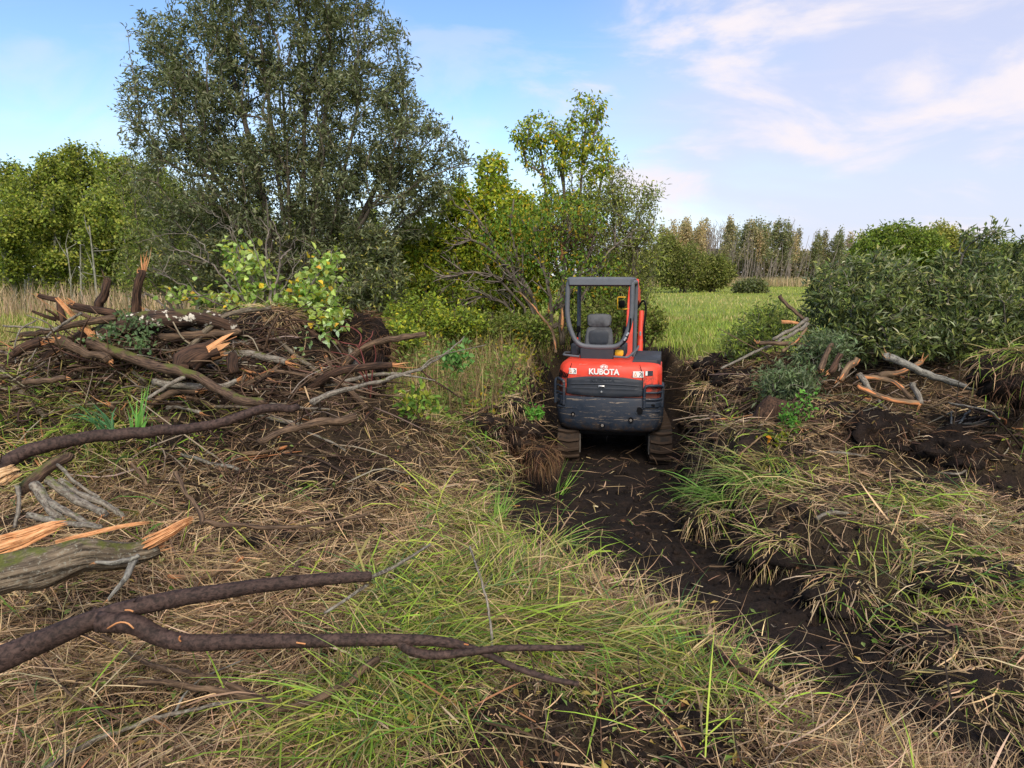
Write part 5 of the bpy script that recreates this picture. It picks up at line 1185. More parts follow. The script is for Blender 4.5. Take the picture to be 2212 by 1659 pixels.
def branch(name, label, cat, pts, r0, r1, mat, ends='', twigs=(), group=None, sides=10, rough=.35, sp=2.4, ymax=None, wood='wood', nspl=9, lift=.6, wob=.6, off=None):
    """pts: (u, v) or (u, v, depth); r0 and r1: radii as they look; ends: s and e mark splintered ends"""
    Q = []
    for k, p in enumerate(pts):
        Y = p[2] if len(p) > 2 else None; q = spot(p[0], p[1], Y, 0, ymax, (off if off is not None else (.11 if p[1] > 1180 else .055))); Q.append(q)
    Q = np.array(Q); dist = np.median(Q[:, 1]); s = px2m(dist); R0, R1 = r0 * s, r1 * s; Rm = (R0 + R1) / 2
    if all(len(p) == 2 for p in pts): Q[:, 2] += np.linspace(R0, R1, len(Q)) * .3
    L = np.sum(np.linalg.norm(np.diff(Q, axis=0), axis=1)); n = int(np.clip(L / max(Rm * .55, .012), 14, 110))
    P = catmull(Q, n); ss = np.linspace(0, L, n); sd = float(WR.uniform(0, 90))
    for ax in range(3): P[1:-1, ax] += ((vnoise(ss / (Rm * 7), 0 * ss + sd + ax * 9, 5) - .5) * Rm * 2.2 * wob + (vnoise(ss / (Rm * 2.2), 0 * ss + sd + ax * 7, 6) - .5) * Rm * .7 * wob)[1:-1]
    sides = max(sides, int(np.clip(Rm / .0035, 8, 26)))
    root = thing(name, P[0], label, cat, group)
    R = np.linspace(R0, R1, n) * (1 + (.06 + .2 * rough) * (vnoise(ss / (Rm * 4), np.full(n, WR.uniform(0, 99)), 3) - .5))
    mb = MB(); tube(mb, P, R, sides, rough=rough, seed=int(WR.integers(0, 999))); mb.build('bark', M[mat], root)
    if rough < .2:
        T_, U_, V_ = frames(P); mb = MB()
        for k in range(int(L / .09)):
            i = int(WR.integers(2, n - 2)); a = WR.uniform(0, 6.28); d = U_[i] * math.cos(a) + V_[i] * math.sin(a); q = P[i] + d * R[i] * .85; tube(mb, [q, q + d * R[i] * WR.uniform(.12, .3) + T_[i] * R[i] * .2], [R[i] * WR.uniform(.12, .3), R[i] * .06], 6)
        for k in range(int(L / .5)):
            i = int(WR.integers(2, n - 2)); a = WR.uniform(0, 6.28); d = norm(U_[i] * math.cos(a) + V_[i] * math.sin(a) + T_[i] * .7); e = P[i] + d * WR.uniform(.08, .3); tube(mb, catmull([P[i], (P[i] + e) / 2 + WR.normal(0, .01, 3), e], 5), np.linspace(.005, .002, 5), 5)
        mb.build('knots', M[mat], root)['kind'] = 'stuff'
    for k, e in enumerate(ends):
        mb = MB()
        if e == 's': splinters(mb, P[0], P[0] - P[2], R0 * .95, nspl * 2, R0 * sp)
        else: splinters(mb, P[-1], P[-1] - P[-3], R1 * .95, nspl * 2, R1 * sp)
        mb.build('splintered_end', M[wood], root, smooth=False)['kind'] = 'stuff'
    for tw in twigs:
        tp, a, b = tw[0], tw[1], tw[2]; tm = tw[3] if len(tw) > 3 else mat
        q = np.array([spot(p[0], p[1], p[2] if len(p) > 2 else None, 0, ymax, .11 if tp[0][1] > 1180 else .055) for p in tp])
        if len(tp[0]) == 2:
            j = np.argmin(np.linalg.norm(P - q[0], axis=1)); q[0] = P[j]; q[1:, 2] += b * s
        m = max(8, min(30, int(len(q) * 6))); q = catmull(q, m)
        mb = MB(); tube(mb, q, np.linspace(a, b, m) * s, 8, rough=rough * .6, seed=len(tp)); mb.build('side_branch', M[tm], root)
    return root
def slab(name, label, pts, r0, r1, wood='wood', k=64, flat=.5):
    """torn wood: a bundle of long jagged fibres"""
    Q = np.array([at(*p) for p in pts]); s = px2m(np.median(Q[:, 1])); root = thing(name, Q[0], label, 'slab'); P = catmull(Q, 24); T, U, V = frames(P); mb = MB()
    up = np.array([0, -.5, .85]); side = norm(np.cross(T, up)); upv = np.cross(side, T)
    for i in range(k):
        t0, t1 = WR.uniform(0, .45) ** 1.5, 1 - WR.uniform(0, .5) ** 1.4
        a, b = WR.uniform(-1, 1), WR.uniform(-1, 1) * flat; n = 7; tt = np.linspace(t0, t1, n); j = (tt * 23).astype(int)
        r = (r0 + (r1 - r0) * tt) * s; c = P[j] + side[j] * (a * r)[:, None] + upv[j] * (b * r)[:, None] + WR.normal(0, .05, (n, 3)) * r[:, None]
        w = r * WR.uniform(.07, .26) * np.sin(np.linspace(.35, 3.05, n)) ** .7; v = []; bb = []
        for q in range(n):
            for dx, dy in ((-1, -.35), (1, -.35), (.7, .35), (-.7, .35)): v.append(c[q] + side[j[q]] * dx * w[q] + upv[j[q]] * dy * w[q]); bb.append((dx * w[q] + i, dy * w[q], tt[q]))
        mb.add(v, [(q * 4 + x, q * 4 + (x + 1) % 4, q * 4 + 4 + (x + 1) % 4, q * 4 + 4 + x) for q in range(n - 1) for x in range(4)], None, (.5, .5, .5), bb)
    mb.build('torn_fibres', M[wood], root, smooth=False)['kind'] = 'stuff'

YP = 6.15
# --- left pile, top
branch('rotten_log', 'thick black rotten trunk with white fungus patches lying on top of the left pile', 'log', [(205, 735, 6.0), (250, 712, 6.0), (320, 697, 6.0), (400, 690, 6.05), (460, 700, 6.1), (505, 716, 6.2)], 24, 17, 'bark_fungus', 's', sides=16, rough=.45, sp=1.2)
branch('broken_stump', 'upright broken stump with bright orange splintered tip on the left pile', 'stump', [(284, 690, 6.1), (290, 645, 6.1), (299, 605, 6.1), (306, 584, 6.1)], 11, 9, 'bark_rot', 'e', sp=4.2, nspl=11, sides=12)
branch('rotten_stump', 'short upright black rotten stump left of the orange-tipped one', 'stump', [(214, 665, 6.1), (222, 635, 6.1), (228, 603, 6.1)], 12, 8, 'bark_rot', 'e', wood='bark_brown', sides=10, rough=.8, sp=1.5)
branch('forked_branch', 'black forked branch with orange tip sticking up left of the pile', 'branch', [(138, 695, 6.1), (128, 672, 6.1), (122, 652, 6.1), (104, 646, 6.1), (84, 638, 6.1)], 7.5, 5, 'bark_rot', 'e', [(((122, 690, 6.1), (100, 684, 6.05), (69, 672, 6.0)), 5, 2.5), (((128, 690, 6.1), (116, 678, 6.05), (98, 668, 6.0)), 4, 2)], sp=1.4)
slab('split_plank', 'long bright orange split plank leaning left on the left pile', [(122, 643, 5.95), (145, 668, 5.95), (168, 691, 5.95)], 3.4, 5.5, 'wood')
slab('split_plank', 'short orange split plank below the longer leaning one', [(168, 694, 5.9), (186, 712, 5.9), (205, 729, 5.9)], 3.6, 6.5, 'wood')
branch('split_log', 'log with torn orange top edge pointing left on the left pile', 'log', [(248, 686, 6.0), (200, 668, 5.95), (152, 655, 5.9)], 10, 8, 'bark_rot', 'e', sp=2.2)
branch('split_log', 'slim half log with orange upper face below the torn-edged one', 'log', [(246, 697, 5.95), (205, 690, 5.9), (160, 672, 5.85)], 7, 4, 'bark_brown', '', rough=.5)
branch('long_log', 'long thin brown log lying level across the left end of the pile', 'log', [(44, 727, 5.8), (90, 716, 5.8), (150, 702, 5.85), (250, 688, 5.95)], 5, 8, 'bark_brown', 's', wood='wood_pale')
branch('thin_branch', 'long thin grey branch jutting out past the left end of the pile', 'branch', [(6, 703, 5.7), (70, 707, 5.75), (118, 710, 5.8), (150, 692, 5.8), (176, 676, 5.8)], 2.2, 2.6, 'bark_grey', '', [(((118, 710, 5.8), (95, 694, 5.75), (58, 681, 5.7)), 1.8, 1)])
branch('arching_twig', 'thin arching twig curving down at the left end of the pile', 'branch', [(78, 692, 5.75), (45, 712, 5.7), (33, 745, 5.6), (33, 785, 5.5)], 1.8, 1.2, 'bark_grey')
branch('leaning_branch', 'thin grey branch leaning across the left end of the pile towards the ground', 'branch', [(174, 676, 5.75), (120, 712, 5.7), (85, 745, 5.6), (62, 782, 5.5)], 2.6, 1.6, 'bark_grey')
branch('broken_log', 'thick brown broken log sloping down right below the leaning planks', 'log', [(122, 735, 5.75), (160, 752, 5.7), (198, 768, 5.65), (236, 780, 5.6)], 12, 9, 'bark_brown', 'se', rough=.6, sp=1.6)
branch('mossy_branch', 'long curved moss-covered branch sloping down to the middle of the left pile', 'branch', [(192, 742, 5.8), (250, 764, 5.7), (305, 782, 5.6), (361, 799, 5.5), (416, 811, 5.45), (472, 838, 5.4), (527, 866, 5.3), (569, 872, 5.25)], 15, 9, 'bark_moss', '', sides=14)
branch('grey_log', 'grey log with orange broken end half hidden behind the mossy branch', 'log', [(330, 826, 5.5), (400, 834, 5.55), (470, 832, 5.6), (512, 822, 5.6)], 8, 6, 'bark_grey', 'e')
branch('grey_branch', 'grey branch slanting down under the mossy branch', 'branch', [(400, 815, 5.4), (360, 835, 5.35), (318, 862, 5.25)], 5, 4, 'bark_grey')
branch('rotten_stump', 'crumbling reddish stump with orange rim in the middle of the left pile', 'stump', [(405, 795, 5.65), (440, 765, 5.75), (470, 752, 5.8)], 24, 26, 'bark_rot', 'e', rough=.9, sides=14, sp=.9, nspl=14)
branch('rotten_stump', 'small crumbling stump right of the reddish one', 'stump', [(505, 805, 5.7), (500, 770, 5.8)], 14, 12, 'bark_rot', '', rough=.9)
branch('hollow_log', 'brown hollow log lying under the fungus trunk', 'log', [(350, 728, 6.0), (420, 726, 6.05), (490, 722, 6.1), (520, 718, 6.1)], 9, 7, 'bark_brown', '', rough=.6)
branch('broken_log', 'dark log with orange streak at the left edge of the pile', 'log', [(28, 760, 5.5), (55, 745, 5.55), (90, 738, 5.6)], 12, 9, 'bark_rot', 'e', rough=.6)
branch('short_log', 'short brown log with orange end in the straw at the left edge', 'log', [(50, 822, 5.0), (100, 822, 5.0), (140, 817, 5.0)], 7, 6, 'bark_brown', 'e')
branch('dark_limb', 'long smooth dark brown limb crossing the left of the picture below the pile', 'branch', [(-30, 1020, 4.0), (70, 974, 4.1), (194, 946, 4.25), (310, 932, 4.35), (416, 921, 4.45), (500, 908, 4.55), (576, 886, 4.65), (640, 880, 4.7)], 15, 9, 'bark_wet', '', sides=14, rough=.10)
branch('broken_branch', 'grey branch with pale torn end beside the root ball', 'branch', [(674, 872, 5.4), (727, 847, 5.5), (824, 822, 5.7), (907, 797, 5.9), (963, 763, 6.1), (1004, 727, 6.3)], 6.5, 1.2, 'bark_grey', 's', [(((907, 797, 5.9), (945, 770, 6.0), (1050, 745, 6.2)), 2, .8), (((870, 810, 5.8), (905, 815, 5.8), (940, 822, 5.8)), 2.4, 1.2)], wood='wood_pale', sp=3)
branch('bark_log', 'dark log jutting right out of the root ball', 'log', [(735, 792, 6.5), (775, 765, 6.5), (818, 742, 6.5), (870, 730, 6.5), (918, 720, 6.5)], 9, 6.5, 'bark_brown', '', rough=.5)
branch('thorny_stick', 'dark stick sloping down right of the grey branch', 'branch', [(904, 796, 6.6), (935, 821, 6.6), (970, 843, 6.6), (1004, 864, 6.6)], 2.6, 1.6, 'bark_rot')
branch('rotten_log', 'brown rotten log lying below the root ball', 'log', [(560, 955, 4.9), (610, 932, 5.0), (680, 913, 5.1), (768, 902, 5.2)], 7, 10, 'bark_brown', '', rough=.7, sides=12)
branch('dead_root', 'dark bent root lying on the bank left of the excavator', 'root', [(968, 890), (1013, 899), (1054, 883), (1085, 881), (1120, 888)], 5, 3.5, 'bark_rot', rough=.5)
branch('thin_stick', 'pale stick slanting on the bank left of the excavator', 'stick', [(1080, 850), (1120, 862), (1170, 868)], 3, 2, 'bark_lichen')
branch('fallen_stick', 'tan stick lying down the slope in front of the bank', 'stick', [(840, 1040), (900, 1068), (960, 1105), (1030, 1125)], 2.6, 2, 'bark_tan', lift=3)
branch('leaning_sapling', 'thin pale sapling trunk leaning beside the canopy of the excavator', 'tree', [(1200, 762, 10.8), (1192, 712, 10.9), (1160, 672, 11.0), (1120, 630, 11.2)], 3.2, 1.6, 'bark_tan')
# --- lower left
branch('split_log', 'big mossy fissured log with bright orange split wood at the left edge', 'log', [(-60, 1262, 2.95), (40, 1238, 3.0), (150, 1205, 3.1), (260, 1190, 3.2), (340, 1178, 3.28)], 44, 20, 'bark_old', 'e', sides=30, rough=.85, sp=1.6, nspl=16)
slab('torn_slab', 'bright orange torn slab lying on top of the mossy log', [(-30, 1184, 3.05), (50, 1160, 3.1), (110, 1138, 3.15), (150, 1128, 3.2)], 24, 9, 'wood')
slab('torn_slab', 'thin orange strip torn along the top of the mossy log', [(120, 1172, 3.08), (200, 1152, 3.15), (270, 1136, 3.2), (330, 1128, 3.22)], 5, 4, 'wood')
slab('torn_slab', 'orange torn wedge at the right tip of the mossy log', [(310, 1178, 3.22), (350, 1158, 3.24), (395, 1132, 3.26), (420, 1119, 3.26)], 15, 7, 'wood')
branch('lichen_twig', 'short stub with pale lichen and orange tip under the mossy log', 'stick', [(290, 1212, 3.15), (272, 1250, 3.05), (252, 1275, 3.0), (232, 1298, 2.95)], 8, 3.5, 'bark_lichen', 'e')
branch('lichen_twig', 'level stub with pale lichen and orange tip on the side of the mossy log', 'stick', [(300, 1200, 3.0), (250, 1214, 2.95), (205, 1216, 2.92)], 6, 4, 'bark_lichen', 'e')
slab('orange_log', 'sawn-looking orange broken log end at the left edge under the dark limb', [(-20, 1040, 3.55), (10, 1026, 3.6), (42, 1014, 3.65)], 24, 18, 'wood_pale')
branch('mossy_log', 'short moss-covered log under the dark limb at the left edge', 'log', [(45, 1058, 3.7), (85, 1022, 3.8), (125, 995, 3.9), (150, 980, 3.95)], 15, 12, 'bark_moss', sides=14)
for i, (pts, a, b, lab) in enumerate([([(72, 1052, 3.55), (95, 1080, 3.5), (134, 1125, 3.4)], 12, 10, 'thickest grey lichen-covered stick of the bundle above the mossy log'),
        ([(100, 1035, 3.65), (150, 1072, 3.6), (215, 1108, 3.5), (225, 1112, 3.5)], 9, 8, 'grey stick with yellow lichen in the bundle above the mossy log'), ([(95, 1075, 3.5), (140, 1105, 3.42), (205, 1135, 3.35)], 7.5, 6, 'lower lichen-spotted stick of the bundle, ending at the orange strip'),
        ([(130, 1042, 3.7), (185, 1070, 3.65), (240, 1098, 3.6), (265, 1118, 3.55)], 9, 5, 'grey stick with torn orange end at the right of the bundle'), ([(125, 1004, 3.8), (165, 1045, 3.75), (215, 1075, 3.7)], 4, 3.5, 'thin upper stick of the bundle by the dark limb'),
        ([(60, 1112, 3.4), (130, 1126, 3.35), (220, 1136, 3.3)], 7, 6, 'grey stick lying lowest in the bundle against the orange slab')]):
    branch('lichen_stick', lab, 'stick', pts, a, b, 'bark_grey', 'e' if i in (3, 1) else '', group='bundle of lichened sticks above the mossy log')
branch('short_stick', 'upright short dead stick with orange scar at the left edge', 'stick', [(36, 1048, 3.45), (40, 1090, 3.4), (32, 1140, 3.35)], 5, 4, 'bark_grey')
branch('dead_stick', 'dark stick rising from the straw right of the mossy log tip', 'stick', [(380, 1020, 3.75), (398, 1060, 3.65), (430, 1100, 3.55), (440, 1130, 3.5)], 5, 5, 'bark_brown', '', rough=.5)
branch('dead_stick', 'long brown stick lying level right of the mossy log tip', 'stick', [(440, 1130, 3.48), (520, 1136, 3.5), (600, 1138, 3.55), (690, 1135, 3.6), (800, 1110, 3.7)], 6, 3, 'bark_brown', lift=1.5)
branch('pale_stick', 'pale stick with orange tip lying above the straw hollow', 'stick', [(390, 982), (440, 995), (515, 1016)], 4, 4, 'bark_lichen', 's', lift=2)
branch('peeled_stick', 'tan peeled stick slanting up from the straw', 'stick', [(282, 1000, 3.9), (300, 1022, 3.85), (318, 1048, 3.8)], 4, 3.5, 'bark_tan', 's', wood='wood_pale')
branch('forked_stick', 'brown weathered forked stick lying in the straw above the big dark fork', 'stick', [(365, 1245), (430, 1250), (480, 1232), (525, 1205)], 5, 5, 'bark_tan', '', [(((440, 1248), (420, 1275), (395, 1300)), 4, 3)], lift=1.5)
def big_fork():
    Y0 = 2.55
    root = branch('forked_limb', 'big smooth dark brown forked limb lying across the lower left foreground', 'branch', [(-60, 1450, 2.48), (0, 1423, 2.52), (80, 1390, 2.56), (170, 1350, 2.6), (250, 1322, 2.64), (330, 1303, 2.68), (500, 1275, 2.74), (690, 1253, 2.8), (802, 1246, 2.84)], 32, 12.5, 'bark_wet', '',
           [(((215, 1342, 2.60), (290, 1348, 2.60), (340, 1374, 2.59), (410, 1389, 2.58), (520, 1386, 2.58), (680, 1384, 2.58), (870, 1382, 2.6), (960, 1387, 2.6), (1010, 1398, 2.6)), 25, 10),
            (((860, 1382, 2.6), (888, 1406, 2.58), (940, 1415, 2.56), (1010, 1409, 2.57), (1100, 1400, 2.58), (1262, 1400, 2.6)), 13, 6.5), (((1000, 1394, 2.6), (1050, 1412, 2.58), (1110, 1440, 2.55), (1180, 1464, 2.52), (1250, 1478, 2.5)), 9, 6),
            (((800, 1247, 2.84), (850, 1225, 2.95), (930, 1176, 3.15)), 6, 3.5, 'bark_grey'), (((795, 1262, 2.85), (740, 1300, 2.8), (700, 1325, 2.76)), 4, 4, 'bark_grey')], sides=18, rough=.15, lift=0, wob=.12)
    mb = MB()   # pink scars where the bark is torn
    for pts in [[(232, 1358), (255, 1345), (275, 1346), (289, 1358)], [(270, 1318), (280, 1318), (288, 1321)], [(389, 1374), (387, 1381), (391, 1386)], [(640, 1388), (660, 1391)], [(1002, 1391), (1012, 1393)]]:
        P = np.array([at(u, v, 2.52 if u < 300 and v > 1330 else (2.58 if u < 300 else 2.55)) for u, v in pts])
        tube(mb, catmull(P, 8), .0035, 5)
    mb.build('pink_scars', M['wood'], root)['kind'] = 'stuff'
big_fork()
branch('bent_root', 'dark bent root curving up to the right in the lower left straw', 'root', [(300, 1475), (400, 1487), (500, 1500), (565, 1515), (592, 1537), (640, 1528), (700, 1505), (760, 1470), (815, 1428)], 8, 9, 'bark_brown', '', rough=.5, lift=1.2)
branch('grey_stick', 'long grey stick running up from the bottom edge', 'stick', [(100, 1665), (160, 1625), (225, 1592), (300, 1565), (380, 1540), (480, 1522), (590, 1511)], 8, 3, 'bark_grey', '', [(((378, 1540), (400, 1500), (440, 1465), (525, 1427)), 3.5, 1.5, 'bark_lichen')], lift=2)
branch('brown_stick', 'brown stick curving under the big dark fork', 'stick', [(220, 1376), (270, 1405), (320, 1435), (400, 1455), (450, 1466), (550, 1508)], 5, 7, 'bark_brown', lift=1.5)
branch('thin_stick', 'thin dark stick at lower left below the fork', 'stick', [(90, 1425), (120, 1465), (160, 1508), (260, 1555)], 3.5, 3, 'bark_brown', lift=3)
branch('thin_stick', 'thin dark stick at the very left of the bottom', 'stick', [(0, 1515), (25, 1550), (52, 1600)], 4, 3, 'bark_brown', lift=3)
branch('dead_twig', 'thin grey twig standing in the green grass at the centre', 'stick', [(1015, 1180, 3.25), (1045, 1270, 3.05), (1058, 1340, 2.95), (1066, 1420, 2.8)], 2.6, 3, 'bark_grey', '', [(((1045, 1270, 3.05), (1065, 1240, 3.1)), 1.6, 1)])
branch('dark_root', 'dark rotten root lying in the grass at the lower right of centre', 'root', [(1495, 1370), (1542, 1405), (1600, 1442), (1650, 1470), (1690, 1490)], 13, 4, 'bark_rot', '', rough=.5)
branch('grass_stick', 'rotten brown stick between straw and grass left of the trench', 'stick', [(640, 1235), (650, 1180), (690, 1150), (760, 1130)], 6, 3, 'bark_brown')
# --- right bank
branch('birch_log', 'long pale grey log with orange scars pointing left on the right bank', 'log', [(1917, 768, 6.6), (1984, 801, 6.55), (2068, 826, 6.5), (2120, 840, 6.5), (2240, 853, 6.4)], 9, 5.5, 'bark_lichen', 's', sides=12, sp=2, wood='wood_pale')
branch('orange_branch', 'short branch with orange torn tip behind the pale grey log', 'branch', [(1990, 780, 6.9), (1946, 808, 6.85), (1900, 814, 6.8)], 6, 7, 'bark_tan', 's')
branch('stub_log', 'thick short tan stub standing below the felled crown', 'log', [(1852, 775, 6.7), (1832, 795, 6.6), (1815, 822, 6.5)], 7, 8, 'bark_tan', 'e', sp=.8)
branch('bent_branch', 'tan bent branch with splintered end on the right bank', 'branch', [(1850, 812, 6.4), (1900, 818, 6.4), (1935, 828, 6.35), (1975, 866, 6.2)], 6, 5, 'bark_tan', 'e')
branch('bent_branch', 'smooth tan branch lying lowest on the right bank', 'branch', [(1855, 834, 6.2), (1890, 856, 6.15), (1930, 866, 6.1), (1985, 871, 6.05)], 7, 6, 'bark_tan', '')
branch('stub_log', 'stub with bright orange broken foot at the end of the bent branches', 'log', [(1972, 828, 6.3), (1980, 850, 6.2), (1988, 872, 6.1)], 6, 6, 'bark_grey', 'e')
branch('stub_log', 'stub with pale orange cut face left of the bent branches', 'log', [(1880, 850, 6.2), (1868, 826, 6.25), (1858, 810, 6.3)], 5, 7, 'bark_grey', 'e', wood='wood_pale', sp=.8)
branch('broken_branch', 'branch with bright orange left tip across the foot of the felled crown', 'branch', [(1636, 739, 7.3), (1680, 742, 7.3), (1719, 743, 7.3), (1775, 762, 7.2)], 5, 6, 'bark_brown', 's')
branch('long_stick', 'long dark stick sloping down left from the felled crown', 'stick', [(1745, 700, 7.6), (1700, 728, 7.5), (1663, 747, 7.4), (1559, 795, 7.0)], 4.5, 2.5, 'bark_grey')
branch('long_stick', 'second dark stick sloping down left, above the first', 'stick', [(1742, 690, 7.7), (1700, 716, 7.65), (1672, 735, 7.6)], 4.5, 4, 'bark_grey')
branch('orange_branch', 'short curved branch with pale wood rising left of the felled crown', 'branch', [(1690, 760, 7.2), (1715, 742, 7.25), (1742, 708, 7.3)], 3.5, 3, 'bark_tan', '')
branch('dark_stick', 'dark brown stick poking up at the left edge of the felled crown', 'stick', [(1684, 641, 8.0), (1705, 660, 7.9), (1735, 690, 7.8)], 4, 4, 'bark_brown', '')
slab('orange_slab', 'flat orange wood slab at the left edge of the felled crown', [(1688, 695, 7.7), (1710, 696, 7.7), (1730, 700, 7.7)], 4, 3, 'wood')
branch('split_stump', 'split stump with bright orange torn wood under the felled crown', 'stump', [(1800, 745, 6.9), (1782, 775, 6.8), (1772, 800, 6.75)], 5, 7, 'bark_brown', 'e', sp=1.8, nspl=14)
branch('split_stump', 'second torn orange stump just right of the first', 'stump', [(1815, 770, 6.8), (1800, 790, 6.75), (1792, 805, 6.7)], 6, 7, 'bark_rot', 'e', sp=1.4, nspl=12)
branch('lichen_branch', 'pale lichen branch with two arms lying on dark soil at right', 'branch', [(1859, 928), (1900, 929), (1928, 931), (1960, 942), (1977, 948), (1983, 978)], 3.2, 3, 'bark_lichen', '', [(((1975, 947), (1985, 938), (1985, 930)), 2, 1.5)], lift=2)
branch('lichen_branch', 'pale forked lichen branch right of the other one on dark soil', 'branch', [(1998, 955), (2033, 952), (2058, 931), (2080, 905), (2096, 886)], 3, 2, 'bark_lichen', '', [(((2057, 932), (2055, 910), (2055, 890)), 2.4, 1.6)], lift=2)
branch('grey_stick', 'grey stick hanging over the soil under the bent branches', 'stick', [(1900, 866), (1912, 885), (1932, 902)], 3.5, 3, 'bark_grey')
branch('arched_root', 'thin dark root arching over the sod at the right edge', 'root', [(2050, 870, 5.9), (2100, 880, 5.7), (2140, 890, 5.6), (2160, 905, 5.5)], 2.4, 1.5, 'bark_grey')
branch('tan_stick', 'tan stick lying below the smooth branch on the right bank', 'stick', [(1822, 880), (1850, 870), (1878, 862)], 4.5, 4, 'bark_tan')
branch('dark_stick', 'dark broken stick lying right of the excavator track', 'stick', [(1467, 912), (1500, 930), (1545, 948)], 4, 5, 'bark_rot', lift=1.5)
branch('pale_stick', 'thin pale stick leaning against the dark stump on the right bank', 'stick', [(1595, 985), (1622, 962), (1648, 940)], 2, 2.4, 'bark_tan', lift=4)
branch('thin_stick', 'thin stick in front of the green tussock on the right bank', 'stick', [(1545, 975), (1600, 998), (1640, 1020), (1668, 1022)], 1.8, 1.5, 'bark_brown', lift=4)
for i in range(56):   # short broken sticks all over the two banks
    u, v = (WR.uniform(1465, 1760), WR.uniform(735, 905)) if i < 26 else ((WR.uniform(1700, 2200), WR.uniform(860, 1150)) if i < 34 else ((WR.uniform(100, 760), WR.uniform(770, 1060)) if i < 48 else (WR.uniform(850, 1180), WR.uniform(800, 1010))))
    p = hit(u, v)
    if p[1] > 11: continue
    a = WR.uniform(-.5, .5) + (math.pi if WR.random() < .5 else 0); L = WR.uniform(.18, .6); q = p + [math.cos(a) * L, math.sin(a) * L * .7, 0]; m = (p + q) / 2 + WR.normal(0, .05, 3)
    q[2] = H(q[0], q[1]) + WR.uniform(0, .06); m[2] = max(H(m[0], m[1]), (p[2] + q[2]) / 2) + .015
    root = thing('broken_stick', p, 'short broken stick strewn on the torn banks beside the cut', 'stick', 'short broken sticks strewn on the torn banks')
    r = WR.uniform(.008, .022); mb = MB(); tube(mb, catmull([p + [0, 0, r], m, q], 9), np.linspace(r, r * .7, 9), 7, rough=.5, seed=i); mb.build('bark', M[WR.choice(['bark_brown', 'bark_grey', 'bark_rot', 'bark_tan'])], root)
    if WR.random() < .5: mb = MB(); splinters(mb, q, q - m, r * .7, 5, r * 3); mb.build('splintered_end', M['wood'], root, smooth=False)['kind'] = 'stuff'
def chips():
    spots = [(1165, 880), (60, 1575), (1330, 1590), (1607, 1048), (1540, 995), (1500, 970), (1530, 990), (590, 1385), (700, 1325), (820, 1430), (765, 1440), (410, 1000), (470, 1160), (1480, 780), (1470, 725), (1590, 740), (1620, 765), (1740, 880), (300, 790), (335, 770), (500, 880), (495, 840), (545, 825), (300, 835), (280, 800), (240, 832), (480, 885), (1090, 1065), (1120, 1100), (1140, 1085), (1230, 1060), (1455, 975), (1570, 860), (1660, 790), (1700, 775), (1730, 770), (1775, 790), (1350, 1010), (900, 1580), (40, 1560), (1130, 1150), (1210, 1160)]
    spots += [(WR.uniform(0, 900), WR.uniform(780, 1120)) for _ in range(34)] + [(WR.uniform(1450, 1800), WR.uniform(720, 980)) for _ in range(22)]
    for i, (u, v) in enumerate(spots):
        p = hit(u, v); 
        if p[1] > 11: continue
        mb = MB(); a = WR.uniform(0, 6.28); d = np.array([math.cos(a), math.sin(a), WR.uniform(-.1, .5)]); L = WR.uniform(.05, .14) * (.7 + p[1] / 14)
        splinters(mb, p + [0, 0, .03], d, L * .16, 2, L)
        tag(mb.build('wood_splinter', M['wood' if WR.random() < .75 else 'wood_pale'], None, False, p), 'small orange wood splinter lying on the torn ground', 'splinter', 'wood splinters strewn over the ground')
chips()
# ------------------------------------------------------------------ lumps of peat, root ball, stump
def lump(name, c, r, mat, parent, seed, amp=.35, freq=2.2, sub=4, rot=0.0):
    bm = bmesh.new(); bmesh.ops.create_icosphere(bm, subdivisions=sub, radius=1)
    v = np.array([q.co[:] for q in bm.verts]); me = bpy.data.meshes.new(name); bm.to_mesh(me); bm.free()
    f = (fbm(v[:, 0] * freq + 7 + seed, v[:, 1] * freq + v[:, 2] * freq * 1.3, 4, seed) - .5) + .5 * (fbm(v[:, 2] * freq * 2.5, v[:, 0] * freq * 2.5 - v[:, 1] * freq * 2, 3, seed + 5) - .5)
    v = v * (1 + amp * 1.6 * f)[:, None] * np.array(r)
    if rot: cc, ss = math.cos(rot), math.sin(rot); v = np.stack([v[:, 0] * cc - v[:, 2] * ss, v[:, 1], v[:, 0] * ss + v[:, 2] * cc], 1)
    me.vertices.foreach_set('co', v.astype(np.float32).ravel()); me.polygons.foreach_set('use_smooth', np.ones(len(me.polygons), bool)); me.update()
    a = me.attributes.new('bark', 'FLOAT_VECTOR', 'POINT'); a.data.foreach_set('vector', v.astype(np.float32).ravel())
    me.materials.append(mat); o = bpy.data.objects.new(name, me); COL.objects.link(o)
    if parent is not None: o.parent = parent; o.location = Vector(np.asarray(c) - np.array(parent.matrix_world.translation))
    else: o.location = Vector(c)
    return o
def fibre(mb, c, r, n, L, cols, wid=.004, down=.3, top=None):
    """thin roots or straw that hang about a lump"""
    d = norm(WR.normal(0, 1, (n, 3)) + (np.array(top) if top is not None else 0)); P = c + d * np.array(r) * WR.uniform(.85, 1.05, (n, 1))
    hd = np.arctan2(d[:, 1], d[:, 0]) + WR.normal(0, 1.3, n); el = np.clip(d[:, 2] * .8 + WR.normal(0, .4, n) - down, -1.4, 1.3)
    blades(mb, P, hd, el, WR.uniform(.4, 1.2, n) * L, np.full(n, wid) * WR.uniform(.6, 1.4, n), WR.uniform(.2, 1.2, n), pal(cols, n), WR.normal(0, .8, n), roll=WR.normal(0, 1, n), seg=3)
ROOTC = [(.08, .042, .026), (.14, .075, .042), (.045, .026, .018), (.21, .12, .065)]
c1 = at(770, 760, 7.0); root = thing('root_ball', c1 - [0, 0, .4], 'upturned root ball of black peat at the right end of the left pile', 'root ball')
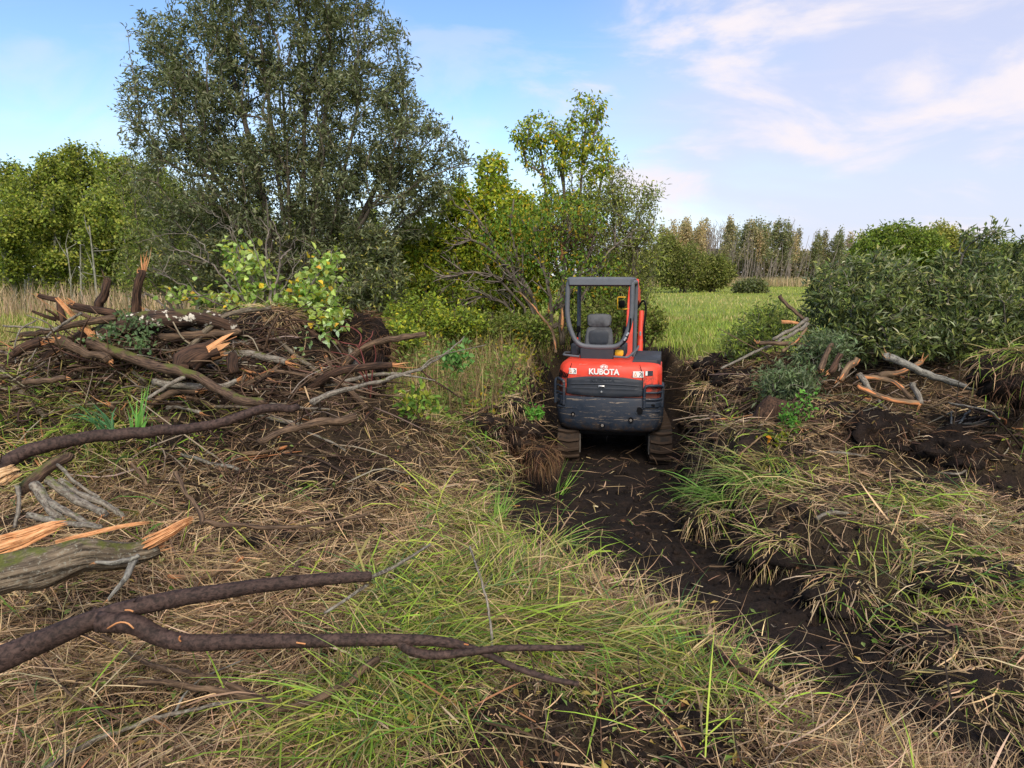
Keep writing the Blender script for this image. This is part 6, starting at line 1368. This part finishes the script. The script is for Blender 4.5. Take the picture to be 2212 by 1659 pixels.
lump('peat', c1, (.33, .28, .36), M['clod'], root, 3, .62, 3.2); lump('peat', at(690, 800, 6.8), (.50, .30, .30), M['clod'], root, 4, .65, 3.0); lump('peat', at(610, 780, 6.7), (.36, .26, .24), M['clod'], root, 24, .6, 3.2); lump('peat', at(790, 830, 6.9), (.20, .2, .28), M['clod'], root, 14, .5, 3.0)
mb = MB(); fibre(mb, c1, (.37, .32, .40), 1900, .2, ROOTC, .0045, .6); fibre(mb, at(690, 800, 6.8), (.53, .32, .32), 1900, .22, ROOTC + STRAW[2:3], .0045, .7); fibre(mb, at(610, 780, 6.7), (.38, .28, .26), 800, .22, ROOTC + STRAW[1:], .005, .6); o = mb.build('fine_roots', M['grass'], root, smooth=False); o['kind'] = 'stuff'
for k in range(16):
    a = c1 + WR.normal(0, .12, 3) + [-.1, -.2, -.05]; b = a + [WR.uniform(-.6, .3), WR.uniform(-.25, .05), WR.uniform(-.55, .15)]
    mb = MB(); tube(mb, catmull([a, (a + b) / 2 + WR.normal(0, .07, 3), b], 10), np.linspace(.016, .005, 10), 6, rough=.3); mb.build('root', M['bark_brown'], root)
c2 = at(592, 690, 6.6); root = thing('sod_clump', c2 - [0, 0, .25], 'hump of sod topped with tangled tan straw on the left pile', 'sod')
lump('peat', c2 - [0, 0, .05], (.20, .2, .17), M['clod'], root, 6, .3)
mb = MB(); fibre(mb, c2 + [0, 0, -.03], (.20, .19, .13), 1100, .26, STRAW, .0055, .75, [0, -.3, .9]); o = mb.build('straw', M['grass'], root, smooth=False); o['kind'] = 'stuff'
c3 = at(560, 810, 6.2); root = thing('peat_lump', c3 - [0, 0, .2], 'dark rooty peat lump in the middle of the left pile', 'soil')
lump('peat', c3, (.34, .22, .22), M['clod'], root, 8, .35); mb = MB(); fibre(mb, c3, (.36, .24, .23), 700, .22, ROOTC + STRAW[2:], .0045, .5); o = mb.build('fine_roots', M['grass'], root, smooth=False); o['kind'] = 'stuff'
c4 = at(1648, 912, 6.55); root = thing('tilted_stump', c4 - [0, 0, .2], 'dark slab-like stump tilted on the right bank beside the bright seedling', 'stump')
lump('bark', c4, (.10, .12, .27), M['bark_rot'], root, 9, .22, rot=-.35); lump('bark', at(1678, 885, 6.6), (.16, .12, .10), M['bark_rot'], root, 10, .25)
c5 = at(2195, 815, 5.9); root = thing('sod_clump', c5 - [0, 0, .3], 'big dark sod mound overhung with long grass at the right edge', 'sod')
lump('peat', c5, (.36, .3, .24), M['clod'], root, 12, .25); mb = MB(); fibre(mb, c5 + [0, 0, .03], (.38, .32, .24), 420, .26, STRAW[:3] + GREEN[:2] + OLIVE, .006, .9, [0, -.2, 1.2]); fibre(mb, c5, (.37, .31, .24), 700, .16, ROOTC, .0045, .5, [0, -1, 0]); o = mb.build('hanging_grass', M['grass'], root, smooth=False); o['kind'] = 'stuff'
c6 = at(1165, 985, 7.6); root = thing('sod_clump', c6 - [0, 0, .15], 'shaggy brown root mat hanging over the cut left of the track', 'sod')
lump('peat', c6, (.17, .2, .13), M['clod'], root, 13, .3); mb = MB(); fibre(mb, c6, (.2, .22, .15), 800, .24, ROOTC + [(.2, .12, .06), (.28, .18, .09)], .0045, .7, [.3, -.4, .2]); o = mb.build('hanging_roots', M['grass'], root, smooth=False); o['kind'] = 'stuff'

SODC = STRAW + STRAW[:3] + GREEN[:1] + OLIVE[1:]
for i, (u, v, Yd, r, lab) in enumerate([(1560, 1130, None, .24, 'shaggy sod hump on the right edge of the cut below the green tussock'), (1700, 1200, None, .26, 'straw-covered sod hump right of the middle of the cut'), (1860, 1300, None, .24, 'sod hump with hanging straw beside the lower cut'),
        (1640, 840, None, .24, 'dark sod lump on the slope right of the excavator'), (1540, 850, None, .22, 'straw-topped sod lump closest to the right track'), (1780, 900, None, .26, 'sod lump with tan straw below the torn stumps'), (2030, 1080, None, .26, 'grassy sod lump right of the dark soil patch'), (2130, 1280, None, .28, 'big tan straw hump at the right edge'),
        (2090, 1440, None, .24, 'straw hump at the lower right beside the end of the cut'), (1080, 880, None, .22, 'sod lump under the bent root left of the excavator'), (1060, 1010, None, .2, 'sod lump at the left lip of the cut'), (2160, 1560, None, .26, 'tan straw heap in the lower right corner')]):
    p = hit(u, v); root = thing('sod_clump', p, lab, 'sod'); lump('peat', p + [0, .1, -.02], (r * 1.2, r, r * .55), M['clod'], root, 60 + i, .45)
    mb = MB(); fibre(mb, p + [0, .1, 0], (r * 1.2, r, r * .55), 520, .24, SODC if i not in (3,) else ROOTC + STRAW, .0055, .95, [0, -.35, .8]); mb.build('straw', M['grass'], root, smooth=False)['kind'] = 'stuff'

for i, (u, v, r, lab) in enumerate([(1490, 800, .26, 'black peat clod beside the right flank of the excavator'), (1560, 800, .22, 'black peat clod high on the right bank'), (1600, 830, .22, 'rooty peat clod halfway up the right bank'), (1490, 890, .20, 'peat clod just right of the right track'), (1700, 850, .20, 'rooty peat clod above the bright seedling'),
        (1900, 940, .26, 'black peat clod behind the pale lichen branch'), (2070, 985, .26, 'black peat clod near the right edge below the sod mound'), (1100, 945, .24, 'black peat clod in the hollow left of the track'), (1150, 850, .2, 'peat clod on the bank behind the left track'), (1040, 930, .2, 'rooty peat clod below the bent root')]):
    p = hit(u, v)
    if p[1] > 9.6: continue
    root = thing('peat_clod', p, lab, 'soil'); lump('peat', p + [0, .08, 0], (r * 1.25, r, r * .8), M['clod'], root, 80 + i, .6, 3.0)
    mb = MB(); fibre(mb, p + [0, .08, 0], (r * 1.3, r * 1.05, r * .85), 480, .18, ROOTC + STRAW[2:], .0048, .6, [0, -.4, .3]); mb.build('fine_roots', M['grass'], root, smooth=False)['kind'] = 'stuff'

for i in range(22):   # bigger broken limbs that jut out of the left pile
    u, v = WR.uniform(40, 780), WR.uniform(735, 900); p = hit(u, v, .05)
    if p[1] > 7.6: continue
    a = WR.choice([0, math.pi]) + WR.normal(0, .6); e = WR.uniform(-.05, .55); L = WR.uniform(.35, .95); d = np.array([math.cos(a) * math.cos(e), math.sin(a) * math.cos(e) * .5, math.sin(e)]); q = p + d * L; q[2] = max(q[2], H(q[0], q[1]) + .05)
    r = WR.uniform(.018, .042); P = catmull([p - d * .1, (p + q) / 2 + WR.normal(0, .05, 3), q], 26); root = thing('broken_limb', p, 'broken limb jutting out of the left brush pile', 'branch', 'broken limbs jutting out of the left pile')
    mb = MB(); tube(mb, P, np.linspace(r, r * .7, 26), 12, rough=.55, seed=i); mb.build('bark', M[WR.choice(['bark_brown', 'bark_rot', 'bark_old', 'bark_grey'])], root)
    mb = MB(); splinters(mb, P[-1], P[-1] - P[-3], r * .65, 14, r * 3.0); mb.build('splintered_end', M['wood' if WR.random() < .7 else 'wood_pale'], root, smooth=False)['kind'] = 'stuff'
# ------------------------------------------------------------------ felled crown, shrubs and small plants
DARKW = [(0.09, 0.13, 0.035), (0.14, 0.18, 0.046), (0.20, 0.23, 0.06), (0.27, 0.28, 0.10), (0.05, 0.075, 0.026), (.36, .37, .22)]
def felled():
    Y = 7.9
    def prep(name, label, u, v, cl, nt, seed, tops, per=22):
        return shrub(name, label, 'felled tree', u, Y, cl, int(nt * .46), per - 2, .090, .026, DARKW, [4, 4, 3, 1.3, 3, .6], M['leaf_gloss'], M['bark_grey'], seed, tops=tops, droop=.1, spread=.042, base=at(u, v, Y), rmax=.05, arch=.0, back=3)
    prep('felled_willow', 'felled leafy willow crown, left part leaning over the stumps', 1830, 775, [clump(1800, 620, Y, 60, 50, .5), clump(1860, 640, Y, 95, 85, .8), clump(1800, 690, Y, 60, 70, .6), clump(1905, 590, Y + .3, 75, 45, .6), clump(1900, 720, Y - .2, 90, 60, .6)], 900, 501,
         [at(1790, 600, Y), at(1850, 580, Y), at(1910, 600, Y), at(1930, 680, Y), at(1780, 690, Y)])
    prep('felled_willow', 'felled leafy willow crown, larger right part heaped by the right edge', 2050, 790, [clump(1990, 645, Y, 90, 70, .8), clump(2080, 620, Y, 90, 70, .9), clump(2170, 640, Y, 90, 100, .9), clump(2090, 690, Y - .2, 120, 75, .7), clump(2200, 720, Y - .2, 60, 65, .6), clump(2000, 720, Y - .3, 90, 50, .5), clump(2080, 560, Y, 50, 30, .5, 1200), clump(2115, 505, Y, 40, 18, .3, 900), clump(2200, 600, Y, 45, 35, .5)], 1500, 502,
         [at(2000, 600, Y), at(2080, 550, Y), at(2120, 520, Y), at(2160, 600, Y), at(2190, 680, Y), at(2040, 660, Y)])
    prep('willow_sprig', 'willow sprig sticking up at the right edge', 2206, 640, [clump(2204, 510, Y - .1, 22, 10, .15, 1), clump(2196, 535, Y - .1, 14, 14, .12, 1), clump(2208, 580, Y - .1, 12, 25, .12, 1)], 40, 503, [at(2204, 520, Y - .1)], 12)
    rng = np.random.default_rng(4)
    for k, (u, v, lab) in enumerate([(1690, 830, 'grey-leaved willow spray lying on the bank below the felled crown'), (1760, 760, 'blue-green willow spray left of the torn stumps'), (1600, 740, 'low green willow spray at the top of the right bank'), (1640, 700, 'green shoots standing left of the felled crown')]):
        yy = [6.9, 7.2, 8.6, 8.8][k]
        shrub('willow_spray', lab, 'branch', u, yy, [clump(u, v, yy, 44, 30, .35, 1), clump(u + 30, v - 12, yy, 35, 24, .3, 1)], 110, 14, .075, .022, [(.11, .155, .07), (.075, .115, .04), (.15, .20, .10)] if k < 2 else GRN, None, M['leaf_willow'], M['bark_grey'], 510 + k, base=at(u + 30, v + 25, yy), spread=.06, back=2, tip=.0025)
felled()
LIME = [(0.32, 0.44, 0.11), (0.40, 0.52, 0.17), (0.22, 0.34, 0.07), (0.42, 0.46, 0.09), (0.70, 0.48, 0.05), (.46, .56, .28)]
Y = 6.9
shrub('dogwood_shrub', 'bright lime-leaved shrub with bare stems uprooted on the left pile', 'shrub', 600, Y,
      [clump(510, 545, Y, 30, 32, .25, 1.2), clump(545, 590, Y, 40, 35, .3, 2), clump(480, 640, Y, 50, 30, .3, 1.6), clump(560, 650, Y, 60, 35, .3, 2), clump(690, 610, Y, 50, 40, .3, 3), clump(660, 650, Y, 60, 35, .35, 3), clump(710, 690, Y - .2, 45, 35, .3, 2), clump(620, 640, Y, 50, 30, .3, 1.5), clump(700, 560, Y, 30, 30, .25, .8), clump(410, 635, Y, 50, 25, .3, .8)],
      320, 5, .070, .052, LIME, [4, 4, 3, 2, .6, 1.2], M['leaf_thin'], M['bark_grey'], 601, tops=[at(u, v, Y) for u, v in [(515, 530), (560, 570), (690, 590), (480, 620), (640, 600), (710, 660)]], spread=.045, back=2, six=True, base=at(590, 720, Y), tip=.003, droop=.2, rmax=.02, arch=.05)
def bare_stems():
    rng = np.random.default_rng(12); Y = 6.8
    root = thing('bare_shrub', at(580, 715, Y), 'bare purplish-grey stems rising out of the lime-leaved shrub', 'shrub')
    for pts, r in [([(585, 660), (583, 600), (575, 540), (580, 500), (560, 470)], 3.2), ([(592, 660), (598, 610), (606, 560), (604, 520), (590, 478)], 3.4), ([(606, 560), (630, 530), (648, 480)], 2.2), ([(570, 660), (540, 600), (515, 550), (500, 505), (470, 480)], 2.2), ([(560, 680), (500, 620), (455, 570), (400, 545), (365, 540)], 3.0),
                   ([(555, 700), (480, 660), (420, 630), (370, 600), (340, 590)], 2.8), ([(590, 655), (570, 590), (548, 530), (540, 500)], 2.0), ([(540, 700), (460, 690), (400, 690), (330, 640), (300, 640)], 2.6), ([(600, 650), (625, 600), (650, 560), (660, 540)], 1.8), ([(520, 560), (500, 500), (470, 470), (445, 455)], 1.5), ([(455, 570), (440, 530), (400, 505), (330, 510)], 1.5), ([(700, 690), (720, 640), (745, 605)], 1.8)]:
        P = catmull([at(u, v, Y + rng.normal(0, .08)) for u, v in pts], 16); P[1:-1] += rng.normal(0, .008, (14, 3)); s = px2m(Y)
        mb = MB(); tube(mb, P, np.linspace(r, .7, 16) * s, 5)
        for k in range(9):
            i = int(rng.uniform(4, 15)); d = norm(P[i] - P[i - 1]) + rng.normal(0, .6, 3); b = P[i] + norm(d) * rng.uniform(.08, .28); tube(mb, catmull([P[i], (P[i] + b) / 2 + rng.normal(0, .012, 3), b], 5), np.linspace(.0035, .0015, 5), 3)
        mb.build('stem', M['bark_dead' if r > 2 else 'bark_grey'], root)
bare_stems()
def red_twigs():
    rng = np.random.default_rng(13); Y = 6.3; s = px2m(Y)
    root = thing('red_twig', at(795, 860, Y), 'red-stemmed twigs in front of the root ball', 'shrub')
    for pts in [[(800, 860), (790, 800), (775, 750), (740, 740), (705, 725)], [(790, 800), (760, 770), (715, 760)], [(775, 750), (780, 725), (760, 708), (735, 705)], [(800, 860), (805, 800), (812, 770), (808, 745)], [(795, 830), (770, 800), (700, 790), (640, 800)], [(775, 750), (800, 730), (806, 715)]]:
        P = catmull([at(u, v, Y + rng.normal(0, .04)) for u, v in pts], 12); mb = MB(); tube(mb, P, np.linspace(1.8, .9, 12) * s, 5); mb.build('twig', M['bark_red'], root)
    mb = MB(); n = 46; P = blob(rng, [clump(690, 720, Y, 50, 25, .15, 2), clump(640, 745, Y, 40, 20, .15, 1), clump(650, 790, Y, 30, 25, .15, .8)], n); leaves(mb, P, norm(rng.normal(0, .6, (n, 3)) + [-.3, 0, -.3]), norm(rng.normal(0, .5, (n, 3)) + [0, -.6, .6]), rng.uniform(.04, .07, n), rng.uniform(.025, .035, n), pal([(.30, .42, .20), (.22, .36, .12), (.36, .44, .28)], n), six=True)
    o = mb.build('leaves', M['leaf_thin'], root, smooth=False); o['kind'] = 'stuff'
red_twigs()
def seedling(label, u0, v0, Y, ext, n, L, W, cols, name='seedling', fern=False, wts=None, seed=0):
    rng = np.random.default_rng(900 + seed + int(u0)); base = at(u0, v0, Y); s = px2m(Y); root = thing(name, base, label, 'plant'); lf = MB()
    for k, (u, v) in enumerate(ext):
        e = at(u, v, Y + rng.normal(0, .06)); P = catmull([base, (base + e) / 2 + [0, 0, .03] + rng.normal(0, .02, 3), e], 10); mb = MB(); tube(mb, P, np.linspace(.005, .002, 10), 5); mb.build('stem', M['bark_brown'], root)
        m = n // len(ext); i = rng.uniform(.25, 1.03, m); Q = base * 0 + np.array([P[int(min(9, q * 9.2))] for q in i]) + rng.normal(0, .5 * L, (m, 3))
        leaves(lf, Q, norm(rng.normal(0, .7, (m, 3)) + norm(e - base) * .5 + [0, -.1, -.15]), norm(rng.normal(0, .45, (m, 3)) + [0, -.5, .8]), L * rng.uniform(.6, 1.2, m), W * rng.uniform(.7, 1.2, m), pal(cols, m, wts, rng=rng), six=True)
    lf.build('leaves', M['leaf_thin'], root, smooth=False)['kind'] = 'stuff'
BR = [(0.12, 0.30, 0.05), (0.17, 0.36, 0.06), (0.09, 0.22, 0.045)]
seedling('bright green seedling with small paired leaves beside the dark stump', 1690, 960, 6.2, [(1735, 845), (1755, 850), (1700, 870), (1750, 880), (1725, 870), (1690, 900), (1715, 905)], 300, .042, .024, BR)
seedling('low yellow and orange leaved plant at the foot of the bright seedling', 1690, 975, 6.1, [(1660, 935), (1700, 935), (1680, 955), (1705, 960), (1650, 945)], 120, .05, .03, [(.22, .28, .03), (.30, .32, .03), (.62, .30, .03), (.14, .22, .03)], wts=[3, 3, 1, 2])
seedling('small bright green plant on the bank left of the excavator', 1150, 905, 8.3, [(1125, 880), (1150, 870), (1170, 885), (1140, 890), (1165, 897)], 150, .05, .032, [(.10, .27, .04), (.14, .33, .05)])
seedling('leafy green sapling right of the grey branch', 905, 905, 6.4, [(860, 850), (895, 840), (930, 850), (870, 880), (940, 870), (905, 860)], 150, .075, .04, [(.12, .22, .04), (.17, .28, .05), (.30, .34, .05)])
seedling('green leaved shoots above the thorny stick', 985, 800, 7.6, [(960, 760), (1000, 745), (990, 770), (1015, 770), (975, 775)], 110, .075, .05, [(.11, .25, .06), (.16, .30, .09)])
seedling('small yellow-green shoot on the bank behind the root', 1105, 800, 8.6, [(1090, 765), (1105, 750), (1115, 770)], 40, .07, .04, [(.24, .34, .06), (.34, .36, .06)])
seedling('leafy seedling with drooping leaves left of the track', 1110, 850, 8.2, [(1090, 820), (1115, 815), (1125, 830), (1095, 835)], 70, .06, .03, [(.14, .24, .05), (.22, .30, .06)])
seedling('grey-green leafy shoot lying on top of the left pile', 270, 720, 5.8, [(240, 700), (262, 668), (285, 690), (300, 700), (225, 715), (350, 695)], 150, .045, .024, [(.10, .16, .07), (.13, .20, .09)])
seedling('grey-green leafy shoot hanging below the fungus trunk', 300, 745, 5.7, [(285, 735), (310, 725), (300, 755), (320, 745), (170, 735), (205, 725)], 120, .048, .026, [(.11, .18, .08), (.15, .22, .10)])
def weeds():
    rng = np.random.default_rng(55); lf = MB(); n = 11500
    y = rng.uniform(7.2, 15, n); u = rng.uniform(620, 1215, n); x = (u - CX) / FPX * y * 1.02
    d = trench(x, y)[0]; k = (d > .25) & (fbm(x * 1.7, y * 1.7, 3, 66) > .40); x, y = x[k], y[k]; n = len(x)
    h = .55 * rng.random(n) ** 1.4 * sstep(7, 9.5, y) * (.4 + 1.2 * fbm(x, y, 2, 67)) + .03; P = np.stack([x, y, H(x, y) + h], 1)
    yel = fbm(x * .8, y * .8, 2, 68) > .55
    c = np.where(yel[:, None], pal([(.26, .26, .03), (.40, .28, .03), (.14, .20, .03)], n, [3, 2, 3], rng=rng), pal([(.10, .18, .035), (.15, .24, .05), (.20, .26, .06), (.30, .24, .10)], n, rng=rng))
    leaves(lf, P, norm(rng.normal(0, .8, (n, 3)) + [0, 0, -.1]), norm(rng.normal(0, .5, (n, 3)) + [0, -.3, .8]), rng.uniform(.04, .085, n), rng.uniform(.022, .045, n), c)
    n = 5200; y = rng.uniform(7.4, 15, n); u = rng.uniform(650, 1215, n); x = (u - CX) / FPX * y * 1.02; k = trench(x, y)[0] > .3; x, y = x[k], y[k]; n = len(x)
    blades(lf, np.stack([x, y, H(x, y)], 1), rng.random(n) * 6.28, rng.uniform(.9, 1.5, n), rng.uniform(.25, .75, n), np.full(n, .006), rng.uniform(0, .8, n), pal([(.34, .24, .13), (.20, .14, .08), (.45, .33, .18), (.20, .24, .07)], n, rng=rng), seg=3)
    tag(lf.build('weeds', M['leaf_thin'], smooth=False), 'knee-high green and yellow weeds between the left pile and the cut', 'weeds', None, 'stuff')
    lf = MB(); n = 2600   # fallen leaves
    x, y = scatter(n, 1.8, 11); k = rng.random(n) < .12 + .88 * sstep(0, .3, lip(x, y)); x, y = x[k], y[k]; n = len(x); P = np.stack([x, y, H(x, y) + .02 + rng.random(n) * .04], 1)
    leaves(lf, P, norm(rng.normal(0, 1, (n, 3)) * [1, 1, .3]), norm(rng.normal(0, .4, (n, 3)) + [0, 0, 1]), rng.uniform(.03, .06, n), rng.uniform(.016, .03, n), pal([(.14, .22, .04), (.30, .22, .06), (.45, .32, .10), (.2, .09, .05), (.22, .3, .09)], n, [3, 2, 1, 1, 2], rng=rng))
    tag(lf.build('leaf_litter', M['leaf_thin'], smooth=False), 'small fallen leaves scattered over the torn ground', 'leaves', None, 'stuff')
    tw = MB(); n = 5200; x, y = scatter(n, 1.8, 11); k = RNG.random(n) < np.clip(.35 + fmap(SSPOT, x, y) * .6, 0, 1) * (.15 + .85 * sstep(0, .25, lip(x, y))); x, y = x[k], y[k]; n = len(x)
    blades(tw, np.stack([x, y, H(x, y) + .012 + .04 * rng.random(n)], 1), rng.random(n) * 6.28, rng.normal(.1, .25, n), rng.uniform(.06, .35, n), rng.uniform(.004, .010, n), rng.normal(.1, .3, n), pal([(.05, .03, .02), (.09, .055, .035), (.16, .12, .085), (.03, .02, .014), (.30, .15, .07)], n, [3, 3, 2, 3, .7], rng=rng), rng.normal(0, .5, n), drape=.0001, roll=rng.normal(0, .8, n))
    tag(tw.build('twig_litter', M['grass'], smooth=False), 'brown twigs and root fibres strewn over the torn ground', 'twigs', None, 'stuff')
weeds()
def reed(label, u, v, n, L, W, elev, head, droop, cols, Y=None, rad=.05, group=None):
    p = hit(u, v) if Y is None else at(u, v, Y); root = thing('grass_tuft', p, label, 'grass'); mb = MB()
    tufts(mb, [p[0]], [p[1]], n, L, head, elev, droop, W, cols, rad, spread=.55, z=[p[2]], seg=5); mb.build('blades', M['grass'], root, smooth=False)['kind'] = 'stuff'
RG = [(.17, .34, .05), (.23, .40, .07), (.12, .25, .04)]
reed('tall bright green grass shoot at the edge of the cut before the track', 1205, 1075, 13, .62, .013, 1.05, .6, .9, RG)
reed('bright green grass blades leaning right over the cut', 1200, 1180, 16, .65, .011, .7, .1, .9, RG)
reed('upright broad green blades under the mossy branch', 300, 940, 12, .42, .020, 1.4, 1.5, .35, [(.10, .25, .05), (.15, .32, .06)], Y=4.9)
reed('dark green drooping tuft left of the broad blades', 230, 925, 26, .42, .012, .9, 3.0, 1.6, [(.05, .14, .06), (.08, .19, .07)], Y=4.8)
reed('upright green tuft left of centre on the slope', 1075, 1130, 34, .38, .008, 1.2, 1.2, .8, RG)
reed('green tuft at the end of the dark forked limb', 1230, 1450, 30, .32, .010, .9, -.8, 1.0, [(.10, .24, .05), (.15, .3, .06)])
reed('long green grass bent flat to the left at the bottom centre', 1180, 1460, 90, .75, .007, .25, 3.5, .5, [(.15, .28, .05), (.22, .34, .06), (.28, .33, .09)], rad=.22)
reed('long green grass swept left at the bottom', 900, 1560, 110, .7, .007, .3, 3.45, .6, [(.13, .27, .04), (.20, .35, .05), (.26, .34, .08)], rad=.25)
reed('green and tan tussock hanging over the cut on the right bank', 1640, 1035, 150, .62, .008, .35, 3.3, .9, [(.13, .26, .05), (.19, .32, .06), (.30, .30, .10), (.4, .32, .17)], rad=.28)
reed('green tussock above the cut right of the track', 1560, 1070, 90, .55, .008, .35, 3.2, .9, [(.12, .24, .04), (.18, .31, .06)], rad=.2)
reed('dark green grass bundle lying across the right foreground', 1700, 1500, 60, .6, .011, .2, 2.9, .6, [(.05, .13, .045), (.08, .18, .05)], rad=.2)
reed('green blades in the right foreground grass near the dark root', 1480, 1460, 40, .4, .009, .7, 1.9, 1.0, [(.09, .2, .05), (.15, .27, .06)], rad=.15)
reed('blue-green drooping blades at the right edge', 2170, 1150, 30, .5, .011, .5, 3.0, 1.2, [(.06, .16, .07), (.09, .2, .08)], rad=.12)

def brushwood():
    """the mass of broken twigs and bark that makes up the left pile and the right bank"""
    rng = np.random.default_rng(21); mb = MB(); n = 0
    for (u0, u1, v0, v1, Yc, num) in [(0, 590, 715, 880, 6.0, 800), (590, 840, 800, 900, 6.0, 80), (-20, 780, 880, 1080, 4.8, 220), (1470, 1800, 690, 930, 7.6, 480), (1800, 2212, 790, 1000, 6.4, 260)]:
        for k in range(num):
            p = hit(rng.uniform(u0, u1), rng.uniform(v0, v1))
            if p[1] > 10.5: continue
            L = rng.uniform(.12, .65) * (1 if rng.random() < .8 else 1.6); a = rng.uniform(0, 6.28); e = rng.normal(.12, .3); q = p + np.array([math.cos(a) * math.cos(e), math.sin(a) * math.cos(e) * .6, math.sin(e)]) * L
            q[2] = max(q[2], H(q[0], q[1]) + .01); m = (p + q) / 2 + rng.normal(0, .06, 3) * L + [0, 0, .03]; r = rng.uniform(.003, .012)
            c = pal([(.06, .036, .024), (.12, .078, .05), (.20, .165, .125), (.035, .022, .015), (.34, .16, .07)], 1, [3, 3, 2, 3, .5], rng=rng)[0]
            tube(mb, catmull([p + [0, 0, .02 + rng.random() * .06], m, q], 6), np.linspace(r, r * .5, 6), 4, c)
    m, nt, N, L_, out = nodes('brush_bark'); b = bsdf(N, L_, out, .8, .2); a = N('ShaderNodeAttribute'); a.attribute_name = 'Col'; L_(a.outputs['Color'], b.inputs['Base Color'])
    tag(mb.build('brushwood', m), 'tangle of broken twigs and bark heaped on the banks', 'brushwood', None, 'stuff')
brushwood()
